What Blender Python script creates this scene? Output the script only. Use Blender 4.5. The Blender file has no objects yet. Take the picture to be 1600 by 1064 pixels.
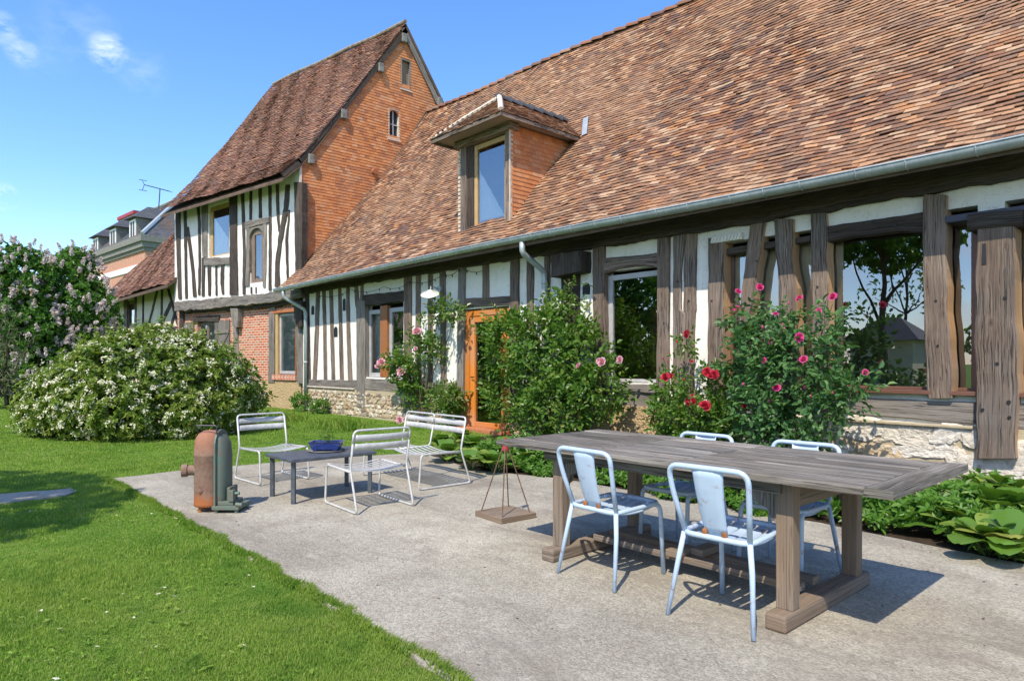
import bpy, math, random
import numpy as np
from mathutils import Vector, Matrix, noise as mnoise

random.seed(7)
RS = np.random.RandomState(11)
SC = bpy.context.scene
COL = SC.collection

# ------------------------------------------------------------------ camera, sky, sun, exposure
F_PX, CX, CY, CAM_H = 1045.0, 800.0, 567.0, 1.335
TH = math.atan2(950, 1045)
FWD = np.array([-math.cos(TH), math.sin(TH), 0.0])
RGT = np.array([math.sin(TH), math.cos(TH), 0.0])
UPV = np.array([0, 0, 1.0])
CAM = np.array([0, 0, CAM_H])

cd = bpy.data.cameras.new('camera')
cam = bpy.data.objects.new('camera', cd)
COL.objects.link(cam)
cd.sensor_fit = 'HORIZONTAL'
cd.sensor_width = 36
cd.lens = 36 * F_PX / 1600
cd.shift_x = 0
cd.shift_y = (CY - 532) / 1600
cd.clip_end = 2000
cd.clip_start = 0.05
cam.location = CAM
cam.rotation_euler = Vector(FWD).to_track_quat('-Z', 'Y').to_euler()
SC.camera = cam

SUN_EL = math.radians(52)
SUN_H = np.array([0.43, -0.90]); SUN_H = SUN_H / np.linalg.norm(SUN_H)
SUN_DIR = np.array([SUN_H[0] * math.cos(SUN_EL), SUN_H[1] * math.cos(SUN_EL), math.sin(SUN_EL)])
sd = bpy.data.lights.new('sun', 'SUN')
sd.energy = 4.0
sd.angle = math.radians(0.53)
sd.color = (1.0, 0.90, 0.75)
sun = bpy.data.objects.new('sun', sd)
COL.objects.link(sun)
sun.location = (5, -14, 20)
sun.rotation_euler = Vector(-SUN_DIR).to_track_quat('-Z', 'Y').to_euler()

SC.view_settings.view_transform = 'Standard'
SC.view_settings.look = 'None'
SC.view_settings.exposure = 0.6
SC.view_settings.gamma = 1.0


# ------------------------------------------------------------------ node helper
class NT:
    def __init__(s, tree):
        s.t = tree
        s.n = tree.nodes
        s.l = tree.links

    def node(s, typ, **kw):
        nd = s.n.new(typ)
        for k, v in kw.items():
            setattr(nd, k, v)
        return nd

    def put(s, sock, v):
        if hasattr(v, 'links') or isinstance(v, bpy.types.NodeSocket):
            s.l.new(v, sock)
        else:
            if isinstance(v, (tuple, list)) and len(v) == 3 and sock.type == 'RGBA':
                v = (*v, 1)
            sock.default_value = v

    def uv(s):
        return s.node('ShaderNodeTexCoord').outputs['UV']

    def obj(s):
        return s.node('ShaderNodeTexCoord').outputs['Object']

    def gen(s):
        return s.node('ShaderNodeTexCoord').outputs['Generated']

    def pos(s):
        return s.node('ShaderNodeNewGeometry').outputs['Position']

    def isl(s):
        return s.node('ShaderNodeNewGeometry').outputs['Random Per Island']

    def orand(s):
        return s.node('ShaderNodeObjectInfo').outputs['Random']

    def mapv(s, v, scale=(1, 1, 1), loc=(0, 0, 0), rot=(0, 0, 0)):
        m = s.node('ShaderNodeMapping')
        s.put(m.inputs['Vector'], v)
        s.put(m.inputs['Scale'], scale)
        s.put(m.inputs['Location'], loc)
        s.put(m.inputs['Rotation'], rot)
        return m.outputs[0]

    def noise(s, v, scale=5, detail=3, rough=.55, dist=0, col=False):
        m = s.node('ShaderNodeTexNoise')
        s.put(m.inputs['Vector'], v)
        m.inputs['Scale'].default_value = scale
        m.inputs['Detail'].default_value = detail
        m.inputs['Roughness'].default_value = rough
        m.inputs['Distortion'].default_value = dist
        return m.outputs['Color' if col else 'Fac']

    def voro(s, v, scale=5, feature='F1', out='Distance', rnd=1):
        m = s.node('ShaderNodeTexVoronoi', feature=feature)
        s.put(m.inputs['Vector'], v)
        m.inputs['Scale'].default_value = scale
        m.inputs['Randomness'].default_value = rnd
        return m.outputs[out]

    def ramp(s, fac, stops, interp='LINEAR'):
        r = s.node('ShaderNodeValToRGB')
        r.color_ramp.interpolation = interp
        els = r.color_ramp.elements
        while len(els) < len(stops):
            els.new(0.5)
        for e, (p, c) in zip(els, stops):
            e.position = p
            if not isinstance(c, (tuple, list)):
                c = (c, c, c)
            e.color = (*c[:3], 1)
        s.put(r.inputs[0], fac)
        return r.outputs[0]

    def mix(s, fac, a, b, mode='MIX'):
        m = s.node('ShaderNodeMix', data_type='RGBA', blend_type=mode)
        s.put(m.inputs[0], fac)
        s.put(m.inputs[6], a)
        s.put(m.inputs[7], b)
        return m.outputs[2]

    def math(s, op, a, b=0.0, c=0.0, clamp=False):
        m = s.node('ShaderNodeMath', operation=op, use_clamp=clamp)
        s.put(m.inputs[0], a)
        s.put(m.inputs[1], b)
        s.put(m.inputs[2], c)
        return m.outputs[0]

    def vadd(s, a, b):
        m = s.node('ShaderNodeVectorMath', operation='ADD')
        s.put(m.inputs[0], a)
        s.put(m.inputs[1], b)
        return m.outputs[0]

    def comb(s, x, y, z):
        m = s.node('ShaderNodeCombineXYZ')
        s.put(m.inputs[0], x); s.put(m.inputs[1], y); s.put(m.inputs[2], z)
        return m.outputs[0]

    def sep(s, v):
        m = s.node('ShaderNodeSeparateXYZ')
        s.put(m.inputs[0], v)
        return m.outputs

    def bump(s, h, strength=.5, dist=.01, normal=None):
        b = s.node('ShaderNodeBump')
        b.inputs['Strength'].default_value = strength
        b.inputs['Distance'].default_value = dist
        s.put(b.inputs['Height'], h)
        if normal is not None:
            s.put(b.inputs['Normal'], normal)
        return b.outputs[0]

    def bsdf(s, color, rough=.7, metal=0.0, spec=.5, normal=None):
        b = s.node('ShaderNodeBsdfPrincipled')
        s.put(b.inputs['Base Color'], color)
        s.put(b.inputs['Roughness'], rough)
        s.put(b.inputs['Metallic'], metal)
        s.put(b.inputs['Specular IOR Level'], spec)
        if normal is not None:
            s.put(b.inputs['Normal'], normal)
        return b.outputs[0]

    def mixsh(s, fac, a, b):
        m = s.node('ShaderNodeMixShader')
        s.put(m.inputs[0], fac)
        s.l.new(a, m.inputs[1])
        s.l.new(b, m.inputs[2])
        return m.outputs[0]

    def out(s, sh):
        o = s.node('ShaderNodeOutputMaterial')
        s.l.new(sh, o.inputs['Surface'])


def mat(name):
    m = bpy.data.materials.new(name)
    m.use_nodes = True
    m.node_tree.nodes.clear()
    return m, NT(m.node_tree)


# ------------------------------------------------------------------ world
w = bpy.data.worlds.new('World')
SC.world = w
w.use_nodes = True
w.node_tree.nodes.clear()
n = NT(w.node_tree)
sky = n.node('ShaderNodeTexSky', sky_type='NISHITA', sun_disc=False)
sky.sun_elevation = SUN_EL
sky.sun_rotation = math.atan2(SUN_DIR[0], SUN_DIR[1])
sky.air_density = 1.0
sky.dust_density = 0.3
sky.ozone_density = 3.0
dirv = n.node('ShaderNodeTexCoord').outputs['Generated']
hs = n.node('ShaderNodeHueSaturation')
hs.inputs['Saturation'].default_value = 1.2
hs.inputs['Value'].default_value = 1.3
n.put(hs.inputs['Color'], n.mix(1.0, sky.outputs[0], (1.0, .965, 1.02), 'MULTIPLY'))
# a few small fair-weather clouds: noise billows inside soft patches round given sky directions
mask = None


def sky_dir(px, py):
    d = FWD + RGT * (px - CX) / F_PX + UPV * (CY - py) / F_PX
    return d / np.linalg.norm(d)


wob = n.noise(n.mapv(dirv, (1, 1, 2.2)), 24, 6, .62, 0.4)
wob2 = n.noise(n.mapv(dirv, (1, 1, 1.6)), 5, 4, .6)
for (cx_, cy_, rad, amp) in ((168, 80, .026, .9), (180, 84, .018, .7), (36, 82, .020, .6), (4, 45, .020, .75), (5, 308, .018, .75), (120, 46, .050, .14),
                             (222, 110, .035, .16), (60, 78, .04, .10)):
    dd = sky_dir(cx_, cy_)
    vm = n.node('ShaderNodeVectorMath', operation='DISTANCE')
    n.put(vm.inputs[0], dirv)
    vm.inputs[1].default_value = dd
    q = n.math('SUBTRACT', 1.0, n.math('DIVIDE', vm.outputs['Value'], rad), clamp=True)
    q = n.math('MULTIPLY', n.math('SMOOTH_MIN', q, .8, .3), amp)
    mask = q if mask is None else n.math('MAXIMUM', mask, q)
cl = n.math('MULTIPLY', mask, n.ramp(wob, [(.40, 0), (.52, .5), (.64, 1.0)]))
# bigger fair-weather clouds in the half of the sky behind the photographer (seen in the windows only)
back = n.math('DOT', 0, 0) if False else None
dp = n.node('ShaderNodeVectorMath', operation='DOT_PRODUCT')
n.put(dp.inputs[0], dirv)
dp.inputs[1].default_value = (0.45, -0.9, -0.1)
bk = n.ramp(dp.outputs['Value'], [(.25, 0), (.6, 1)])
cl2 = n.math('MULTIPLY', bk, n.ramp(wob2, [(.44, 0), (.60, .85)]))
cl = n.math('MAXIMUM', cl, cl2)
cl = n.math('MULTIPLY', cl, .85)
skyc = n.mix(cl, hs.outputs[0], (6.4, 6.7, 7.2))
bg = n.node('ShaderNodeBackground')
n.put(bg.inputs[0], skyc)
bg.inputs[1].default_value = 0.15
wo = n.node('ShaderNodeOutputWorld')
n.l.new(bg.outputs[0], wo.inputs[0])


# ------------------------------------------------------------------ measuring
def ray(px, py):
    return FWD + RGT * (px - CX) / F_PX + UPV * (CY - py) / F_PX


def on_ground(px, py, z=0.0):
    d = ray(px, py)
    return CAM + d * (z - CAM_H) / d[2]


def on_y(px, py, Y):
    d = ray(px, py)
    return CAM + d * Y / d[1]


def on_x(px, py, X):
    d = ray(px, py)
    return CAM + d * X / d[0]


class Frame:
    """A facade: u runs along the wall, d goes into it, z is height."""

    def __init__(s, o, ang=0.0):
        s.o = np.array([o[0], o[1], 0.0])
        s.a = np.array([math.cos(ang), math.sin(ang), 0])
        s.b = np.array([-math.sin(ang), math.cos(ang), 0])

    def p(s, u, d, z):
        return s.o + s.a * u + s.b * d + UPV * z

    def px(s, x, y, d=0.0):
        r = ray(x, y)
        t = (((s.o + s.b * d) - CAM) @ s.b) / (r @ s.b)
        q = CAM + r * t - s.o
        return float(q @ s.a), float(q[2])


# ------------------------------------------------------------------ objects
ORG = {}


def thing(name, label, cat, loc=(0, 0, 0), rz=0.0, group=None, local=False):
    o = bpy.data.objects.new(name, None)
    o.empty_display_size = .2
    COL.objects.link(o)
    o.location = loc
    o.rotation_euler = (0, 0, rz)
    o['label'] = label
    o['category'] = cat
    if group:
        o['group'] = group
    ORG[o.name] = np.zeros(3) if local else np.array(loc, float)
    return o


def tag(o, label, cat, group=None):
    o['label'] = label
    o['category'] = cat
    if group:
        o['group'] = group
    return o


def copy_thing(root, loc, rz, label):
    r = root.copy(); COL.objects.link(r)
    r.location = loc; r.rotation_euler = (0, 0, rz); r['label'] = label

    def rec(src, dst):
        for ch in list(src.children):
            c = ch.copy(); COL.objects.link(c); c.parent = dst
            rec(ch, c)
    rec(root, r)
    return r


class MB:
    def __init__(s):
        s.v = []; s.f = []; s.uv = []; s.mi = []; s.nv = 0

    def add(s, verts, faces, uvs=None, mi=0):
        b = s.nv
        verts = np.asarray(verts, float).reshape(-1, 3)
        s.v.append(verts)
        s.nv += len(verts)
        for k, fc in enumerate(faces):
            s.f.append([b + i for i in fc])
            s.uv.append(uvs[k] if uvs is not None else None)
            s.mi.append(mi if np.isscalar(mi) else mi[k])
        return b

    def box(s, lo, hi, mi=0, M=None):
        lo = np.minimum(lo, hi) if False else np.array(lo, float); hi = np.array(hi, float)
        c = np.array([[x, y, z] for z in (lo[2], hi[2]) for y in (lo[1], hi[1]) for x in (lo[0], hi[0])])
        dx, dy, dz = np.abs(hi - lo)
        if M is not None:
            c = M(c)
        fs = [(0, 2, 3, 1), (4, 5, 7, 6), (0, 1, 5, 4), (2, 6, 7, 3), (0, 4, 6, 2), (1, 3, 7, 5)]
        o = random.random() * 5
        uv = []
        for fc in fs:
            e1 = np.linalg.norm(c[fc[1]] - c[fc[0]]); e2 = np.linalg.norm(c[fc[2]] - c[fc[1]])
            if e1 > e2:
                uv.append([(o, o), (o, o + e1), (o + e2, o + e1), (o + e2, o)])
            else:
                uv.append([(o, o), (o + e1, o), (o + e1, o + e2), (o, o + e2)])
        s.add(c, fs, uv, mi)

    def fbox(s, fr, u0, u1, d0, d1, z0, z1, mi=0):
        s.box((u0, d0, z0), (u1, d1, z1), mi, lambda c: np.array([fr.p(*q) for q in c]))

    def tube(s, pts, r, seg=8, closed=False, mi=0, caps=True, rs=None):
        pts = [np.array(p, float) for p in pts]
        n_ = len(pts)
        T = []
        for i in range(n_):
            if closed:
                t = pts[(i + 1) % n_] - pts[i - 1]
            else:
                t = pts[min(i + 1, n_ - 1)] - pts[max(i - 1, 0)]
            T.append(t / (np.linalg.norm(t) + 1e-9))
        ref = np.array([0, 0, 1.0]) if abs(T[0][2]) < .9 else np.array([1.0, 0, 0])
        N = np.cross(T[0], ref); N /= np.linalg.norm(N)
        vs = []; ln = 0; lens = []
        for i in range(n_):
            N = N - T[i] * (N @ T[i]); N /= np.linalg.norm(N) + 1e-9
            B = np.cross(T[i], N)
            rr = r if rs is None else rs[i]
            if i: ln += np.linalg.norm(pts[i] - pts[i - 1])
            lens.append(ln)
            for k in range(seg):
                a = 2 * math.pi * k / seg
                vs.append(pts[i] + (N * math.cos(a) + B * math.sin(a)) * rr)
        fs = []; uv = []
        m = n_ if closed else n_ - 1
        for i in range(m):
            j = (i + 1) % n_
            for k in range(seg):
                l = (k + 1) % seg
                fs.append((i * seg + k, i * seg + l, j * seg + l, j * seg + k))
                a0, a1 = k / seg * 6.28 * r, (k + 1) / seg * 6.28 * r
                v0, v1 = lens[i], lens[j] if j else lens[i] + .05
                uv.append([(a0, v0), (a1, v0), (a1, v1), (a0, v1)])
        if caps and not closed:
            fs.append(tuple(range(seg - 1, -1, -1))); uv.append([(0, 0)] * seg)
            fs.append(tuple((n_ - 1) * seg + k for k in range(seg))); uv.append([(0, 0)] * seg)
        s.add(np.array(vs), fs, uv, mi)

    def lathe(s, prof, seg=24, o=(0, 0, 0), axis=None, mi=0, jit=0):
        """profile of (radius, height); axis maps local points to the world."""
        vs = []; fs = []
        for (r, z) in prof:
            for k in range(seg):
                a = 2 * math.pi * k / seg
                rr = r * (1 + jit * math.sin(3 * a + z * 9))
                vs.append((rr * math.cos(a), rr * math.sin(a), z))
        for i in range(len(prof) - 1):
            for k in range(seg):
                l = (k + 1) % seg
                fs.append((i * seg + k, i * seg + l, (i + 1) * seg + l, (i + 1) * seg + k))
        fs.append(tuple(range(seg - 1, -1, -1)))
        fs.append(tuple((len(prof) - 1) * seg + k for k in range(seg)))
        vs = np.array(vs)
        if axis is not None:
            vs = vs @ np.array(axis)
        s.add(vs + np.array(o), fs, None, mi)

    def build(s, name, mats, parent=None, smooth=False, bevel=0, loc=None):
        me = bpy.data.meshes.new(name)
        V = np.concatenate(s.v) if s.v else np.zeros((0, 3))
        org = ORG.get(parent.name, np.zeros(3)) if parent is not None else (np.array(loc, float) if loc is not None else np.zeros(3))
        V = V - org
        me.from_pydata(V.tolist(), [], s.f)
        if any(u is not None for u in s.uv):
            ul = me.uv_layers.new(name='UVMap')
            arr = []
            for fc, u in zip(s.f, s.uv):
                arr.extend(u if u is not None else [(0, 0)] * len(fc))
            ul.data.foreach_set('uv', np.array(arr, dtype=np.float32).ravel())
        for m in (mats if isinstance(mats, (list, tuple)) else [mats]):
            me.materials.append(m)
        me.polygons.foreach_set('material_index', np.array(s.mi, dtype=np.int32))
        if smooth:
            me.polygons.foreach_set('use_smooth', np.ones(len(s.f), dtype=bool))
        me.update()
        o = bpy.data.objects.new(name, me)
        COL.objects.link(o)
        if parent is not None:
            o.parent = parent
            ORG[o.name] = org
        elif loc is not None:
            o.location = loc
            ORG[o.name] = org
        if bevel:
            b = o.modifiers.new('bevel', 'BEVEL'); b.width = bevel; b.segments = 2; b.limit_method = 'ANGLE'
            b.angle_limit = math.radians(40)
        return o


def np_mesh(name, V, polys, k, m, parent=None, smooth=False, uv=None, loc=None):
    """Fast mesh: V (n,3), polys (m,k) all of k corners."""
    me = bpy.data.meshes.new(name)
    org = ORG.get(parent.name, np.zeros(3)) if parent is not None else (np.array(loc, float) if loc is not None else np.zeros(3))
    V = np.asarray(V) - org
    nP = len(polys)
    me.vertices.add(len(V))
    me.vertices.foreach_set('co', V.astype(np.float32).ravel())
    me.loops.add(nP * k)
    me.loops.foreach_set('vertex_index', np.asarray(polys).astype(np.int32).ravel())
    me.polygons.add(nP)
    me.polygons.foreach_set('loop_start', np.arange(0, nP * k, k, dtype=np.int32))
    me.polygons.foreach_set('loop_total', np.full(nP, k, dtype=np.int32))
    me.polygons.foreach_set('use_smooth', np.full(nP, bool(smooth)))
    me.materials.append(m)
    me.update(calc_edges=True)
    me.validate()
    o = bpy.data.objects.new(name, me)
    COL.objects.link(o)
    if parent is not None:
        o.parent = parent
        ORG[o.name] = org
    elif loc is not None:
        o.location = loc
    return o


def nz(x, y=0.0, z=0.0):
    return mnoise.noise(Vector((x, y, z)))


# ------------------------------------------------------------------ materials
M = {}


def wood(name, stops, crack=.55, grain=26, rough=.85, bump=.6, dirt=.0):
    m, n = mat(name)
    uv = n.uv()
    off = n.math('MULTIPLY', n.orand(), 40)
    v = n.vadd(uv, n.comb(off, off, off))
    wv = n.vadd(v, n.mapv(n.noise(n.mapv(v, (2.5, .8, 1)), 1, 2, .5, 0, True), (.016, .0, 0)))
    fine = n.noise(n.mapv(wv, (grain * 5, 3.2, 1)), 1, 5, .7)
    g = n.noise(n.mapv(wv, (grain * 1.5, 1.1, 1)), 1, 4, .65)
    g2 = n.noise(n.mapv(v, (5, .9, 1)), 1, 3, .6)
    big = n.noise(n.mapv(v, (2.4, 1.1, 1)), 1, 3, .55)
    col = n.ramp(n.math('ADD', n.math('MULTIPLY', fine, .45), n.math('ADD', n.math('MULTIPLY', g, .3), n.math('MULTIPLY', g2, .25))), stops)
    cr = n.noise(n.mapv(wv, (grain * 1.5, .55, 1)), 1, 3, .6)
    wid = n.math('MULTIPLY', n.ramp(big, [(.36, .0), (.64, 1)]), .027)
    crk = n.math('LESS_THAN', n.math('ABSOLUTE', n.math('SUBTRACT', cr, .5)), wid)
    kn = n.voro(n.mapv(v, (3.1, 1.3, 1)), 1, 'F1')
    knot = n.ramp(n.math('ADD', kn, n.math('MULTIPLY', g, .05)), [(.05, 1), (.10, 0)])
    dark = tuple(c * .22 for c in stops[0][1])
    col = n.mix(n.math('MULTIPLY', crk, crack), col, dark)
    col = n.mix(n.math('MULTIPLY', knot, .6), col, dark)
    mid = stops[1][1]
    gm = (sum(mid) / 3 * 1.25,) * 2 + (sum(mid) / 3 * 1.2,)
    col = n.mix(n.math('MULTIPLY', n.ramp(big, [(.45, 0), (.7, 1)]), .4), col, gm)
    ov = n.math('ADD', .64, n.math('ADD', n.math('MULTIPLY', n.orand(), .26), n.math('MULTIPLY', n.isl(), .46)))
    col = n.mix(1.0, col, n.comb(ov, ov, ov), 'MULTIPLY')
    h = n.math('SUBTRACT', n.math('ADD', n.math('MULTIPLY', fine, .45), n.math('MULTIPLY', g, .4)), n.math('MULTIPLY', crk, 1.0))
    n.out(n.bsdf(col, rough, 0, .2, n.bump(h, bump, .012)))
    M[name] = m
    return m


wood('oak', [(.30, (.052, .037, .029)), (.5, (.170, .126, .098)), (.70, (.37, .30, .25))], .95, 22, .85, .9)
wood('oak_grey', [(.30, (.075, .064, .056)), (.5, (.19, .168, .148)), (.70, (.37, .34, .305))], .85)
wood('oak_dark', [(.30, (.024, .018, .015)), (.5, (.065, .050, .042)), (.72, (.17, .145, .125))], .8)
wood('oak_orange', [(.25, (.34, .19, .09)), (.5, (.48, .29, .15)), (.75, (.60, .40, .23))], .35)  # paler, more orange oak, only for the right flanks of posts
wood('orange_wood', [(.25, (.50, .155, .022)), (.5, (.62, .21, .035)), (.75, (.70, .27, .06))], .06, 30, .45, .2)
wood('table_wood', [(.36, (.066, .056, .046)), (.5, (.17, .152, .130)), (.64, (.38, .352, .315))], .9, 26, .85, .9)
wood('trestle_wood', [(.25, (.13, .092, .062)), (.5, (.24, .178, .128)), (.75, (.37, .29, .22))], .5)
wood('red_oak', [(.25, (.24, .085, .025)), (.5, (.36, .135, .04)), (.75, (.46, .19, .07))], .1, 30, .5, .2)
wood('door_board', [(.25, (.10, .085, .075)), (.5, (.17, .15, .135)), (.75, (.27, .24, .22))], .5, 14)


def simple(name, col, rough=.6, metal=0.0, spec=.5, var=.12, scale=6, bump=.0, col2=None):
    m, n = mat(name)
    t = n.noise(n.obj(), scale, 5, .6)
    c2 = col2 or tuple(c * (1 - var * 2) for c in col)
    c = n.mix(n.ramp(t, [(.35, 0), (.7, 1)]), col, c2)
    f = n.noise(n.obj(), scale * 9, 3, .6)
    rgh = n.math('ADD', rough - .08, n.math('MULTIPLY', f, .16))
    nm = n.bump(f, bump, .004) if bump else None
    n.out(n.bsdf(c, rgh, metal, spec, nm))
    M[name] = m
    return m


# lime plaster, white, faintly stained and uneven
m, n = mat('plaster')
p = n.pos()
a = n.noise(p, 1.7, 5, .6); b_ = n.noise(p, 22, 4, .6)
st = n.noise(n.mapv(p, (3, 3, .5)), 2.2, 4, .6)
c = n.ramp(a, [(.3, (.80, .785, .74)), (.7, (.72, .70, .64))])
c = n.mix(n.ramp(st, [(.55, 0), (.8, .5)]), c, (.55, .50, .42))
sp = n.noise(p, 9, 6, .72)
c = n.mix(n.ramp(sp, [(.62, 0), (.74, .6)]), c, (.42, .37, .30))
ck_ = n.noise(p, 2.6, 5, .7, .8)
c = n.mix(n.ramp(n.math('ABSOLUTE', n.math('SUBTRACT', ck_, .5)), [(0, .55), (.006, 0)]), c, (.30, .26, .21))
n.out(n.bsdf(c, .9, 0, .15, n.bump(n.math('ADD', n.math('MULTIPLY', a, 1.0), n.math('MULTIPLY', b_, .25)), .5, .03)))
M['plaster'] = m
m, n = mat('cream_plaster')
p = n.pos()
a = n.noise(p, 1.2, 5, .6); b_ = n.noise(p, 14, 4, .6)
c = n.ramp(a, [(.3, (.72, .66, .52)), (.7, (.62, .55, .42))])
n.out(n.bsdf(c, .9, 0, .15, n.bump(b_, .4, .02)))
M['cream_plaster'] = m
# rough tan lime render
m, n = mat('tan_render')
p = n.pos()
a = n.noise(p, 2.0, 5, .65); b_ = n.noise(p, 34, 4, .7); vv = n.voro(p, 26)
c = n.ramp(a, [(.3, (.50, .37, .21)), (.7, (.40, .29, .165))])
c = n.mix(n.ramp(vv, [(.0, .55), (.28, 0)]), c, (.22, .14, .075))
n.out(n.bsdf(c, .95, 0, .1, n.bump(n.math('ADD', b_, n.math('MULTIPLY', vv, 1.2)), .9, .02)))
M['tan_render'] = m
m, n = mat('mortar')
p = n.pos()
a = n.noise(p, 3.0, 5, .65); b_ = n.noise(p, 50, 4, .7)
c = n.ramp(a, [(.3, (.46, .39, .27)), (.7, (.37, .31, .215))])
n.out(n.bsdf(c, .95, 0, .1, n.bump(b_, .7, .012)))
M['mortar'] = m


def stone(name, cols, sc=22):
    m, n = mat(name)
    p = n.pos()
    r = n.isl()
    a = n.noise(p, sc, 6, .7); b2 = n.noise(p, sc * .3, 3, .6)
    c = n.ramp(r, [(i / (len(cols) - 1), x) for i, x in enumerate(cols)])
    c = n.mix(n.ramp(a, [(.45, 0), (.75, .55)]), c, (.30, .20, .11))
    c = n.mix(n.ramp(b2, [(.5, 0), (.8, .4)]), c, (.80, .76, .68))
    n.out(n.bsdf(c, .9, 0, .15, n.bump(a, 1.0, .03)))
    M[name] = m


stone('limestone', [(.64, .59, .50), (.76, .72, .65), (.70, .64, .54), (.60, .47, .31), (.74, .70, .62)])
stone('flint', [(.60, .54, .43), (.34, .24, .14), (.68, .63, .54), (.42, .26, .15), (.20, .18, .16), (.58, .47, .30), (.70, .66, .58), (.46, .34, .19)], 30)


def tiles(name, cols, patch_a, patch_b, rough=.85, lich=.35):
    m, n = mat(name)
    r = n.isl(); p = n.pos()
    c = n.ramp(r, [(i / (len(cols) - 1), x) for i, x in enumerate(cols)])
    big = n.noise(p, .32, 4, .6); med = n.noise(p, 1.6, 4, .65); fine = n.noise(p, 40, 4, .65)
    c = n.mix(n.ramp(big, [(.42, 0), (.62, .55)]), c, patch_a, 'MIX')
    c = n.mix(n.math('MULTIPLY', n.ramp(med, [(.50, 0), (.68, 1)]), lich), c, patch_b)
    c = n.mix(.55, c, n.ramp(fine, [(.3, .55), (.7, 1.25)]), 'MULTIPLY')
    n.out(n.bsdf(c, rough, 0, .2, n.bump(fine, .4, .006)))
    M[name] = m


BROWN = [(.22, .10, .058), (.125, .066, .05), (.34, .16, .075), (.17, .093, .07), (.44, .25, .14), (.26, .125, .07), (.095, .066, .06), (.31, .17, .105), (.49, .335, .215), (.20, .10, .06), (.14, .085, .068), (.40, .19, .085), (.48, .33, .215), (.16, .08, .055)]
tiles('roof_tile', BROWN, (.34, .205, .125), (.12, .088, .078), .85, .5)
tiles('old_roof_tile', [(.22, .10, .066), (.15, .077, .06), (.28, .135, .08), (.18, .098, .073), (.32, .175, .11), (.23, .11, .075), (.12, .075, .065), (.36, .225, .15)],
      (.24, .125, .085), (.13, .10, .075), .9, .45)
tiles('hung_tile', [(.58, .23, .09), (.52, .19, .072), (.62, .28, .12), (.55, .21, .08), (.44, .16, .065), (.60, .33, .18), (.57, .23, .09), (.40, .17, .095)],
      (.56, .23, .10), (.36, .19, .12), .85, .4)
tiles('gable_tile', [(.56, .225, .088), (.50, .185, .07), (.60, .27, .115), (.54, .21, .08), (.42, .15, .062), (.58, .31, .17), (.55, .22, .088), (.34, .145, .08), (.60, .25, .10)],
      (.55, .225, .10), (.34, .18, .115), .85, .4)
tiles('slate_tile', [(.075, .085, .10), (.10, .11, .125), (.06, .068, .08), (.12, .125, .135)], (.085, .09, .10), (.16, .14, .12), .6, .4)

# brick
m, n = mat('brick')
uv = n.uv()
bt = n.node('ShaderNodeTexBrick')
bt.offset = .5
n.put(bt.inputs['Vector'], n.vadd(uv, n.mapv(n.noise(uv, 9, 2, .5, 0, True), (.006, .006, 0))))
bt.inputs['Color1'].default_value = (0, 0, 0, 1)
bt.inputs['Color2'].default_value = (1, 1, 1, 1)
bt.inputs['Mortar'].default_value = (.5, .5, .5, 1)
bt.inputs['Scale'].default_value = 1
bt.inputs['Mortar Size'].default_value = .010
bt.inputs['Mortar Smooth'].default_value = .2
bt.inputs['Brick Width'].default_value = .21
bt.inputs['Row Height'].default_value = .078
bc = n.ramp(bt.outputs['Color'], [(0, (.44, .115, .055)), (.3, (.52, .15, .07)), (.55, (.38, .10, .055)), (.75, (.36, .22, .16)), (1, (.56, .20, .10))])
f = n.noise(n.mapv(uv, (1, 1, 1)), 45, 4, .6)
bc = n.mix(.4, bc, n.ramp(f, [(.3, .6), (.7, 1.2)]), 'MULTIPLY')
bc = n.mix(bt.outputs['Fac'], bc, (.62, .55, .46))
n.out(n.bsdf(bc, .9, 0, .15, n.bump(n.math('SUBTRACT', n.math('MULTIPLY', f, .3), bt.outputs['Fac']), .7, .008)))
M['brick'] = m

# zinc
m, n = mat('zinc')
p = n.pos()
a = n.noise(n.mapv(p, (3, 3, 3)), 2, 5, .65); b_ = n.noise(n.mapv(p, (18, 4, 4)), 2, 4, .6)
c = n.ramp(n.math('ADD', n.math('MULTIPLY', a, .6), n.math('MULTIPLY', b_, .4)), [(.35, (.30, .35, .37)), (.55, (.42, .47, .49)), (.75, (.50, .54, .55))])
n.out(n.bsdf(c, .5, .35, .5, n.bump(a, .1, .01)))
M['zinc'] = m

simple('brown_metal', (.165, .075, .05), .45, 0, .5, .1)
simple('dark_metal', (.05, .052, .075), .5, .3, .5, .1)
simple('grey_frame', (.42, .42, .42), .55, 0, .4, .1)
simple('brown_frame', (.22, .16, .12), .6, 0, .4, .15)
simple('yellow_wood', (.50, .33, .15), .6, 0, .4, .12)
simple('cement', (.62, .55, .46), .9, 0, .2, .15, 9, .4)
simple('old_mortar', (.33, .28, .22), .95, 0, .1, .3, 8, .5)
simple('white_paint', (.78, .77, .74), .55, 0, .4, .05)
simple('curtain', (.82, .82, .82), .9, 0, .1, .05)
simple('cream_blind', (.62, .55, .40), .9, 0, .1, .05)
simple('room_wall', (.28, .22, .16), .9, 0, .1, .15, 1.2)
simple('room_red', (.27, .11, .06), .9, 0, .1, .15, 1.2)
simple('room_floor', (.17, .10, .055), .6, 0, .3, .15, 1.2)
simple('soffit', (.14, .10, .075), .9, 0, .1, .2, 3, .3)
simple('black_iron', (.02, .02, .022), .6, .2, .5, .1)
simple('blue_glaze', (.018, .045, .22), .18, 0, .6, .15, 20)
simple('soil', (.06, .043, .03), .95, 0, .1, .3, 30, .6)
simple('lamp_enamel', (.62, .66, .60), .35, 0, .5, .08)
simple('galvanised', (.30, .36, .36), .4, .6, .5, .15, 12)
simple('stem_brown', (.13, .095, .06), .9, 0, .2, .3, 20, .4)
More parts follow.
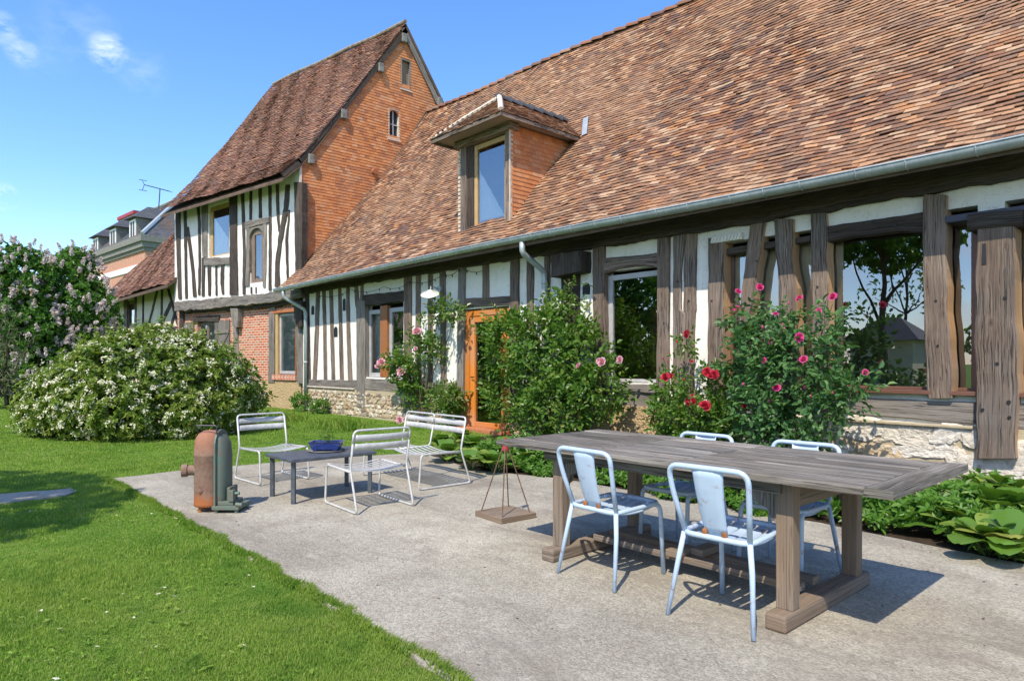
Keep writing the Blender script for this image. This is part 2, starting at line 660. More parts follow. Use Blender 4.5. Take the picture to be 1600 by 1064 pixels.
simple('stem_green', (.10, .13, .05), .8, 0, .2, .3, 20)
simple('bark', (.13, .105, .08), .95, 0, .1, .35, 14, .9)
simple('rod_rust', (.20, .125, .085), .8, .2, .3, .3, 18, .3)
simple('red_plastic', (.38, .05, .06), .6, 0, .4, .2, 30)
simple('coffee_table_metal', (.115, .13, .155), .42, .25, .5, .2, 14, .1)
simple('grey_chair_metal', (.56, .56, .54), .45, .15, .5, .12, 20)
simple('slate_stone', (.24, .24, .22), .9, 0, .2, .25, 8, .5)
simple('terracotta', (.46, .18, .085), .8, 0, .2, .2, 14, .2)

# glass: sharp partial mirror over a view into the room
m, n = mat('glass')
fr_ = n.node('ShaderNodeFresnel'); fr_.inputs[0].default_value = 1.6
gl = n.node('ShaderNodeBsdfGlossy'); gl.inputs['Roughness'].default_value = .004
gl.inputs['Color'].default_value = (.95, .97, 1, 1)
wv = n.noise(n.pos(), 1.1, 2, .4)
n.put(gl.inputs['Normal'], n.bump(wv, .04, .02))
tr = n.node('ShaderNodeBsdfTransparent'); tr.inputs['Color'].default_value = (.90, .93, .91, 1)
fac = n.math('ADD', .20, n.math('MULTIPLY', fr_.outputs[0], 1.15), clamp=True)
n.out(n.mixsh(fac, tr.outputs[0], gl.outputs[0]))
M['glass'] = m

# painted chair steel with rust at worn spots
m, n = mat('blue_white_paint')
p = n.obj()
a = n.noise(p, 9, 5, .65); b_ = n.noise(p, 42, 4, .7)
c = n.ramp(a, [(.3, (.45, .57, .71)), (.7, (.39, .51, .67))])
ru = n.math('MULTIPLY', n.ramp(a, [(.53, 0), (.63, 1)]), n.ramp(b_, [(.50, 0), (.60, 1)]))
c = n.mix(n.math('MULTIPLY', ru, .8), c, (.30, .13, .05))
n.out(n.bsdf(c, n.math('ADD', .42, n.math('MULTIPLY', ru, .4)), 0, .5, n.bump(b_, .12, .003)))
M['blue_white_paint'] = m
simple('rust', (.34, .135, .045), .9, 0, .2, .25, 40, .5)

# rusty stove shell
m, n = mat('rusty_iron')
p = n.obj()
a = n.noise(p, 6, 6, .65); b_ = n.noise(p, 38, 5, .7)
z = n.sep(p)[2]
c = n.ramp(n.math('ADD', n.math('MULTIPLY', a, .65), n.math('MULTIPLY', b_, .35)), [(.3, (.10, .066, .05)), (.45, (.21, .125, .09)), (.57, (.25, .18, .145)), (.7, (.33, .13, .05))])
lo = n.ramp(n.math('ADD', z, n.math('MULTIPLY', n.math('SUBTRACT', a, .5), .16)), [(.10, 1), (.17, 0)])
hi = n.ramp(n.math('ADD', z, n.math('MULTIPLY', n.math('SUBTRACT', a, .5), .3)), [(.50, 0), (.62, 1)])
c = n.mix(n.math('MULTIPLY', lo, .85), c, (.34, .11, .03))
c = n.mix(n.math('MULTIPLY', hi, .6), c, (.36, .15, .085))
n.out(n.bsdf(c, .85, .1, .25, n.bump(b_, .5, .006)))
M['rusty_iron'] = m
simple('green_iron', (.10, .165, .135), .6, .15, .4, .25, 16, .3, (.16, .13, .10))

# patio: old exposed-aggregate concrete
m, n = mat('concrete')
p = n.pos()
big = n.noise(p, .55, 5, .62); med = n.noise(p, 3.2, 5, .65); fine = n.noise(p, 26, 4, .7)
v1 = n.voro(p, 105, 'F1', 'Color'); vd = n.voro(p, 105, 'F1', 'Distance')
v2 = n.voro(p, 24, 'F1', 'Distance')
c = n.ramp(big, [(.3, (.25, .236, .195)), (.5, (.348, .330, .276)), (.7, (.445, .422, .355))])
c = n.mix(n.ramp(med, [(.45, 0), (.72, .6)]), c, (.27, .235, .195))
gr = n.sep(v1)[0]
c = n.mix(.50, c, n.ramp(gr, [(0, (.42, .39, .35)), (.5, (.95, .92, .88)), (1, (1.5, 1.44, 1.34))]), 'MULTIPLY')
c = n.mix(.5, c, n.ramp(fine, [(.3, .70), (.7, 1.2)]), 'MULTIPLY')
st1 = n.noise(n.mapv(p, (.7, 1.6, 1)), 1.1, 6, .7, .4)
c = n.mix(n.math('MULTIPLY', n.ramp(st1, [(.50, 0), (.64, 1)]), .62), c, (.19, .165, .135))
st2 = n.noise(p, 4.5, 5, .7)
c = n.mix(n.math('MULTIPLY', n.ramp(st2, [(.60, 0), (.72, 1)]), .45), c, (.55, .50, .43))
crn = n.noise(p, .9, 6, .7, .5)
cr = n.ramp(n.math('ABSOLUTE', n.math('SUBTRACT', crn, .5)), [(0, 1), (.004, 0)])
c = n.mix(n.math('MULTIPLY', cr, .45), c, (.10, .085, .07))
moss = n.math('MULTIPLY', n.ramp(n.noise(p, 1.3, 5, .7), [(.56, 0), (.70, 1)]), .35)
c = n.mix(moss, c, (.20, .185, .13))
h = n.math('ADD', n.math('MULTIPLY', vd, -1.0), n.math('MULTIPLY', fine, .8))
n.out(n.bsdf(c, .92, 0, .2, n.bump(h, .45, .008)))
M['concrete'] = m

# soil/thatch under the grass
m, n = mat('lawn_ground')
p = n.pos()
a = n.noise(p, .5, 5, .6); b_ = n.noise(p, 5, 5, .65); f = n.noise(p, 60, 4, .7)
c = n.ramp(n.math('ADD', n.math('MULTIPLY', a, .5), n.math('MULTIPLY', b_, .5)), [(.32, (.08, .165, .022)), (.5, (.13, .24, .034)), (.66, (.23, .29, .08))])
c = n.mix(.6, c, n.ramp(f, [(.3, .5), (.7, 1.35)]), 'MULTIPLY')
n.out(n.bsdf(c, .95, 0, .1, n.bump(f, .8, .03)))
M['lawn_ground'] = m


def leafmat(name, cols, rough=.42, trans=.35, spec=.45, patch=None, pscale=.8, patch2=None):
    m, n = mat(name)
    r = n.isl(); p = n.pos()
    c = n.ramp(r, [(i / (len(cols) - 1), x) for i, x in enumerate(cols)])
    if patch:
        c = n.mix(n.ramp(n.noise(p, pscale, 4, .6), [(.42, 0), (.62, .7)]), c, patch)
    if patch2:
        c = n.mix(n.ramp(n.noise(n.mapv(p, (1, 1, 1), (7, 3, 0)), 2.1, 5, .65), [(.50, 0), (.64, .75)]), c, patch2)
        c = n.mix(n.ramp(n.noise(n.mapv(p, (1, 1, 1), (1, 9, 0)), 3.4, 5, .7), [(.60, 0), (.70, .6)]), c, (.34, .33, .13))
    b = n.bsdf(c, rough, 0, spec)
    t = n.node('ShaderNodeBsdfTranslucent')
    n.put(t.inputs[0], n.mix(1, c, (1.25, 1.3, .6), 'MULTIPLY'))
    n.out(n.mixsh(trans, b, t.outputs[0]))
    M[name] = m


leafmat('grass_blade', [(.14, .275, .028), (.18, .325, .036), (.115, .235, .026), (.23, .36, .05), (.16, .30, .032), (.29, .38, .08), (.40, .39, .17)], .6, .42, .2, (.27, .36, .07), .45, (.085, .20, .024))
leafmat('rose_leaf', [(.075, .175, .024), (.11, .225, .032), (.055, .135, .02), (.155, .265, .042), (.085, .195, .026), (.22, .27, .055)], .36, .40)
leafmat('young_rose_leaf', [(.10, .17, .03), (.15, .22, .04), (.085, .15, .03), (.19, .22, .06), (.20, .13, .06)], .4, .35)
leafmat('blue_rose_leaf', [(.075, .185, .06), (.105, .23, .075), (.06, .15, .05), (.14, .26, .08)], .42, .36)
leafmat('shrub_leaf', [(.14, .22, .03), (.20, .285, .042), (.10, .175, .024), (.26, .33, .06), (.33, .36, .10), (.16, .245, .034)], .4, .38, .4, (.11, .20, .025), 1.1)
leafmat('lilac_leaf', [(.06, .165, .022), (.085, .215, .03), (.115, .255, .036), (.05, .135, .02), (.15, .29, .045)], .4, .36, .4, (.06, .15, .02), .5)
leafmat('dark_leaf', [(.02, .05, .015), (.03, .07, .018), (.04, .09, .02)], .5, .2)
leafmat('olive_leaf', [(.10, .14, .06), (.15, .19, .085), (.085, .12, .05), (.20, .23, .12)], .5, .25)
leafmat('ground_leaf', [(.075, .19, .022), (.105, .245, .032), (.06, .155, .02), (.15, .28, .04), (.09, .21, .03)], .4, .36)
leafmat('bergenia_leaf', [(.085, .185, .026), (.12, .235, .034), (.065, .15, .022), (.165, .28, .045), (.29, .31, .07)], .25, .28, .5)
leafmat('white_petal', [(.72, .70, .60), (.78, .77, .70), (.66, .64, .48), (.76, .74, .64)], .6, .3, .2)
leafmat('lilac_petal', [(.60, .50, .58), (.68, .60, .66), (.54, .44, .52), (.74, .67, .71)], .6, .3, .2)
leafmat('magenta_petal', [(.62, .045, .24), (.70, .085, .32), (.55, .03, .18)], .5, .3, .3)
leafmat('crimson_petal', [(.48, .02, .045), (.58, .04, .09), (.40, .012, .03), (.62, .10, .17)], .5, .25, .3)
leafmat('pale_pink_petal', [(.68, .32, .46), (.75, .45, .55), (.60, .24, .40)], .5, .3, .3)


# ------------------------------------------------------------------ ground
def poly_sheet(name, pts, z, m, depth=0.0, jit=0.0, step=.12, kind='structure', closed_skip=()):
    out = []
    for i in range(len(pts)):
        p, q = np.array(pts[i]), np.array(pts[(i + 1) % len(pts)])
        L = np.linalg.norm(q - p)
        k = max(1, int(L / step)) if jit and i not in closed_skip else 1
        nrm = np.array([-(q - p)[1], (q - p)[0]]) / L
        for j in range(k):
            t = j / k
            c = p + (q - p) * t
            if jit:
                c = c + nrm * jit * (nz(c[0] * 2.1, c[1] * 2.1, 3) + .6 * nz(c[0] * 7, c[1] * 7, 9))
            out.append(c)
    N = len(out)
    V = [(x, y, z) for x, y in out]
    F = [tuple(range(N))]
    if depth:
        V += [(x, y, z - depth) for x, y in out]
        F += [(i, i + N, (i + 1) % N + N, (i + 1) % N) for i in range(N)]
    b = MB(); b.add(V, F)
    o = b.build(name, m)
    o['kind'] = kind
    return o


R0 = 600
b = MB(); b.add([(-R0, -R0, -.025), (R0, -R0, -.025), (R0, R0, -.025), (-R0, R0, -.025)], [(0, 1, 2, 3)])
b.build('lawn', M['lawn_ground'])['kind'] = 'structure'
PATIO = [(6, 1.79), (6, 5.62), (-1.0, 5.5), (-2.4, 5.66), (-5.4, 5.62), (-6.5, 5.25), (-7.4, 5.5), (-8.3, 5.75), (-8.75, 4.1), (-8.92, 2.6), (-8.85, 1.77), (-4.6, 1.78), (-2.2, 1.74)]
poly_sheet('patio', PATIO, 0, M['concrete'], .06, .035, .10, 'structure', (0,))
poly_sheet('path', [(-8.0, -9), (-8.02, .7), (-8.1, 1.22), (-8.3, 1.36), (-8.5, 1.33), (-8.62, .73), (-8.62, -9)], -.008, M['concrete'], .03, .05, .1)
poly_sheet('flower_bed', [(6, 5.5), (6, 8.55), (-9.6, 8.55), (-9.2, 7.0), (-8.3, 5.7), (-6.5, 5.2)], -.012, M['soil'], .03, .06, .15)


# ------------------------------------------------------------------ building helpers
def wall_with_holes(mb, fr, u0, u1, z0, z1, holes, d0=0.0, d1=.25, uvs=(1, 1), mi=0):
    us = sorted({u0, u1, *[h[0] for h in holes], *[h[1] for h in holes]})
    zs = sorted({z0, z1, *[h[2] for h in holes], *[h[3] for h in holes]})
    us = [u for u in us if u0 <= u <= u1]; zs = [z for z in zs if z0 <= z <= z1]

    def hole(u, z):
        return any(h[0] < u < h[1] and h[2] < z < h[3] for h in holes)
    cell = {}
    for i in range(len(us) - 1):
        for j in range(len(zs) - 1):
            cell[i, j] = not hole((us[i] + us[i + 1]) / 2, (zs[j] + zs[j + 1]) / 2)

    def quad(pts, uv):
        mb.add([fr.p(*q) for q in pts], [(0, 1, 2, 3)], [uv], mi)
    for (i, j), solid in cell.items():
        if not solid:
            continue
        a, b_, c, d = us[i], us[i + 1], zs[j], zs[j + 1]
        quad([(a, d0, c), (b_, d0, c), (b_, d0, d), (a, d0, d)], [(a, c), (b_, c), (b_, d), (a, d)])
        quad([(b_, d1, c), (a, d1, c), (a, d1, d), (b_, d1, d)], [(a, c), (b_, c), (b_, d), (a, d)])
        for (ni, nj, e) in ((i - 1, j, 'l'), (i + 1, j, 'r'), (i, j - 1, 'b'), (i, j + 1, 't')):
            if cell.get((ni, nj)):
                continue
            if e == 'l': quad([(a, d1, c), (a, d0, c), (a, d0, d), (a, d1, d)], [(d1, c), (d0, c), (d0, d), (d1, d)])
            if e == 'r': quad([(b_, d0, c), (b_, d1, c), (b_, d1, d), (b_, d0, d)], [(d0, c), (d1, c), (d1, d), (d0, d)])
            if e == 'b': quad([(a, d1, c), (b_, d1, c), (b_, d0, c), (a, d0, c)], [(a, d1), (b_, d1), (b_, d0), (a, d0)])
            if e == 't': quad([(a, d0, d), (b_, d0, d), (b_, d1, d), (a, d1, d)], [(a, d0), (b_, d0), (b_, d1), (a, d1)])


def timber(name, fr, pairs, d0, d1, mats, parent, rough=.008, ch=.012, step=.09, flank=False):
    """pairs: opposite edge points ((u,z),(u,z)) along the timber."""
    pr = [(np.array(p, float), np.array(q, float)) for p, q in pairs]
    S = []
    for (p0, q0), (p1, q1) in zip(pr[:-1], pr[1:]):
        L = np.linalg.norm((p1 + q1) / 2 - (p0 + q0) / 2)
        k = max(1, int(L / step))
        for i in range(k):
            t = i / k
            S.append((p0 + (p1 - p0) * t, q0 + (q1 - q0) * t))
    S.append(pr[-1])
    sd_ = random.random() * 100
    mb = MB(); V = []; ln = 0; lens = []; perims = []
    prev = None
    for i, (p, q) in enumerate(S):
        c = (p + q) / 2
        if prev is not None: ln += np.linalg.norm(c - prev)
        prev = c; lens.append(ln)
        x = (q - p); wd = np.linalg.norm(x) + 1e-6; x = x / wd
        nA = rough * (nz(ln * 3, sd_) * 1.6 + .7 * nz(ln * 11, sd_, 4)); nB = rough * (nz(ln * 3, sd_ + 9) * 1.6 + .7 * nz(ln * 11, sd_, 7)); nD = rough * .8 * nz(ln * 5, sd_, 20)
        A = p + x * nA; B = q + x * nB; D = d0 + nD
        cc = min(ch, wd * .25)
        ring = [(A, d1), (A, D + cc), (A + x * cc, D), (B - x * cc, D), (B, D + cc), (B, d1)]
        for uvp, d in ring:
            V.append(fr.p(uvp[0], d, uvp[1]))
        perims = [0, d1 - d0 - cc, d1 - d0, d1 - d0 + wd, d1 - d0 + wd + cc, 2 * (d1 - d0) + wd]
    F = []; UV = []; MI = []
    m_ = len(S)
    for i in range(m_ - 1):
        for k in range(5):
            F.append((i * 6 + k, i * 6 + k + 1, (i + 1) * 6 + k + 1, (i + 1) * 6 + k))
            UV.append([(perims[k], lens[i]), (perims[k + 1], lens[i]), (perims[k + 1], lens[i + 1]), (perims[k], lens[i + 1])])
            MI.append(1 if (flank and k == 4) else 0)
    F.append((0, 1, 2, 3, 4, 5)); UV.append([(x, 0) for x in perims]); MI.append(0)
    F.append(tuple((m_ - 1) * 6 + k for k in (5, 4, 3, 2, 1, 0))); UV.append([(x, 0) for x in perims[::-1]]); MI.append(0)
    mb.add(V, F, UV, MI)
    return mb.build(name, mats, parent)


def vpost(fr, crop, rows, d=0.0):
    """rows of (left x, right x, y) read in a crop (ox, oy, scale) -> timber pairs"""
    ox, oy, s = crop
    out = []
    for xl, xr, y in rows:
        out.append((fr.px(ox + xl / s, oy + y / s, d), fr.px(ox + xr / s, oy + y / s, d)))
    return out


def hbeam(fr, crop, cols, d=0.0):
    ox, oy, s = crop
    out = []
    for x, yt, yb in cols:
        out.append((fr.px(ox + x / s, oy + yt / s, d), fr.px(ox + x / s, oy + yb / s, d)))
    return out


def glazed(name, fr, u0, u1, z0, z1, d, fw, fmat, parent, mull=(), bars=(), dep=.05, bottom=None, glass='glass'):
    mb = MB()
    bt_ = fw if bottom is None else bottom
    mb.fbox(fr, u0, u0 + fw, d, d + dep, z0, z1)
    mb.fbox(fr, u1 - fw, u1, d, d + dep, z0, z1)
    mb.fbox(fr, u0 + fw, u1 - fw, d + .002, d + dep - .002, z1 - fw, z1)
    mb.fbox(fr, u0 + fw, u1 - fw, d + .002, d + dep - .002, z0, z0 + bt_)
    for (a, b_) in mull:
        mb.fbox(fr, a, b_, d - .004, d + dep, z0 + bt_, z1 - fw)
    for (a, b_) in bars:
        mb.fbox(fr, u0 + fw, u1 - fw, d + .006, d + dep - .01, a, b_)
    o = mb.build(name, fmat, parent, bevel=.004)
    g = MB()
    ps = [fr.p(u0 + fw * .5, d + dep * .6, z0 + bt_ * .5), fr.p(u1 - fw * .5, d + dep * .6, z0 + bt_ * .5), fr.p(u1 - fw * .5, d + dep * .6, z1 - fw * .5), fr.p(u0 + fw * .5, d + dep * .6, z1 - fw * .5)]
    g.add(ps, [(0, 1, 2, 3)])
    g.build('pane', M[glass], o)
    return o


def tile_field(name, O, a, b, prof, expo, tw, urange, m, parent, thick=.013, sag=.02, zoff=None, jit=1.0, lap=.006, gap=.0015):
    prof = np.array(prof, float)
    seg = np.linalg.norm(np.diff(prof, axis=0), axis=1)
    cum = np.concatenate([[0], np.cumsum(seg)])
    tot = cum[-1]
    O = np.array(O, float); a = np.array(a, float); b = np.array(b, float)
    rows = int(tot / expo)
    VV = []; 
    R = np.random.RandomState(5)
    for i in range(rows + 1):
        s = i * expo
        if s >= tot: break
        k = min(np.searchsorted(cum, s, side='right') - 1, len(seg) - 1)
        t = (s - cum[k]) / seg[k]
        h, z = prof[k] + (prof[k + 1] - prof[k]) * t
        tg = (prof[k + 1] - prof[k]) / seg[k]
        tv = b * tg[0] + UPV * tg[1]
        nv = b * (-tg[1]) + UPV * tg[0]
        for (u0, u1) in urange(s, h, z):
            if u1 - u0 < .03: continue
            st = math.floor(u0 / tw) * tw + (tw * .5 if i % 2 else 0) + R.uniform(-.02, .02)
            us = np.arange(st - tw, u1 + tw, tw)
            ul = np.clip(us + gap, u0, u1); ur = np.clip(us + tw - gap, u0, u1)
            ok = (ur - ul) > .02
            ul, ur = ul[ok], ur[ok]
            N = len(ul)
            if not N: continue
            js = R.normal(0, .005 * jit, N); jl = np.abs(R.normal(0, .004 * jit, N)); jr = R.normal(0, .003 * jit, N)
            js2 = R.normal(0, .003 * jit, N)
            L = min(expo * 1.4, tot - s + expo * .4)

            def P(u, ds, nn):
                ss = s + ds
                q = O + np.outer(u, a) + (b * h + UPV * z) + np.outer(ds, tv) + np.outer(nn, nv)
                sg = sag * (.6 * np.sin(u * .8 + s * .9) + .4 * np.sin(u * 2.3 - s * 1.3 + 1) + .25 * np.sin(u * 5.1 + s * 3.0))
                q = q + np.outer(sg, nv)
                if zoff is not None:
                    q = q + np.outer(zoff(u, ss / tot), UPV)
                return q
            one = np.ones(N)
            lift = thick + lap + jl
            v = np.stack([
                P(ul, js2 + L, one * .002), P(ur, -js2 + L, one * .002),
                P(ul, js + js2, lift + jr), P(ur, js - js2, lift - jr),
                P(ul, js + js2, lift + jr - thick), P(ur, js - js2, lift - jr - thick)], axis=1)
            VV.append(v.reshape(-1, 3))
    V = np.concatenate(VV)
    N = len(V) // 6
    base = (np.arange(N) * 6)[:, None]
    q = np.concatenate([base + np.array([[0, 2, 3, 1]]), base + np.array([[2, 4, 5, 3]]), base + np.array([[0, 0 + 4, 2, 2]])[:, [0, 1, 2, 2]][:, :4] * 0 + np.array([[4, 5, 3, 2]])], axis=0)
    # side triangles are built as thin quads
    q = np.concatenate([base + np.array([[0, 2, 3, 1]]), base + np.array([[2, 4, 5, 3]]), base + np.array([[1, 3, 5, 5]])[:, :4]], axis=0)
    q = q[:2 * N]
    tri = np.concatenate([base + np.array([[0, 4, 2]]), base + np.array([[1, 3, 5]])], axis=0)
    me = bpy.data.meshes.new(name)
    org = ORG.get(parent.name, np.zeros(3))
    V = V - org
    me.vertices.add(len(V)); me.vertices.foreach_set('co', V.astype(np.float32).ravel())
    nl = len(q) * 4 + len(tri) * 3
    me.loops.add(nl)
    me.loops.foreach_set('vertex_index', np.concatenate([q.ravel(), tri.ravel()]).astype(np.int32))
    me.polygons.add(len(q) + len(tri))
    ls = np.concatenate([np.arange(len(q)) * 4, len(q) * 4 + np.arange(len(tri)) * 3]).astype(np.int32)
    me.polygons.foreach_set('loop_start', ls)
    me.polygons.foreach_set('loop_total', np.concatenate([np.full(len(q), 4), np.full(len(tri), 3)]).astype(np.int32))
    me.polygons.foreach_set('use_smooth', np.zeros(len(q) + len(tri), dtype=bool))
    me.materials.append(m)
    me.update(calc_edges=True)
    o = bpy.data.objects.new(name, me); COL.objects.link(o); o.parent = parent
    ORG[o.name] = org
    return o


def slab(mb, O, a, b, u0, u1, prof, thick, mi=0, zoff=None):
    """roof deck under the tiles: extruded profile"""
    O = np.array(O, float)
    V = []; F = []
    for (h, z) in prof:
        for u in (u0, u1):
            V.append(O + a * u + b * h + UPV * (z - .03)); V.append(O + a * u + b * h + UPV * (z - .03 - thick))
    for i in range(len(prof) - 1):
        k = i * 4; l = k + 4
        F += [(k, k + 2, l + 2, l), (k + 1, l + 1, l + 3, k + 3), (k, l, l + 1, k + 1), (k + 2, k + 3, l + 3, l + 2)]
    k = (len(prof) - 1) * 4
    F += [(0, 1, 3, 2), (k, k + 2, k + 3, k + 1)]
    mb.add(V, F, None, mi)


_ICO = {}


def ico(sub):
    if sub not in _ICO:
        import bmesh
        bm = bmesh.new(); bmesh.ops.create_icosphere(bm, subdivisions=sub, radius=1)
        bm.verts.ensure_lookup_table()
        _ICO[sub] = (np.array([v.co[:] for v in bm.verts]), [tuple(v.index for v in f.verts) for f in bm.faces])
        bm.free()
    return _ICO[sub]


def stones(mb, fr, u0, u1, z0, z1, row, wmin, wmax, prot, gap, sub=2, skip=0.0, mi=0, lump=.18, sq=.62):
    """rubble: one irregular flattened stone after another, courses wander"""
    V0, F0 = ico(sub)
    z = z0
    while z < z1 - row * .35:
        h = min(row * random.uniform(.75, 1.25), z1 - z)
        u = u0 + random.uniform(-.7, 0) * wmax
        ph = random.random() * 9
        while u < u1:
            wd = random.uniform(wmin, wmax)
            if random.random() > skip and u + wd > u0 + wmin * .4 and u < u1 - wmin * .4:
                a0, a1 = max(u, u0), min(u + wd, u1)
                if a1 - a0 > wmin * .5:
                    hh = h * random.uniform(.7, 1.12)
                    cu = (a0 + a1) / 2
                    cz = z + h / 2 + .22 * row * nz(cu * 1.6 / max(row, .1) * .2, ph) + random.uniform(-.16, .16) * row
                    sx, sz = (a1 - a0) / 2 - gap, hh / 2 - gap
                    P = np.sign(V0) * np.abs(V0) ** sq
                    sd_ = random.random() * 50
                    nn = np.array([nz(p[0] * 1.3 + sd_, p[1] * 1.3, p[2] * 1.3) * 1.3 + .55 * nz(p[0] * 3.1 + sd_, p[1] * 3.1, p[2] * 3.1)
                                   + .4 * nz(p[0] * 7 + sd_, p[1] * 7, p[2] * 7) for p in V0])
                    P = P * (1 + lump * nn)[:, None]
                    r = random.uniform(-.3, .3)
                    shr = random.uniform(-.3, .3)
                    x, zz = P[:, 0] * sx, P[:, 2] * sz
                    X = cu + x * math.cos(r) - zz * (math.sin(r) * .5 - shr)
                    Z = cz + zz * math.cos(r) + x * math.sin(r) * .4
                    D = np.clip(P[:, 1], -.72, 1) * prot * random.uniform(.8, 1.15)
                    D = D + np.array([.012 * nz(X[i] * 16, Z[i] * 16, sd_) + .008 * nz(X[i] * 40, Z[i] * 40, sd_) for i in range(len(X))]) * min(1, prot / .07)
                    mb.add([fr.p(X[i], D[i], Z[i]) for i in range(len(X))], F0, None, mi)
            u += wd * random.uniform(.86, 1.0)
        z += h


# ------------------------------------------------------------------ the long half-timbered house
FM = Frame((0, 8.5))
C3 = (380, 380, 3.324); Z4 = (420, 540, 5); Z5 = (420, 340, 5); C5 = (760, 320, 2.66); C6 = (1080, 280, 2.129); PX = (0, 0, 1)
XG = -18.44
XR = 5.0

house = thing('half_timbered_house', 'long low half-timbered house with brown tiled roof, dormer and grey gutter behind the patio', 'house', (-9, 8.5, 0))

OAK2 = [M['oak'], M['oak_orange']]


def fpx(x, y, d=0.0):
    return FM.px(x, y, d)


# wall with its openings
def hole(x0, x1, yt, yb):
    u0, _ = fpx(x0, 500); u1, _ = fpx(x1, 500)
    return (u0, u1, fpx((x0 + x1) / 2, yb)[1], fpx((x0 + x1) / 2, yt)[1])


H_W1 = hole(570, 630.5, 474, 590)
H_DR = list(hole(724, 796, 481, 662)); H_DR[2] = .02; H_DR = tuple(H_DR)
H_W2 = hole(946, 1027, 420, 598)
UL = fpx(1130, 500)[0]; UR = fpx(1528, 500)[0]
ZS, ZT = 1.03, 3.02
H_G1 = (UL, UR, ZS, ZT)
U_W1 = fpx(1570, 500)[0]
H_G2 = (U_W1, 1.3, ZS, ZT)
mb = MB()
wall_with_holes(mb, FM, -18.3, XR, .6, 3.45, [H_W1, H_DR, H_W2, H_G1, H_G2], 0, .22)
# return wall at the far right end
mb.fbox(FM, XR - .22, XR, .222, 8.6, 0, 3.4)
wall = mb.build('wall', M['plaster'], house)

# plinth
mb = MB()
uf = fpx(715, 600)[0]; ut = fpx(800, 600)[0]; ut2 = fpx(1062, 600)[0]
mb.fbox(FM, -18.25, uf, -.03, .25, -.1, .66, 0)
mb.fbox(FM, ut, ut2, -.05, .25, -.1, .66, 1)
mb.fbox(FM, ut2 + .002, XR, -.03, .25, -.1, .655, 0)
stones(mb, FM, -18.2, uf - .05, .0, .64, .115, .07, .19, .07, .002, 2, .06, 2, .28, .75)
random.seed(21)
stones(mb, FM, ut2 + .05, -1.9, -.02, .66, .24, .26, .62, .075, .008, 4, .0, 3, .34, .62)
stones(mb, FM, ut2 + .1, -1.9, .0, .64, .12, .08, .26, .05, .008, 3, .3, 3, .34, .8)
stones(mb, FM, -2.2, XR, -.02, .42, .42, .5, 1.1, .09, .008, 4, .0, 3, .3, .6)
stones(mb, FM, -1.6, XR, .40, .66, .26, .3, .7, .075, .01, 4, .0, 3, .3, .65)
random.seed(8)
mb.build('plinth', [M['mortar'], M['tan_render'], M['flint'], M['limestone']], house, smooth=False)

# wall plate under the eaves
segs = [(-18.6, 3.30, 3.50), (-14, 3.29, 3.5), (-10, 3.27, 3.5), (-7.5, 3.24, 3.5), (-5, 3.20, 3.48), (-3.4, 3.21, 3.48), (-1, 3.22, 3.5), (XR, 3.22, 3.5)]
timber('wall_plate', FM, [((u, t), (u, b_)) for u, b_, t in segs], -.10, .2, M['oak_dark'], house, .02)

D0 = -.022
D1 = .12


def post(name, crop, rows, m='oak', d0=D0, d1=D1, flank=False, rough=.008):
    mm = [M[m], M['oak_orange']] if flank else M[m]
    return timber(name, FM, vpost(FM, crop, rows, d0), d0, d1, mm, house, rough, flank=flank)


def beam(name, crop, cols, m='oak', d0=D0, d1=D1, rough=.008):
    return timber(name, FM, hbeam(FM, crop, cols, d0), d0, d1, M[m], house, rough)


# left bay studs
post('stud', PX, [(476, 482, 448), (479.5, 485, 600)], 'oak_dark')
post('stud', PX, [(493.5, 499.5, 444), (491.5, 497.5, 520), (488, 494, 594)], 'oak')
post('stud', PX, [(502.5, 507.5, 443), (504.5, 509.5, 520), (505.5, 510.5, 595)])
post('stud', PX, [(513.5, 519, 441), (515.5, 521, 520), (517.5, 523, 595)])
post('stud', PX, [(527.5, 532, 439), (529, 534.5, 520), (530.5, 536.5, 596)])
post('stud', PX, [(540, 545, 437), (541, 546.5, 520), (543.5, 550, 596)])
post('brace', PX, [(553, 557.5, 434), (554, 561, 470), (555, 562, 480)], 'oak', D0 + .004)
post('brace', PX, [(563, 567, 432), (562.5, 567.5, 462), (561, 568, 480)], 'oak', D0 + .004)
post('post', PX, [(556, 569, 470), (556.5, 569.5, 540), (557, 569.5, 636)], 'oak_grey', -.05)
post('post', PX, [(630.5, 641, 424), (630.5, 641, 530), (630, 640, 645)], 'oak', -.05)
beam('lintel', PX, [(566, 461, 478.5), (600, 457.5, 474), (631, 454, 470)], 'oak_dark', -.035)
beam('sill_beam', PX, [(569, 591, 608), (600, 592.5, 611.5), (631, 594, 615)], 'oak_grey', -.035)
beam('sole_plate', PX, [(482, 593, 606.5), (520, 593.5, 607.5), (557, 594, 609)], 'oak_grey', -.035)
mb = MB(); q0 = fpx(480, 606.5); q1 = fpx(556, 609); mb.fbox(FM, q0[0], q1[0], -.07, .0, .655, .69)
mb.build('drip_ledge', M['cement'], house, bevel=.008)
post('stud', PX, [(649, 657, 423), (648.5, 656.5, 520), (648, 656, 600)])
post('stud', PX, [(668, 675.5, 418), (668, 675.5, 600)])
post('stud', PX, [(685.5, 695.5, 415), (687, 696, 500), (688, 697, 600)])
beam('sole_plate', PX, [(641, 596, 613), (670, 597, 615), (712, 597.5, 619)], 'oak_grey', -.03)
post('post', PX, [(715.5, 726, 412), (714, 724, 500), (712, 721.5, 652)], 'oak_grey', -.05)
beam('lintel', PX, [(715, 467, 481.5), (760, 464.5, 478.5), (800, 462, 476)], 'oak', -.035)
post('stud', PX, [(753, 763.5, 408), (753, 763.5, 466)])
post('post', PX, [(796, 809, 398), (796, 809, 500), (796, 808, 662)], 'oak', -.05)
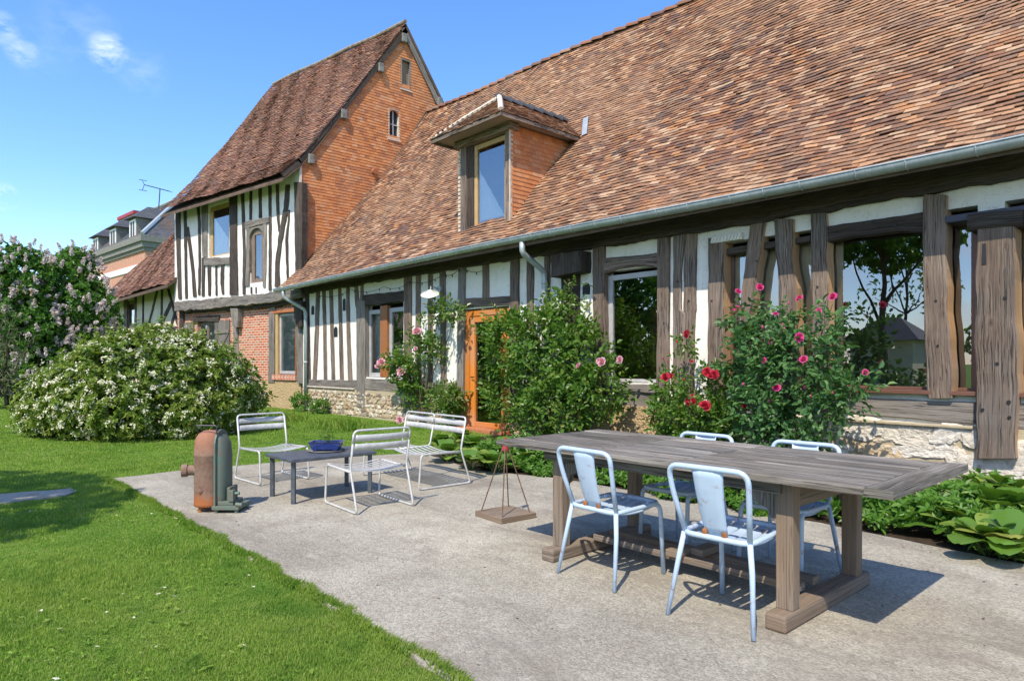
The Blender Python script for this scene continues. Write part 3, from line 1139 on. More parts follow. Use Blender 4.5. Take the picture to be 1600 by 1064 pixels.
post('stud', PX, [(822, 833.5, 395), (822, 833.5, 610)])
post('stud', PX, [(850, 859, 390), (850, 859, 610)])
post('post', PX, [(876, 905, 424), (876, 905, 630)], 'oak_dark', -.03)
# projecting beam end
q0 = fpx(858, 433, -.3); q1 = fpx(905, 391, -.3)
timber('beam_end', FM, [((q0[0], q1[1]), (q1[0], q1[1])), ((q0[0], q0[1]), (q1[0], q0[1] + .03))], -.28, .1, M['oak_dark'], house, .02, .03)
post('post', PX, [(925, 943.5, 380), (925.5, 943.5, 470), (927, 948, 620)], 'oak', -.05)
beam('lintel', PX, [(941, 404, 428), (965, 401.5, 421), (990, 399, 417), (1010, 397, 417), (1027, 395, 419)], 'oak', -.04)
beam('sill_beam', PX, [(944, 598, 611), (1000, 600, 613), (1028, 601, 615)], 'oak_grey', -.06)
beam('sill_beam', PX, [(946, 612.5, 634), (1028, 616.5, 642)], 'oak_grey', -.02)
post('post', PX, [(1026, 1044.5, 370), (1026, 1044, 500), (1024, 1043, 640)], 'oak', -.055)
# wide post with a plaster slot
post('post', PX, [(1051, 1069, 366), (1051, 1063.5, 432), (1051, 1063, 484), (1051, 1069.5, 490), (1050, 1068, 645)], 'oak', -.04)
post('post', PX, [(1069.6, 1088, 363), (1067.5, 1086, 432), (1067, 1086, 484), (1069.6, 1085, 490), (1068.1, 1082, 648)], 'oak', -.04)
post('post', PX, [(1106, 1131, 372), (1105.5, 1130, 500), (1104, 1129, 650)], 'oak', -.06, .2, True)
# carved white stone block and plaster patches over the glazing
mb = MB()
q0 = fpx(1112, 381, -.05); q1 = fpx(1160, 362, -.05)
mb.fbox(FM, q0[0], q1[0], -.07, .1, q0[1], q1[1] - .01)
for k in range(9):
    uu = q0[0] + (q1[0] - q0[0]) * (k + .5) / 9
    mb.tube([FM.p(uu - .02, -.072, q0[1] + .005), FM.p(uu + .004, -.082, (q0[1] + q1[1]) / 2), FM.p(uu + .012, -.07, q1[1] - .015)], .016, 6)
mb.build('carved_block', M['plaster'], house, bevel=.012)
# posts in front of the glazing
g0, g1 = -.07, .13
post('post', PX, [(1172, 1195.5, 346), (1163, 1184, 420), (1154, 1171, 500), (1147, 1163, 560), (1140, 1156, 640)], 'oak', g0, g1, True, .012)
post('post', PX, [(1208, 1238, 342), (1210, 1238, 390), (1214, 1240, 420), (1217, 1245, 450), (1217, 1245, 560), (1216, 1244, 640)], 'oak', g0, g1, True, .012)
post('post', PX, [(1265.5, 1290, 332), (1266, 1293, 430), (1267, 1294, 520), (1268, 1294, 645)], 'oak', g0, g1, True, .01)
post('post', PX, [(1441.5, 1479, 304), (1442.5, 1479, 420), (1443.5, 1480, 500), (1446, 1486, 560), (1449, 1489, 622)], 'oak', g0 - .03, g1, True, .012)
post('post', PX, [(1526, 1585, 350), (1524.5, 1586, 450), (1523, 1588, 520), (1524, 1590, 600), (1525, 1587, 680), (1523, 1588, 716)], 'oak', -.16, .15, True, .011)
q = hbeam(FM, PX, [(1511, 335, 360), (1550, 331, 357), (1598, 326, 352)], -.19)
timber('post_cap', FM, q, -.19, .15, M['oak_dark'], house, .012, .03)
# posts further right along the same wall
for uu, wd in ((.15, .3), (1.42, .34), (2.3, .2), (3.2, .22), (4.1, .2)):
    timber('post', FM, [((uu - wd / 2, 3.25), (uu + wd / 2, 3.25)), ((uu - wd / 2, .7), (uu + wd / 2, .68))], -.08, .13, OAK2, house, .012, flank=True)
# slot and peg holes: black plates painted in for the shade inside them
def dark_plate(name, x0, x1, y0, y1, d, m, jig=.004):
    a_, b_ = fpx(x0, y1, d); c_, e_ = fpx(x1, y0, d)
    mb = MB()
    pts = [(a_, b_), (c_, b_ + jig), (c_ - jig, e_), (a_ + jig, e_ - jig)]
    mb.add([FM.p(u, d - .003, z) for u, z in pts] + [FM.p(u, d + .02, z) for u, z in pts], [(0, 1, 2, 3)] + [(i, i + 4, (i + 1) % 4 + 4, (i + 1) % 4) for i in range(4)])
    mb.build(name, m, house)


dark_plate('mortise_shade', 1534, 1541, 380, 414, -.165, M['black_iron'])
for (x, y, d, r) in ((1535, 640, -.168, 2.2), (1576, 628, -.168, 2.6), (1577, 652, -.168, 2.2), (1558, 568, -.168, 2.2), (1570, 465, -.168, 2.0), (1277, 448, -.078, 1.6), (1284, 470, -.078, 1.8), (1058, 440, -.05, 1.6), (1076, 470, -.05, 1.7), (940, 430, -.058, 1.5), (1037, 505, -.062, 1.5), (1112, 470, -.068, 1.6), (1182, 408, -.078, 1.6), (1462, 470, -.108, 1.8), (1465, 540, -.108, 1.6), (1365, 346, -.056, 3), (1398, 352, -.056, 3)):
    u, z = fpx(x, y, d); rr = r / F_PX * 8.0
    mb = MB(); mb.tube([FM.p(u, d - .003, z), FM.p(u, d + .02, z)], rr, 8); mb.build('peg_hole_shade', M['black_iron'], house)
# lintels and panels of the wide glazing
beam('lintel', PX, [(1290, 353, 379), (1330, 348.5, 371), (1380, 341, 364), (1410, 337, 362), (1442, 331, 364)], 'oak_dark', -.05)
beam('dark_lintel', PX, [(1136, 388, 399), (1266, 368, 378)], 'oak_dark', -.0, .1)
q0 = fpx(1310, 604, -.1); q1 = fpx(1455, 618, -.1); q2 = fpx(1482, 605, -.1); q3 = fpx(1530, 612, -.1)
mb = MB()
for a_, b_ in ((UL, q1[0]), (q2[0], q3[0] - .01), (U_W1, 1.3)):
    mb.fbox(FM, a_, b_, -.10, .14, ZS - .045, ZS)
mb.build('window_sill', M['brown_metal'], house, bevel=.004)
beam('sill_beam', PX, [(1140, 604, 631), (1290, 618, 645), (1400, 624, 652), (1523, 628, 663)], 'oak_grey', -.04)
timber('sill_beam', FM, [((U_W1 + .02, .92), (U_W1 + .02, .66)), ((1.3, .92), (1.3, .66))], -.04, .1, M['oak_grey'], house)
mb = MB()
mb.fbox(FM, fpx(1288, 660)[0], fpx(1523, 660)[0], -.085, -.02, .625, .66)
mb.build('drip_ledge', M['mortar'], house, bevel=.01)
# steel lintel right
q0 = fpx(1478, 346, -.12)
mb = MB(); mb.fbox(FM, q0[0], 1.3, -.13, .1, q0[1] - .02, q0[1] + .055)
mb.build('steel_lintel', M['dark_metal'], house, bevel=.004)

# niches: black arched plates on the wall stand for the shade inside
for (x0, x1, y0, y1) in ((909.5, 921.5, 401, 421), (910, 922, 441, 461), (486.5, 491, 477, 492), (535.5, 540, 466, 486), (521.5, 527.5, 510, 527)):
    a0, b0 = fpx(x0, y1, -.003); a1, b1 = fpx(x1, y0, -.003)
    um, r = (a0 + a1) / 2, (a1 - a0) / 2
    pts = [(a0, b0), (a1, b0)] + [(um + r * math.cos(t), b1 - r + r * math.sin(t)) for t in np.linspace(0, math.pi, 9)]
    N = len(pts)
    V = [FM.p(u, -.004, z) for u, z in pts] + [FM.p(um + (u - um) * .8, -.0035, b0 + (z - b0) * .9) for u, z in pts]
    mb = MB()
    mb.add(V[:N] + [FM.p(u, .0035, z) for u, z in pts], [tuple(range(N))] + [(i, i + N, (i + 1) % N + N, (i + 1) % N) for i in range(N)])
    mb.build('niche_shade', M['black_iron'], house)

# glazing
gz = .14
u_a = fpx(1294, 500)[0]; u_b = fpx(1442, 500)[0]; u_c = fpx(1480, 500)[0]
glazed('window', FM, UL + .02, fpx(1208, 500, gz)[0] + .12, ZS, 2.93, gz, .045, M['brown_metal'], house, bottom=.03)
glazed('window', FM, fpx(1208, 500, gz)[0] + .125, fpx(1268, 500, gz)[0] + .18, ZS, 2.93, gz, .03, M['brown_metal'], house, bottom=.03)
glazed('window', FM, fpx(1268, 500, gz)[0] + .185, u_b + .16, ZS, 2.96, gz, .03, M['brown_metal'], house, bottom=.03)
glazed('window', FM, u_b + .165, UR - .02, ZS, 2.93, gz, .075, M['brown_metal'], house, bottom=.03)
glazed('window', FM, U_W1 + .03, 1.28, ZS, 2.93, gz, .06, M['brown_metal'], house, bottom=.03)
# left double window with an orange mullion
wd = H_W1
mul0 = fpx(597, 540, .08)[0]; mul1 = fpx(608, 540, .08)[0]
win = glazed('window', FM, wd[0] + .03, mul0, wd[2] + .01, wd[3] - .12, .085, .10, M['grey_frame'], house, bottom=.10)
glazed('window', FM, mul1, wd[1] - .01, wd[2] + .01, wd[3] - .12, .085, .10, M['grey_frame'], house, bottom=.10)
mb = MB(); mb.fbox(FM, mul0, mul1, .02, .14, wd[2] + .01, wd[3] - .05); mb.build('mullion', M['red_oak'], house, bevel=.006)
# door
dr = H_DR
door = MB()
door.fbox(FM, dr[0] + .02, dr[0] + .17, .02, .12, .05, dr[3] - .03)
door.fbox(FM, dr[0] + .175, dr[0] + .31, .035, .115, .05, dr[3] - .15)
door.fbox(FM, dr[1] - .16, dr[1] - .02, .02, .12, .05, dr[3] - .03)
door.fbox(FM, dr[0] + .17, dr[1] - .16, .02, .12, dr[3] - .145, dr[3] - .03)
door.fbox(FM, dr[0] + .31, dr[1] - .29, .035, .115, dr[3] - .27, dr[3] - .15)
door.fbox(FM, dr[1] - .29, dr[1] - .165, .035, .115, .05, dr[3] - .15)
door.fbox(FM, dr[0] + .31, dr[1] - .29, .035, .115, .05, .15)
do = door.build('door', M['orange_wood'], house, bevel=.008)
g = MB(); g.add([FM.p(dr[0] + .30, .08, .14), FM.p(dr[1] - .28, .08, .14), FM.p(dr[1] - .28, .08, dr[3] - .26), FM.p(dr[0] + .30, .08, dr[3] - .26)], [(0, 1, 2, 3)])
g.build('pane', M['glass'], do)
hd = MB(); hd.tube([FM.p(dr[0] + .25, .034, 1.05), FM.p(dr[0] + .25, -.01, 1.05), FM.p(dr[0] + .36, -.015, 1.05)], .01, 8)
hd.build('handle', M['black_iron'], do)
mb = MB(); mb.fbox(FM, dr[0] - .1, dr[1] + .1, -.28, .2, -.05, .05); mb.build('doorstep', M['terracotta'], house, bevel=.01)
# second window
w2 = H_W2
glazed('window', FM, w2[0] + .01, w2[1] + .04, w2[2] + .01, w2[3] - .06, .06, .085, M['grey_frame'], house, bottom=.05)

# a cream blind behind the narrow panes, a pale curtain in the left double window
mb = MB(); mb.fbox(FM, UL + .05, fpx(1318, 500, .24)[0], .24, .245, ZS + .02, 2.95); mb.build('blind', M['cream_blind'], house)
mb = MB(); V = []; F = []
for i in range(19):
    t = i / 18
    V += [FM.p(wd[0] + .08 + t * (mul0 - wd[0] - .1), .26 + .02 * math.sin(t * 26), wd[2] + .03), FM.p(wd[0] + .08 + t * (mul0 - wd[0] - .1), .26 + .02 * math.sin(t * 26), wd[3] - .1)]
for i in range(18): F.append((2 * i, 2 * i + 2, 2 * i + 3, 2 * i + 1))
mb.add(V, F); mb.build('curtain', M['curtain'], house, smooth=True)
# rooms behind the glass
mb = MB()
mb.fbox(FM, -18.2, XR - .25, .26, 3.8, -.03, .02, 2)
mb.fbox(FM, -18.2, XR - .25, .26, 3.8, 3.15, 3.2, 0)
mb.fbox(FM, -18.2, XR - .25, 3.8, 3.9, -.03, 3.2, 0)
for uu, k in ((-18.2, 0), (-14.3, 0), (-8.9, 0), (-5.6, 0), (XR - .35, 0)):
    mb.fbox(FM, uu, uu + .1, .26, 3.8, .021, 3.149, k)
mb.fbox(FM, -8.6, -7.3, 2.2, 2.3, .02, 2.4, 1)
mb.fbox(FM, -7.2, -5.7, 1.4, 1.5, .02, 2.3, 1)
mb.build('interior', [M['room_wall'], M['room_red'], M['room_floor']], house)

# ------------------------------------------------------------------ main roof
PROF = [(-.62, 3.47), (.0, 4.05), (.6, 4.70), (1.8, 6.02), (2.8, 7.20), (3.6, 8.28), (4.35, 9.42)]
VERGE = fpx(440, 440, -.6)[0] - .15


def zoff_main(u, t):
    return np.clip(t, 0, 1) * (np.interp(u, [-19, -18, -12, -7, 6], [.22, .20, .02, -.12, -.12]) + .03 * np.sin(u * .9))


def ur_main(s, h, z):
    lo = XG + .02 if h > .03 else VERGE + (XG - VERGE) * np.clip((h + .62) / .65, 0, 1) * .75
    return [(lo, XR)]


roof = tile_field('roof', FM.p(0, 0, 0), FM.a, FM.b, PROF, .098, .17, ur_main, M['roof_tile'], house, .012, .024, zoff_main, 1.2, .010)
mb = MB()
slab(mb, FM.p(0, 0, 0), FM.a, FM.b, XG + .05, XR, [(h, z - .02 - .2 * max(0, h) / 4.35) for h, z in PROF], .08)
slab(mb, FM.p(0, 0, 0), FM.a, FM.b, VERGE + .1, XG + .04, [(h, z - .02) for h, z in PROF[:2]], .09)
# back slope
V = [FM.p(XG, 4.36, 9.5), FM.p(XR, 4.36, 9.28), FM.p(XR, 9.2, 3.4), FM.p(XG, 9.2, 3.4)]
mb.add(V, [(0, 1, 2, 3)])
mb.add([FM.p(XR - .05, -.6, 3.4), FM.p(XR - .05, 9.2, 3.4), FM.p(XR - .05, 4.35, 9.3)], [(0, 1, 2)])
mb.build('roof_deck', M['soffit'], roof)
mb = MB()
# half-round ridge tiles, each lapping the next
u = XG + .2
while u < XR:
    L = .36
    z0 = 9.42 + float(zoff_main(np.array([u]), 1.0)[0]); z1 = 9.42 + float(zoff_main(np.array([u + L]), 1.0)[0])
    V = []; F = []
    for j, (uu, zz, r) in enumerate(((u - .03, z0 + .03, .125), (u + L, z1, .098))):
        for k in range(9):
            t = math.pi * k / 8
            V.append(FM.p(uu, 4.36 - r * math.cos(t), zz - .05 + r * math.sin(t)))
    for k in range(8):
        F.append((k, k + 1, k + 10, k + 9))
    c = len(V); V.append(FM.p(u - .03, 4.36, z0 - .05))
    F += [(k + 1, k, c) for k in range(8)]
    mb.add(V, F)
    u += L
mb.build('ridge_tiles', M['old_roof_tile'], roof)
# cement fillet along the verge against the tower gable is a lead-grey line
mb = MB()
mb.tube([FM.p(XG + .03, h, z + .03 + float(zoff_main(np.array([XG]), i / 5)[0])) for i, (h, z) in enumerate(PROF[1:])], .028, 6)
mb.build('verge_fillet', M['soffit'], roof)
# rafter feet under the eaves
u = -18.3
while u < XR:
    mb = MB(); mb.fbox(FM, u, u + .09, -.5, .0, 3.50, 3.60); mb.build('rafter_foot', M['oak_dark'], roof)
    u += random.uniform(.42, .5)

# gutter
GY, GZ, GR = -.66, 3.475, .085
mb = MB()
U0, U1 = VERGE - .12, XR
us = np.arange(U0, U1 + .01, .5)
gz_ = lambda u: GZ + .02 * math.sin(u * .5) + (-.055 * max(0, min(1, (-15.5 - u) / 3.0)))
V = []; F = []
K = 12
for u in us:
    for k in range(K + 1):
        t = math.pi + math.pi * k / K
        V.append(FM.p(u, GY + GR * math.cos(t), gz_(u) + GR * math.sin(t) * 1.0))
    for k in range(K + 1):
        t = 2 * math.pi - math.pi * k / K
        V.append(FM.p(u, GY + (GR - .008) * math.cos(t), gz_(u) + (GR - .008) * math.sin(t)))
W_ = 2 * (K + 1)
for i in range(len(us) - 1):
    for k in range(W_):
        l = (k + 1) % W_
        F.append((i * W_ + k, i * W_ + l, (i + 1) * W_ + l, (i + 1) * W_ + k))
mb.add(V, F)
mb.add([FM.p(U0 - .002, GY + GR * math.cos(math.pi + math.pi * k / K), gz_(U0) + GR * math.sin(math.pi + math.pi * k / K)) for k in range(K + 1)], [tuple(range(K + 1))])
mb.tube([FM.p(u, GY - GR, gz_(u) + .004) for u in us], .012, 6)
gut = mb.build('gutter', M['zinc'], house, smooth=True)
u = U0 + .3
while u < U1:
    mb = MB()
    mb.tube([FM.p(u, GY + (GR + .003) * math.cos(math.pi + math.pi * k / K), gz_(u) + (GR + .003) * math.sin(math.pi + math.pi * k / K)) for k in range(K + 1)], .007, 5)
    mb.build('gutter_joint', M['zinc'], gut)
    u += random.choice((.45, .5, .62))


def pipe_path(mb, pts, r):
    out = []
    P = [np.array(p) for p in pts]
    for i, p in enumerate(P):
        if 0 < i < len(P) - 1:
            a_ = P[i - 1] - p; b_ = P[i + 1] - p
            d_ = min(.1, np.linalg.norm(a_) * .4, np.linalg.norm(b_) * .4)
            a_ = p + a_ / np.linalg.norm(a_) * d_; b_ = p + b_ / np.linalg.norm(b_) * d_
            for t in np.linspace(0, 1, 5):
                out.append(a_ * (1 - t) ** 2 + 2 * p * t * (1 - t) + b_ * t * t)
        else:
            out.append(p)
    mb.tube(out, r, 12)


mb = MB()
ua = fpx(443, 460, GY)[0]; ub = fpx(477.5, 560, -.1)[0]
pipe_path(mb, [FM.p(ua, GY, 3.36), FM.p(ua, GY, 3.17), FM.p(ub, -.1, 2.83), FM.p(ub, -.1, 0.02)], .05)
for z in (1.35, 2.7):
    mb.tube([FM.p(ub, -.1, z - .03), FM.p(ub, -.1, z + .03)], .058, 12)
mb.build('downpipe', M['zinc'], house, smooth=True)
mb = MB()
ua = fpx(816, 395, GY)[0]; ub = fpx(850.5, 480, -.11)[0]
pipe_path(mb, [FM.p(ua, GY, 3.40), FM.p(ua, GY, 3.22), FM.p(ub, -.11, 2.95), FM.p(ub, -.11, 0.02)], .05)
mb.tube([FM.p(ub, -.11, 2.72), FM.p(ub, -.11, 2.78)], .058, 12)
mb.build('downpipe', M['zinc'], house, smooth=True)

# ------------------------------------------------------------------ dormer
DL, DRR = -10.90, -9.40
DZ0, DZ1 = 3.98, 5.74
mb = MB()
mb.fbox(FM, DL, DL + .17, -.02, .12, DZ0, DZ1)
mb.fbox(FM, DRR - .13, DRR, -.02, .12, DZ0, DZ1)
mb.fbox(FM, DL - .12, DRR + .1, -.10, .14, DZ1, DZ1 + .14)
mb.fbox(FM, DL + .17, DRR - .13, -.03, .12, DZ0 - .05, DZ0 + .06)
dor = mb.build('dormer', M['oak'], house, bevel=.012)
glazed('window_frame', FM, DL + .36, DRR - .13, DZ0 + .06, DZ1 - .02, .05, .09, M['yellow_wood'], dor, bottom=.05)
mb = MB(); mb.fbox(FM, DL + .17, DL + .36, .03, .12, DZ0 + .06, DZ1)
mb.build('jamb_board', M['oak_dark'], dor)
# side cheeks: tile hung right side, plain left side
chk = [(0.10, DZ1 + .02), (1.72, DZ1 + .02)]


def roof_h(z):
    return float(np.interp(z, [p[1] for p in PROF], [p[0] for p in PROF]))


ck = tile_field('cheek', FM.p(DRR + .012, 0, 0), FM.b, -FM.a, [(0, 4.05), (0, DZ1 + .08)], .085, .16,
                lambda s, h, z: [(.0, roof_h(z + .05))], M['hung_tile'], dor, .010, .002, None, .2, .005, .001)
mb = MB()
V = [FM.p(DRR, .0, 4.0), FM.p(DRR, roof_h(DZ1) + .1, DZ1 + .1), FM.p(DRR, .0, DZ1 + .1)]
V2 = [FM.p(DRR - .1, .0, 4.0), FM.p(DRR - .1, roof_h(DZ1) + .1, DZ1 + .1), FM.p(DRR - .1, .0, DZ1 + .1)]
mb.add(V + V2, [(0, 1, 2), (5, 4, 3)])
V = [FM.p(DL, .0, 4.0), FM.p(DL, roof_h(DZ1) + .1, DZ1 + .1), FM.p(DL, .0, DZ1 + .1)]
V2 = [FM.p(DL + .1, .0, 4.0), FM.p(DL + .1, roof_h(DZ1) + .1, DZ1 + .1), FM.p(DL + .1, .0, DZ1 + .1)]
mb.add(V + V2, [(2, 1, 0), (3, 4, 5)])
mb.fbox(FM, DL + .1, DRR - .1, 1.3, 1.35, 4.0, 5.85)
mb.build('lining', M['plaster'], ck)
mb = MB()
z = DZ0 - .02
while z < DZ1 - .1:
    mb.fbox(FM, DL - .075, DL - .003, -.03, .05, z, z + .055); z += .083
mb.fbox(FM, DL - .055, DL - .004, .0, .06, DZ0, DZ1)
mb.build('tile_edge', M['cement'], dor)
mb = MB()
mb.fbox(FM, DRR + .002, DRR + .022, -.035, .05, DZ0 - .03, DZ1)
mb.build('edge_fillet', M['cement'], dor)
# curtain drawn aside behind the glass
mb = MB()
V = []; F = []
for i in range(25):
    t = i / 24
    u = DL + .40 + t * .92
    d = .115 + .010 * math.sin(t * 34)
    V += [FM.p(u, d, DZ0 + .05), FM.p(u, d, DZ0 + .05 + 1.25 * (1 - t) + .02)]
for i in range(24):
    F.append((2 * i, 2 * i + 2, 2 * i + 3, 2 * i + 1))
mb.add(V, F)
mb.build('curtain', M['curtain'], dor, smooth=True)
# hipped tiled roof of the dormer
EL, ER, EY, EZ = -11.30, -9.11, -.50, 5.90
RX, RYF, RZ = -10.17, .42, 6.66


def hip_face(name, O, a, b, prof, ur, parent):
    return tile_field(name, O, a, b, prof, .095, .165, ur, M['roof_tile'], parent, .013, .01)


RB = roof_h(RZ) + .1
Lf = RYF - EY
df = tile_field('dormer_roof', FM.p(0, EY, 0), FM.a, FM.b, [(0, EZ), (Lf, RZ)], .095, .165,
                lambda s, h, z: [(EL + (RX - EL) * h / Lf, ER + (RX - ER) * h / Lf)], M['roof_tile'], dor, .013, .008)
wr = ER - RX
tile_field('roof_side', FM.p(ER, 0, 0), FM.b, -FM.a, [(0, EZ), (wr, RZ)], .095, .165,
           lambda s, h, z: [(EY + (RYF - EY) * h / wr, roof_h(z) + .12)], M['roof_tile'], df, .013, .008)
wl = RX - EL
tile_field('roof_side', FM.p(EL, 0, 0), -FM.b, FM.a, [(0, EZ), (wl, RZ)], .095, .165,
           lambda s, h, z: [(-(roof_h(z) + .12), -(EY + (RYF - EY) * h / wl))], M['roof_tile'], df, .013, .008)
mb = MB()
top = [FM.p(EL + .03, EY + .03, EZ - .02), FM.p(ER - .03, EY + .03, EZ - .02), FM.p(ER - .03, roof_h(EZ) + .2, EZ - .02), FM.p(EL + .03, roof_h(EZ) + .2, EZ - .02), FM.p(RX, RYF, RZ - .02), FM.p(RX, RB + .2, RZ - .02)]
mb.add(top, [(0, 1, 4), (1, 2, 5, 4), (3, 0, 4, 5), (0, 3, 2, 1)])
mb.fbox(FM, EL, ER, EY + .01, EY + .05, EZ - .07, EZ + .0)
mb.fbox(FM, ER - .05, ER - .005, EY + .05, roof_h(EZ), EZ - .07, EZ + .0)
mb.fbox(FM, EL + .005, EL + .05, EY + .05, roof_h(EZ), EZ - .07, EZ + .0)
mb.build('eave_board', M['orange_wood'] if False else M['oak'], df)
mb = MB()
d = RYF - .05
while d < RB:
    V = []; F = []
    for j, (dd, r, up) in enumerate(((d - .03, .13, .025), (d + .3, .105, 0))):
        for k in range(9):
            t = math.pi * k / 8
            V.append(FM.p(RX + r * math.cos(t), dd, RZ - .04 + up + r * math.sin(t)))
    for k in range(8):
        F.append((k, k + 1, k + 10, k + 9))
    c = len(V); V.append(FM.p(RX, d - .03, RZ - .04)); F += [(k + 1, k, c) for k in range(8)]
    mb.add(V, F, None, 0)
    d += .3
mb.tube([FM.p(ER - .05, EY + .05, EZ + .05), FM.p((ER + RX) / 2, (EY + RYF) / 2, (EZ + RZ) / 2 + .05), FM.p(RX, RYF - .02, RZ + .05)], .055, 7, mi=1)
mb.tube([FM.p(EL + .05, EY + .05, EZ + .04), FM.p((EL + RX) / 2, (EY + RYF) / 2, (EZ + RZ) / 2 + .04), FM.p(RX, RYF - .02, RZ + .04)], .04, 7, mi=1)
mb.build('ridge_tiles', [M['slate_tile'], M['cement']], df)
mb = MB()
mb.add([FM.p(ER + .02, roof_h(EZ) - .02, EZ + .04), FM.p(ER + .16, roof_h(EZ) - .02, EZ + .05), FM.p(ER - .25, roof_h(EZ + .6) - .02, EZ + .64), FM.p(ER - .40, roof_h(EZ + .6) - .02, EZ + .62)], [(0, 1, 2, 3)])
mb.build('flashing', M['zinc'], df)


# ------------------------------------------------------------------ the tall gabled house
A9 = math.radians(9)
FT = Frame((-18.44, 8.45), A9)
T4 = (260, 300, 5.318); T5 = (280, 460, 6.65)
UTL = -7.74
tower = thing('gabled_house', 'tall half-timbered house with orange tile-hung gable and brick ground floor', 'house', (-22, 9.5, 0))
wL = FT.px(326, 403); wR = FT.px(358.5, 314)
v0 = FT.px(391, 443); v1 = FT.px(412, 354)
mb = MB()
wall_with_holes(mb, FT, UTL, -.02, 3.35, 7.10, [(wL[0], wR[0], wL[1], wR[1]), (v0[0], v1[0], v0[1], v1[1])], 0, .2)
# side walls and rear
mb.fbox(FT, UTL, UTL + .18, .201, 7.0, 0, 7.1)
mb.build('wall', M['plaster'], tower)
mb = MB()
mb.box((-18.82, 8.6, 0), (-18.65, 15.4, 7.0))
P = [(-18.65, 8.6, 7.0), (-18.65, 15.4, 7.0), (-18.65, 12.0, 12.1)]
mb.add(P + [(x - .15, y, z) for x, y, z in P], [(0, 1, 2), (5, 4, 3)])
q = [FT.p(UTL + .02, .1, 7.0), FT.p(UTL + .02, 7.0, 7.0), FT.p(UTL + .02, 3.5, 12.1)]
mb.add(q, [(0, 2, 1)])
mb.build('rear_wall', M['tan_render'], tower)

# tile-hung gable facing the long roof
YA, ZA, SL = 12.02, 12.22, 1.45


def gable_rows(s, h, z):
    y0 = 8.47 if z < 7.15 else YA - (ZA - z) / SL
    y1 = YA + (ZA - z) / SL
    if z < 9.35:
        y1 = min(y1, 8.5 + roof_h(z) + .12)
    out = [(y0, y1)]
    for (a_, b_, c_, d_) in GW:
        if c_ < z < d_:
            o2 = []
            for (p_, q_) in out:
                if a_ > p_: o2.append((p_, min(a_, q_)))
                if b_ < q_: o2.append((max(b_, p_), q_))
            out = o2
    return [x for x in out if x[1] - x[0] > .03]


def gw(x0, x1, y0, y1):
    a_ = on_x(x0, y1, XG + .02); b_ = on_x(x1, y0, XG + .02)
    return (a_[1], b_[1], a_[2], b_[2])


GW = [gw(628, 640.5, 98, 136), gw(608.5, 623, 175, 214)]
gab = tile_field('gable', np.array([XG + .012, 0, 0]), np.array([0, 1.0, 0]), np.array([-1.0, 0, 0]), [(0, 4.0), (0, 12.15)], .088, .165, gable_rows, M['gable_tile'], tower, .011, .004, None, .25, .006, .0005)
FG = Frame((XG, 0), math.pi / 2)   # u = Y, d into the wall = -X
for k, (a_, b_, c_, d_) in enumerate(GW):
    mb = MB()
    wall_with_holes(mb, FG, a_ - .05, b_ + .05, c_ - .06, d_ + .05, [(a_ + .0, b_ - .0, c_, d_)], -.028, .10)
    fr_o = mb.build('gable_window', M['cement'] if k else M['oak_grey'], tower)
    mb = MB(); mb.fbox(FG, a_ - .04, b_ + .04, .09, .12, c_ - .04, d_ + .04); mb.build('pane', M['room_wall'] if k == 0 else M['black_iron'], fr_o)
    mb = MB(); mb.fbox(FG, a_ - .07, b_ + .07, -.06, .0, c_ - .10, c_ - .062); mb.build('sill', M['cement'], fr_o)
    if k:
        # round head
        um, r = (a_ + b_) / 2, (b_ - a_) / 2
        mb = MB()
        pts = [(a_ - .01, d_ + .02), (a_ - .01, d_ - r)] + [(um - r * math.cos(t), d_ - r + r * math.sin(t)) for t in np.linspace(0, math.pi, 9)] + [(b_ + .01, d_ - r), (b_ + .01, d_ + .02)]
        N = len(pts)
        mb.add([FG.p(u, -.02, z) for u, z in pts] + [FG.p(u, .06, z) for u, z in pts], [tuple(range(N))[::-1]] + [(i, (i + 1) % N, (i + 1) % N + N, i + N) for i in range(N)])
        mb.build('arch_head', M['hung_tile'], fr_o)
        mb = MB(); mb.fbox(FG, (a_ + b_) / 2 - .02, (a_ + b_) / 2 + .02, .05, .08, c_, d_); mb.fbox(FG, a_, b_, .052, .078, (c_ + d_) / 2 - .015, (c_ + d_) / 2 + .015); mb.build('glazing_bar', M['grey_frame'], fr_o)
# vent pot sticking out of the gable
q = on_x(583, 268, XG)
mb = MB(); mb.tube([q + np.array([-.05, 0, .0]), q + np.array([.16, 0, -.03])], .085, 12)
mb.build('vent_pipe', M['terracotta'], tower)
mb = MB(); mb.fbox(FG, 8.44, 8.52, -.05, .03, 4.05, 7.1); mb.build('edge_fillet', M['cement'], tower, bevel=.01)

# tiled roof
TP = [(-.58, 6.70), (-.05, 7.20), (.5, 7.90), (3.52, 12.33)]
rl = FT.px(428, 135, 3.52)[0]; el = FT.px(250, 322, -.55)[0]


def ur_t(s, h, z):
    hi = (.12 + h * math.sin(A9)) / math.cos(A9)
    lo = el + (rl - el) * (h + .58) / 4.1
    return [(lo, hi)]


tr_ = tile_field('roof', FT.p(0, 0, 0), FT.a, FT.b, TP, .10, .17, ur_t, M['old_roof_tile'], tower, .013, .04, None, 1.6, .012)
mb = MB()
O = FT.p(0, 0, 0)
V = []
for (h, z) in TP:
    (lo, hi), = ur_t(0, h, z)
    V += [FT.p(lo + .04, h + .03, z - .17), FT.p(hi - .02, h + .03, z - .17), FT.p(lo + .04, h + .03, z - .24), FT.p(hi - .02, h + .03, z - .24)]
F = []
for i in range(len(TP) - 1):
    k = i * 4
    F += [(k, k + 1, k + 5, k + 4), (k + 2, k + 6, k + 7, k + 3), (k + 1, k + 3, k + 7, k + 5), (k, k + 4, k + 6, k + 2)]
F.append((0, 2, 3, 1))
mb.add(V, F)
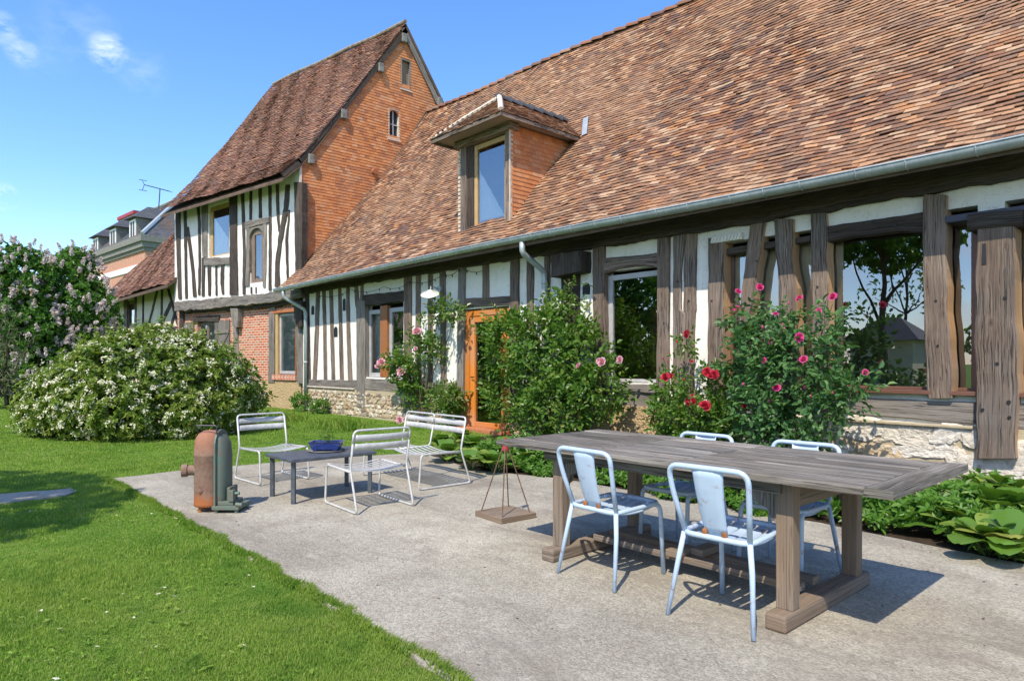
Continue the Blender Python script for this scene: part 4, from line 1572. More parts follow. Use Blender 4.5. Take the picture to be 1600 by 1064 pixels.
# rear slope
(lo, hi), = ur_t(0, 3.52, 12.33)
b0 = np.array([-18.02, 12.02, 12.30])
mb.add([FT.p(lo, 3.52, 12.3), FT.p(hi, 3.52, 12.3), np.array([-18.25, 15.9, 6.7]), FT.p(lo - .6, 7.6, 6.7)], [(0, 1, 2, 3)])
mb.add([FT.p(lo, 3.52, 12.16), FT.p(hi, 3.52, 12.16), np.array([-18.25, 15.9, 6.56]), FT.p(lo - .6, 7.6, 6.56)], [(3, 2, 1, 0)])
mb.add([FT.p(hi, 3.52, 12.3), FT.p(hi, 3.52, 12.16), np.array([-18.25, 15.9, 6.56]), np.array([-18.25, 15.9, 6.7])], [(0, 1, 2, 3)])
mb.build('roof_deck', M['soffit'], tr_)
mb = MB()
pts = [FT.p(u, 3.50, 12.36 + .02 * math.sin(u * 2)) for u in np.linspace(rl, (.12 + 3.5 * math.sin(A9)) / math.cos(A9), 24)]
mb.tube(pts, .06, 8)
mb.build('ridge', M['old_mortar'], tr_)
# rear verge tiles seen edge-on and bargeboards
xb = -18.39
yf = lambda z: YA - (ZA + .1 - z) / SL


def bar(name, p, q, hgt, thk, m, par):
    p = np.array(p); q = np.array(q)
    t = (q - p) / np.linalg.norm(q - p)
    nrm = np.array([0, -t[2], t[1]]) if t[1] > 0 else np.array([0, t[2], -t[1]])
    if nrm[2] < 0: nrm = -nrm
    mb = MB(); V = []; 
    L = np.linalg.norm(q - p); N = 14
    for i in range(N + 1):
        c = p + (q - p) * i / N
        w = hgt * (1 + .12 * nz(i * .7, p[1]))
        for (x, s_) in ((0, 0), (thk, 0), (thk, -w), (0, -w)):
            V.append(c + np.array([x, 0, 0]) + nrm * s_)
    F = []; UV = []
    for i in range(N):
        for k in range(4):
            l = (k + 1) % 4
            F.append((i * 4 + k, i * 4 + l, i * 4 + 4 + l, i * 4 + 4 + k))
            w_ = .15
            UV.append([(k * w_, i * L / N), (k * w_ + w_, i * L / N), (k * w_ + w_, (i + 1) * L / N), (k * w_, (i + 1) * L / N)])
    F += [(0, 1, 2, 3), (N * 4 + 3, N * 4 + 2, N * 4 + 1, N * 4)]; UV += [[(0, 0)] * 4] * 2
    mb.add(V, F, UV)
    return mb.build(name, M[m], par)


bar('bargeboard', (xb, 8.35, 7.15), (xb, YA, ZA - .02), .15, .05, 'oak_dark', tower)
bar('bargeboard', (xb, YA, ZA - .02), (xb, 14.2, ZA - .02 - 2.18 * SL), .2, .05, 'oak_grey', tower)
bar('bargeboard', (xb, 7.85, 6.72), (xb, 8.4, 7.2), .16, .05, 'oak_dark', tower)
for (x_, y_) in ((632.5, 50), (596, 96), (538, 168), (487, 238), (688, 150)):
    q = on_x(x_, y_, -18.3)
    mb = MB(); mb.box((-18.44, q[1] - .09, q[2] - .34), (-18.27, q[1] + .09, q[2] - .06))
    mb.build('purlin_end', M['slate_stone'], tower, bevel=.02)

# ---- timber frame of the upper storey
def tp(name, crop, rows, m='oak_grey', d0=-.03, d1=.1, rough=.012):
    return timber(name, FT, vpost(FT, crop, rows, d0), d0, d1, M[m], tower, rough)


def tb(name, crop, cols, m='oak_grey', d0=-.03, d1=.1, rough=.012):
    return timber(name, FT, hbeam(FT, crop, cols, d0), d0, d1, M[m], tower, rough)


tp('corner_post', T4, [(68, 108, 96), (82, 112, 500), (96, 122, 888)], 'oak_dark', -.04)
tp('stud', T4, [(136, 158, 92), (143, 165, 300), (148, 168, 600), (154, 174, 886)], 'oak_dark')
tp('brace', T4, [(158, 180, 290), (184, 208, 480), (206, 230, 660), (218, 246, 872)], 'oak_dark', -.034)
tp('stud', T4, [(244, 268, 60), (260, 280, 260), (264, 282, 600), (260, 280, 856)], 'oak_dark')
tp('post', T4, [(290, 338, 40), (290, 336, 300), (296, 334, 540)], 'oak_grey', -.04)
tp('post', T4, [(292, 318, 546), (290, 312, 866)], 'oak_dark', -.034)
tp('post', T4, [(518, 580, 0), (524, 580, 400), (522, 590, 856)], 'oak_dark', -.045)
tb('lintel', T4, [(325, 30, 72), (420, 15, 50), (520, 10, 40)], 'oak_dark', -.03)
tb('sill', T4, [(312, 552, 612), (420, 546, 612), (522, 540, 600)], 'oak_grey', -.06, .1, .025)
tp('stud', T4, [(340, 368, 615), (344, 366, 862)], 'oak_dark')
tp('stud', T4, [(403, 418, 615), (406, 420, 860)], 'oak_dark')
tp('stud', T4, [(450, 478, 605), (446, 474, 760), (460, 476, 850)], 'oak_dark')
tp('stud', T4, [(614, 640, -20), (624, 646, 220), (634, 656, 500), (630, 654, 852)], 'oak_dark')
tp('stud', T4, [(688, 708, -30), (686, 706, 232)], 'oak_dark')
tp('stud', T4, [(762, 786, -40), (766, 788, 216)], 'oak_dark')
tb('lintel', T4, [(650, 250, 306), (700, 240, 296), (760, 226, 275), (852, 212, 258)], 'oak_grey', -.05, .1, .02)
tp('post', T4, [(660, 688, 300), (664, 690, 500), (652, 684, 782)], 'oak_grey', -.04)
tp('post', T4, [(800, 826, 262), (804, 826, 500), (798, 818, 790)], 'oak_grey', -.04)
tp('stud', T4, [(842, 868, -50), (848, 870, 200), (848, 868, 500), (846, 868, 818)], 'oak_dark')
tp('stud', T4, [(905, 930, -60), (912, 934, 200), (928, 940, 330)], 'oak_dark')
tp('brace', T4, [(985, 1022, -60), (972, 1010, 130), (950, 984, 260), (920, 952, 430), (900, 936, 600), (898, 936, 790)], 'oak_dark', -.036, .1, .02)
tp('brace', T4, [(1000, 1022, 150), (1006, 1020, 230), (984, 1006, 400), (990, 1008, 560), (998, 1012, 755)], 'oak_dark', -.03)
tp('corner_post', T4, [(1058, 1124, -80), (1062, 1124, 300), (1070, 1122, 720)], 'oak_dark', -.05, .15)
tp('stud', T4, [(697, 707, 790), (697, 707, 846)], 'oak_dark')
tp('stud', T4, [(738, 746, 790), (738, 746, 842)], 'oak_dark')
# jetty
tb('jetty_beam', T4, [(66, 912, 992), (300, 895, 975), (490, 872, 957), (760, 850, 930), (1000, 818, 892), (1120, 805, 875)], 'oak_grey', -.16, .12, .03)
tb('jetty_plate', T4, [(110, 985, 1010), (500, 955, 985), (850, 925, 958), (1110, 870, 920)], 'oak_dark', -.02, .18, .02)
# windows of the upper storey
glazed('window', FT, wL[0] + .02, wR[0] - .0, wL[1] + .02, wR[1] - .02, .06, .13, M['yellow_wood'], tower, bottom=.04)
wn = glazed('window', FT, v0[0] + .01, v1[0] - .01, v0[1] + .01, v1[1] - .03, .04, .17, M['brown_frame'], tower, bottom=.11)
mb = MB()
um, r = (v0[0] + v1[0]) / 2, (v1[0] - v0[0]) / 2
zt = v1[1]
pts = [(v0[0] - .01, zt + .03), (v0[0] - .01, zt - r * .75)] + [(um - r * math.cos(t), zt - r * .75 + r * .75 * math.sin(t)) for t in np.linspace(0.1, math.pi - .1, 9)] + [(v1[0] + .01, zt - r * .75), (v1[0] + .01, zt + .03)]
N = len(pts)
mb.add([FT.p(u, -.035, z) for u, z in pts] + [FT.p(u, .05, z) for u, z in pts], [tuple(range(N))[::-1]] + [(i, (i + 1) % N, (i + 1) % N + N, i + N) for i in range(N)],
       [[(z, u) for u, z in pts[::-1]]] + [[(0, 0), (.1, 0), (.1, .1), (0, .1)]] * N)
mb.build('arch_head', M['oak_grey'], wn)
for (a_, b_, c_, d_, pat) in ((wL[0] + .15, wR[0] - .1, wL[1] + .06, wL[1] + 1.35, 1), ):
    mb = MB(); V = []; F = []
    for i in range(25):
        t = i / 24
        u = a_ + (b_ - a_) * t
        d = .135 + .012 * math.sin(t * 34)
        hgt = (d_ - c_) * (1 - t * .75)
        V += [FT.p(u, d, c_), FT.p(u, d, c_ + hgt)]
    for i in range(24): F.append((2 * i, 2 * i + 2, 2 * i + 3, 2 * i + 1))
    mb.add(V, F); mb.build('curtain', M['curtain'], tower, smooth=True)
mb = MB()
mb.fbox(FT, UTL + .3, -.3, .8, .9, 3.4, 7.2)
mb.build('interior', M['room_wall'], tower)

# ---- brick ground floor
gL = FT.px(308, 552, .1); gR = FT.px(336, 501, .1)
kL = FT.px(431, 585, .1); kR = FT.px(464, 487, .1)
ZB = .80
mb = MB()
wall_with_holes(mb, FT, UTL, -.02, ZB, 3.34, [(gL[0], gR[0], gL[1] - .5, gR[1]), (kL[0], kR[0], kL[1], kR[1])], .10, .3)
mb.build('brick_wall', M['brick'], tower)
mb = MB(); mb.fbox(FT, UTL, -.02, .07, .32, -.05, ZB)
mb.build('plinth', M['tan_render'], tower)
mb = MB(); random.seed(4)
q0 = FT.px(388, 610, .05)[0]; q1 = FT.px(408, 610, .05)[0]
stones(mb, Frame(FT.p(0, .07, 0)[:2], A9), q0 - .6, q1, .05, ZB, .22, .18, .4, .07, .01, 3, 0, 0, .3)
mb.build('corner_stones', M['limestone'], tower)


def tg(name, crop, rows, m='oak_grey', d0=.05, d1=.25):
    return timber(name, FT, vpost(FT, crop, rows, d0), d0, d1, M[m], tower, .014)


tg('corner_post', T5, [(0, 38, 165), (-4, 36, 900)], 'oak_dark', .03)
tg('corbel', T5, [(528, 606, 145), (540, 604, 250), (556, 600, 340)], 'oak_grey', -.10)
tg('post', T5, [(560, 606, 335), (562, 610, 915)], 'oak_grey', .06)
tg('post', T5, [(932, 990, 105), (926, 986, 500), (920, 984, 915)], 'oak_grey', .04)
tg('post', T5, [(1208, 1270, 320), (1214, 1272, 600), (1222, 1278, 925)], 'oak_grey', -.0)
tg('corbel', T5, [(1186, 1284, 70), (1190, 1276, 200), (1204, 1272, 335)], 'oak_dark', -.14)
tb('lintel', T5, [(140, 232, 295), (270, 220, 278), (408, 212, 290)], 'oak_dark', .04, .25)
glazed('window', FT, gL[0] + .02, gR[0] - .02, gL[1] - .5, gR[1] - .03, .17, .09, M['brown_frame'], tower, mull=(((gL[0] + gR[0]) / 2 - .05, (gL[0] + gR[0]) / 2 + .05),), bars=((gL[1] + .1, gL[1] + .14),))
glazed('window', FT, kL[0] + .16, kR[0] - .05, kL[1] + .02, kR[1] - .03, .13, .07, M['grey_frame'], tower, bottom=.09)
for u0_, u1_, mm_ in ((kL[0] + .03, kL[0] + .16, 'yellow_wood'), (kR[0] - .04, kR[0] - .005, 'red_oak')):
    mb = MB(); mb.fbox(FT, u0_, u1_, .06, .2, kL[1], kR[1] - .01)
    mb.build('window_jamb', M[mm_], tower, bevel=.005)
mb = MB(); mb.fbox(FT, kL[0] - .15, kR[0] + .05, .03, .12, kR[1], kR[1] + .10); mb.build('brick_lintel', M['terracotta'], tower)
mb = MB(); mb.fbox(FT, kL[0] - .1, kR[0] + .03, .02, .12, kL[1] - .16, kL[1] - .002); mb.build('brick_sill', M['brick'], tower)
for nm, x0, x1, y0, y1 in (('l', 20, 138, 290, 640), ('r', 358, 512, 268, 650)):
    p0 = FT.px(280 + x0 / 6.65, 460 + y1 / 6.65, .03); p1 = FT.px(280 + x1 / 6.65, 460 + y0 / 6.65, .03)
    mb = MB()
    nb = 4; wdt = (p1[0] - p0[0]) / nb
    for i in range(nb):
        mb.fbox(FT, p0[0] + i * wdt + .004, p0[0] + (i + 1) * wdt - .004, .06, .09, p0[1], p1[1] + .02 * (i % 2))
    sh = mb.build('shutter', M['door_board'], tower, bevel=.004)
    for zz in (p1[1] - .42, p0[1] + .2):
        mb = MB(); mb.fbox(FT, p0[0] + .02, p1[0] - .02, .035, .06, zz, zz + .12)
        mb.build('ledge', M['oak_grey'], sh, bevel=.004)
    if nm == 'r':
        A = np.array([p0[0] + .5 * (p1[0] - p0[0]), p0[1] + .33]); B = np.array([p1[0] - .06, p1[1] - .44])
        timber('shutter_brace', FT, [((A[0] - .05, A[1]), (A[0] + .05, A[1])), ((B[0] - .05, B[1]), (B[0] + .05, B[1]))], .036, .059, M['oak_grey'], sh)

# ------------------------------------------------------------------ low wing beyond the tall house
FE = Frame((0, 7.7))
E4 = (140, 360, 5.52)
wing = thing('low_wing', 'low cream half-timbered wing with long mossy tiled roof beyond the tall house', 'house', (-32, 8.5, 0))
XE0, XE1 = -39.2, -25.9
mb = MB()
p0 = FE.px(140 + 318 / 5.52, 360 + 850 / 5.52); p1 = FE.px(140 + 388 / 5.52, 360 + 590 / 5.52)
wall_with_holes(mb, FE, XE0, XE1, 0, 4.75, [(p0[0], p1[0], p0[1], p1[1])], 0, .2)
mb.fbox(FE, XE0, XE0 + .2, .202, 7, 0, 4.7)
mb.fbox(FE, XE0 + .201, XE1, 6.8, 7, 0, 4.7)
mb.build('wall', M['cream_plaster'], wing)
EPR = [(-.75, 4.18), (-.1, 4.72), (.5, 5.35), (4.4, 9.85)]
er = tile_field('roof', FE.p(0, 0, 0), FE.a, FE.b, EPR, .11, .18, lambda s, h, z: [(XE0 - .45, XE1)], M['old_roof_tile'], wing, .014, .06, None, 1.9, .013)
mb = MB(); slab(mb, FE.p(0, 0, 0), FE.a, FE.b, XE0 - .4, XE1, [(h, z - .03) for h, z in EPR], .1)
mb.add([FE.p(XE0 - .4, 4.4, 9.8), FE.p(XE1, 4.4, 9.8), FE.p(XE1, 8.2, 4.5), FE.p(XE0 - .4, 8.2, 4.5)], [(0, 1, 2, 3)])
mb.add([FE.p(XE0, -.1, 4.6), FE.p(XE0, 7.0, 4.6), FE.p(XE0, 4.4, 9.7)], [(0, 1, 2)])
mb.build('roof_deck', M['soffit'], er)


def te(name, rows, m='oak_dark', d0=-.03):
    return timber(name, FE, vpost(FE, E4, rows, d0), d0, .1, M[m], wing, .015)


te('post', [(190, 212, 600), (195, 215, 920)]); te('brace', [(200, 215, 640), (244, 258, 905)])
te('post', [(292, 322, 580), (296, 318, 880)], 'oak'); te('post', [(386, 402, 570), (384, 400, 880)], 'oak')
te('stud', [(453, 465, 555), (450, 462, 870)]); te('brace', [(570, 586, 520), (530, 545, 690), (482, 496, 868)])
te('stud', [(612, 628, 510), (610, 624, 860)]); te('brace', [(665, 682, 505), (702, 718, 640), (750, 768, 822)])
te('brace', [(790, 806, 480), (740, 758, 640), (680, 698, 865)], d0=-.035); te('stud', [(803, 817, 460), (802, 814, 820)])
te('brace', [(692, 722, 610), (606, 640, 790)], 'oak_dark', -.02)
timber('sole_beam', FE, hbeam(FE, E4, [(150, 918, 960), (480, 865, 1000), (860, 812, 960)], -.05), -.05, .1, M['oak_dark'], wing, .02)
glazed('window', FE, p0[0], p1[0], p0[1], p1[1], .05, .16, M['brown_frame'], wing)
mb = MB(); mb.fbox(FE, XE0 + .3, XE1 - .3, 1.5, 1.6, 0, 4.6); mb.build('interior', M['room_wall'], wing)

# ------------------------------------------------------------------ brick mansion far behind
MA = math.radians(4.7)
c0 = CAM + ray(220, 366) * 60
FMa = Frame(c0[:2], MA)
MZ = c0[2]
mansion = thing('brick_mansion', 'distant brick mansion with slate roof, three dormers and a red chimney', 'house', (c0[0] - 8, c0[1] + 5, 0))
LM = -22
mb = MB(); mb.fbox(FMa, LM, -.45, .5, 12, 0, MZ - 1.3)
V_ = mb.build('wall', M['brick'], mansion)
mb = MB()
mb.fbox(FMa, LM - .1, -.35, .4, 12.1, MZ - 3.0, MZ - 2.45)
mb.build('string_course', M['white_paint'], mansion)
mb = MB()
for (o_, z0, z1) in ((.35, 1.35, 1.05), (.18, 1.05, .55), (.0, .55, .0)):
    mb.fbox(FMa, LM - .4 + o_, -o_, o_, 12.4 - o_, MZ - z0 + .002, MZ - z1)
mb.build('cornice', M['slate_stone'], mansion)
RS_ = .95
H_ = 5.2
mr = tile_field('roof', FMa.p(0, 0, MZ), FMa.a, FMa.b, [(.15, 0), (H_ / RS_ + .15, H_)], .30, .4, lambda s, h, z: [(LM + h - .15, -h)], M['slate_tile'], mansion, .012, .01)
tile_field('roof_side', FMa.p(0, 0, MZ), FMa.b, -FMa.a, [(.15, 0), (H_ / RS_ + .15, H_)], .30, .4, lambda s, h, z: [(h, 12.4 - h)], M['slate_tile'], mr, .012, .01)
mb = MB()
hh_ = H_ / RS_ + .1
pk = [FMa.p(LM, .1, MZ - .03), FMa.p(-.1, .1, MZ - .03), FMa.p(-.1, 12.3, MZ - .03), FMa.p(LM, 12.3, MZ - .03), FMa.p(LM + hh_, hh_, MZ + H_ - .05), FMa.p(-hh_, hh_, MZ + H_ - .05)]
mb.add(pk, [(0, 1, 5, 4), (1, 2, 5), (2, 3, 4, 5), (3, 0, 4), (3, 2, 1, 0)])
mb.build('roof_deck', M['soffit'], mr)
mb = MB()
mb.tube([FMa.p(-.15, .15, MZ + .1), FMa.p(-hh_, hh_, MZ + H_ + .05)], .2, 6)
mb.tube([FMa.p(LM + hh_, hh_, MZ + H_ + .05), FMa.p(-hh_, hh_, MZ + H_ + .05)], .16, 6)
mb.build('hip_flashing', M['zinc'], mr)


def mdorm(x0, x1, yb, yt, xa, ya):
    d = .55
    a_ = FMa.px(130 + x0 / 6.65, 280 + yb / 6.65, d); b_ = FMa.px(130 + x1 / 6.65, 280 + yt / 6.65, d)
    ap = FMa.px(130 + xa / 6.65, 280 + ya / 6.65, 1.9)
    u0, u1, z0 = a_[0] - .35, b_[0] + .35, MZ + .25
    z1 = FMa.px(130 + x1 / 6.65, 280 + yt / 6.65, d)[1] + .15
    mb = MB(); mb.fbox(FMa, u0, u1, d, d + 4, z0, z1)
    o = mb.build('dormer', M['slate_stone'], mansion)
    mb = MB()
    e = .4
    zt = z1 + 1.35; um = (u0 + u1) / 2
    P = [FMa.p(u0 - e, d - e, z1), FMa.p(u1 + e, d - e, z1), FMa.p(u1 + e, d + 5, z1), FMa.p(u0 - e, d + 5, z1), FMa.p(um, d + 1.3, zt), FMa.p(um, d + 5, zt)]
    mb.add(P, [(0, 1, 4), (1, 2, 5, 4), (3, 0, 4, 5), (0, 3, 2, 1)])
    mb.build('dormer_roof', M['slate_tile'], o)
    mb = MB()
    mb.fbox(FMa, u0 + .12, u0 + .34, d - .06, d, z0, z1 - .12); mb.fbox(FMa, u1 - .34, u1 - .12, d - .06, d, z0, z1 - .12)
    mb.fbox(FMa, u0 + .34, u1 - .34, d - .06, d, z1 - .3, z1 - .12); mb.fbox(FMa, um - .06, um + .06, d - .05, d, z0, z1 - .3)
    mb.build('window_frame', M['white_paint'], o)
    mb = MB(); mb.fbox(FMa, u0 + .34, u1 - .34, d - .02, d + .0, z0, z1 - .3); mb.build('pane', M['dark_metal'], o)


mdorm(112, 150, 740, 612, 215, 510)
mdorm(290, 335, 650, 515, 400, 405)
mdorm(495, 540, 570, 420, 615, 300)
a_ = FMa.px(130 + 395 / 6.65, 280 + 395 / 6.65, 4.5); b_ = FMa.px(130 + 560 / 6.65, 280 + 320 / 6.65, 4.5)
mb = MB(); mb.fbox(FMa, a_[0], b_[0], 4.2, 5.2, MZ + 2, b_[1] - .1)
ch = mb.build('chimney', M['terracotta'], mansion)
mb = MB(); mb.fbox(FMa, a_[0] - .1, b_[0] + .1, 4.1, 5.3, b_[1] - .45, b_[1] - .1 + .003); mb.build('chimney_cap', M['red_plastic'], ch)

# television aerial on its mast, standing on the mansion roof
q = CAM + ray(246, 335) * 66
ant = thing('tv_antenna', 'thin grey television aerial on a mast above the far roofs', 'antenna', tuple(q))
mb = MB(); mt = CAM + ray(250, 296) * 66
mb.tube([q - np.array([0, 0, 1.2]), mt], .05, 6); mb.build('mast', M['dark_metal'], ant)
mb = MB()
e0 = CAM + ray(225.5, 289) * 66; e1 = CAM + ray(266, 299.5) * 66
mb.tube([e0, e1], .045, 6)
for t in np.linspace(.12, .98, 9):
    c = e0 + (e1 - e0) * t
    mb.tube([c + np.array([.25, -.32, .0]), c - np.array([.25, -.32, .0])], .022, 5)
for s_ in (-1, 1):
    mb.tube([e0 + np.array([0, 0, 0]), e0 + np.array([-.3, -.1, s_ * .5])], .03, 5)
    mb.tube([e0 + np.array([-.3, -.4, s_ * .5]), e0 + np.array([-.3, .3, s_ * .5])], .03, 5)
mb.build('boom', M['dark_metal'], ant)


# ------------------------------------------------------------------ dining table
TX0, TX1, TY0, TY1, TZ = -3.66, -1.03, 3.17, 4.31, .78
table = thing('dining_table', 'long weathered grey plank table on two trestles on the patio', 'table', (-2.35, 3.74, 0))
random.seed(31)


def planks(name, x0, x1, ny, th=.036, end=None):
    mb = MB()
    wd = (TY1 - TY0) / ny
    for i in range(ny):
        a_, b_ = TY0 + i * wd + .004, TY0 + (i + 1) * wd - .004
        dz = random.uniform(-.003, .003)
        x1e = x1 - (end or 0)
        N = 8
        V = []; F = []; UV = []
        o = random.random() * 9
        for j in range(N + 1):
            x = x0 + (x1e - x0) * j / N
            w1 = .0015 * nz(x * 3, i * 7.1)
            for (yy, zz) in ((a_ + w1, TZ - th), (a_ + w1, TZ - .006 + dz), (a_ + .006 + w1, TZ + dz), (b_ - .006 + w1, TZ + dz + .001 * nz(x * 5, i)), (b_ + w1, TZ - .006 + dz), (b_ + w1, TZ - th)):
                V.append((x, yy, zz))
        pp = [0, .03, .038, .038 + wd, .046 + wd, .08 + wd, .08 + 2 * wd]
        for j in range(N):
            for k in range(6):
                l = (k + 1) % 6
                F.append((j * 6 + k, j * 6 + 6 + k, j * 6 + 6 + l, j * 6 + l))
                va, vb = (x1e - x0) * j / N, (x1e - x0) * (j + 1) / N
                UV.append([(o + pp[k], o + va), (o + pp[k], o + vb), (o + pp[k + 1], o + vb), (o + pp[k + 1], o + va)])
        F += [(5, 4, 3, 2, 1, 0), tuple(N * 6 + k for k in range(6))]; UV += [[(o, o)] * 6] * 2
        mb.add(V, F, UV)
    if end:
        mb.box((x1 - end + .003, TY0 - .004, TZ - th - .002), (x1, TY1 + .004, TZ + .001))
    return mb.build(name, M['table_wood'], table, bevel=0)


XA, XB = -2.83, -2.18
planks('table_leaf', TX0, XA - .003, 6)
planks('table_leaf', XA, XB - .003, 6)
planks('table_leaf', XB, TX1, 6, .038, .125)
random.seed(9)
for yy in (TY0 + .11, TY1 - .15):
    mb = MB(); mb.box((TX0 + .38, yy, TZ - .11), (TX1 - .56, yy + .035, TZ - .037)); mb.build('side_rail', M['table_wood'], table, bevel=.004)
for x in (-3.17, -1.58):
    mb = MB()
    mb.box((x - .055, 3.20, .0), (x + .055, 4.30, .085)); mb.build('foot', M['trestle_wood'], table, bevel=.012)
    for y in (3.30, 4.12):
        mb = MB(); mb.box((x - .045, y, .084), (x + .045, y + .082, TZ - .037)); lg = mb.build('leg', M['trestle_wood'] if y < 4 else M['trestle_wood'], table, bevel=.006)
        # shaped bracket under the top
        mb = MB()
        pr = [(0, TZ - .037), (-.22, TZ - .037), (-.215, TZ - .07), (-.16, TZ - .12), (-.13, TZ - .17), (-.05, TZ - .20), (-.03, TZ - .25), (0, TZ - .27)]
        sgn = 1 if x > -2 else -1
        V = [(x + sgn * (px_ - .05), y + .02, z) for px_, z in pr] + [(x + sgn * (px_ - .05), y + .065, z) for px_, z in pr]
        N = len(pr)
        mb.add(V, [tuple(range(N)), tuple(range(2 * N - 1, N - 1, -1))] + [(i, i + N, (i + 1) % N + N, (i + 1) % N) for i in range(N)],
               [[(p_, z) for p_, z in pr], [(p_, z) for p_, z in pr[::-1]]] + [[(0, 0), (.04, 0), (.04, .1), (0, .1)]] * N)
        mb.build('bracket', M['table_wood'], lg)
    mb = MB(); mb.box((x - .022, 3.386, TZ - .19), (x + .022, 4.119, TZ - .038)); mb.build('end_rail', M['trestle_wood'], table, bevel=.004)
for y in (3.60, 3.78):
    mb = MB(); mb.box((-3.11, y, .087), (-1.64, y + .075, .13)); mb.build('stretcher', M['trestle_wood'], table, bevel=.005)
for x, y in ((-2.45, 3.52), (-2.36, 3.66)):
    mb = MB(); mb.box((x, y, .131), (x + .09, y + .2, .175)); mb.build('wedge', M['trestle_wood'], table, bevel=.006)


# ------------------------------------------------------------------ painted metal chairs
def arc_pts(P, r=.05, n_=5, closed=False):
    P = [np.array(p, float) for p in P]
    out = []
    N = len(P)
    for i, p in enumerate(P):
        if not closed and i in (0, N - 1):
            out.append(p); continue
        a_ = P[i - 1] - p; b_ = P[(i + 1) % N] - p
        d_ = min(r, np.linalg.norm(a_) * .45, np.linalg.norm(b_) * .45)
        a_ = p + a_ / np.linalg.norm(a_) * d_; b_ = p + b_ / np.linalg.norm(b_) * d_
        for t in np.linspace(0, 1, n_):
            out.append(a_ * (1 - t) ** 2 + 2 * p * t * (1 - t) + b_ * t * t)
    return out


def metal_chair(label, loc, rz):
    t = thing('metal_chair', label, 'chair', loc, rz, 'painted metal chairs round the long table', local=True)
    bp = M['blue_white_paint']
    mb = MB()
    mb.tube(arc_pts([(-.18, -.165, .445), (-.212, -.235, .66), (-.222, -.268, .805), (.222, -.268, .805), (.212, -.235, .66), (.18, -.165, .445)], .085, 7), .0145, 10)
    mb.build('back_frame', bp, t, smooth=True)
    mb = MB()
    ring = arc_pts([(-.19, -.185, .44), (-.195, .235, .455), (.195, .235, .455), (.19, -.185, .44)], .075, 6, True)
    mb.tube(ring, .0145, 10, True)
    mb.build('seat_frame', bp, t, smooth=True)
    mb = MB()
    for i in range(5):
        x0 = -.172 + i * .07
        V = []; F = []
        for j in range(11):
            y = -.175 + .40 * j / 10
            dip = -.026 * math.sin(math.pi * min(1, max(0, (y + .18) / .40))) - .008
            for (xx, zz) in ((x0, -.010), (x0 + .006, 0), (x0 + .054, 0), (x0 + .060, -.010)):
                V.append((xx, y, .452 + dip + zz))
        for j in range(10):
            for k in range(3):
                F.append((j * 4 + k, j * 4 + k + 1, j * 4 + 5 + k, j * 4 + 4 + k))
        mb.add(V, F)
    so = mb.build('seat', bp, t, smooth=False)
    sm = so.modifiers.new('thick', 'SOLIDIFY'); sm.thickness = .003
    mb = MB(); V = []; F = []
    for j in range(9):
        f = j / 8
        y = -.170 - .100 * f - .012 * math.sin(math.pi * f); z = .452 + .350 * f; hw = .064 + .024 * f
        for (xx, dy) in ((-1, .012), (-.86, -.002), (-.4, -.008), (.4, -.008), (.86, -.002), (1, .012)):
            V.append((xx * hw, y + dy * .8, z))
    for j in range(8):
        for k in range(5):
            F.append((j * 6 + k, j * 6 + k + 1, j * 6 + 7 + k, j * 6 + 6 + k))
    mb.add(V, F)
    bo = mb.build('backrest', bp, t, smooth=True)
    sm = bo.modifiers.new('thick', 'SOLIDIFY'); sm.thickness = .004
    V0, F0 = ico(2)
    for x in (-.056, .056):
        mb = MB()
        P = V0 * np.array([.016, .006, .026]) + np.array([x, -.186, .458])
        P = P + np.array([[.004 * nz(p[0] * 90, p[1] * 90, p[2] * 90)] * 3 for p in P])
        mb.add(P, F0)
        mb.build('weld_rust', M['rust'], bo)
    for (x, y0, y1, xo) in ((-1, -.17, -.245, .238), (1, -.17, -.245, .238)):
        mb = MB(); mb.tube([(x * .184, y0, .44), (x * .205, -.19, .3), (x * xo, y1, .004)], .0145, 10, rs=[.0145, .014, .0115])
        mb.build('leg', bp, t, smooth=True)
    for x in (-1, 1):
        mb = MB(); mb.tube(arc_pts([(x * .175, .12, .452), (x * .19, .235, .445), (x * .196, .262, .004)], .07, 6), .0145, 10)
        mb.build('leg', bp, t, smooth=True)
    return t


ch0 = metal_chair('pale blue metal chair at the near side of the table, closest to the camera', (-1.84, 3.25, 0), math.radians(2))
copy_thing(ch0, (-2.70, 3.31, 0), math.radians(-3), 'pale blue metal chair at the near side of the table, farther from the camera')
copy_thing(ch0, (-1.955, 4.13, 0), math.radians(181), 'pale blue chair tucked under the far table side, beside the right trestle')
copy_thing(ch0, (-2.70, 4.12, 0), math.radians(178), 'pale blue chair tucked under the far table side, near the middle leaf')


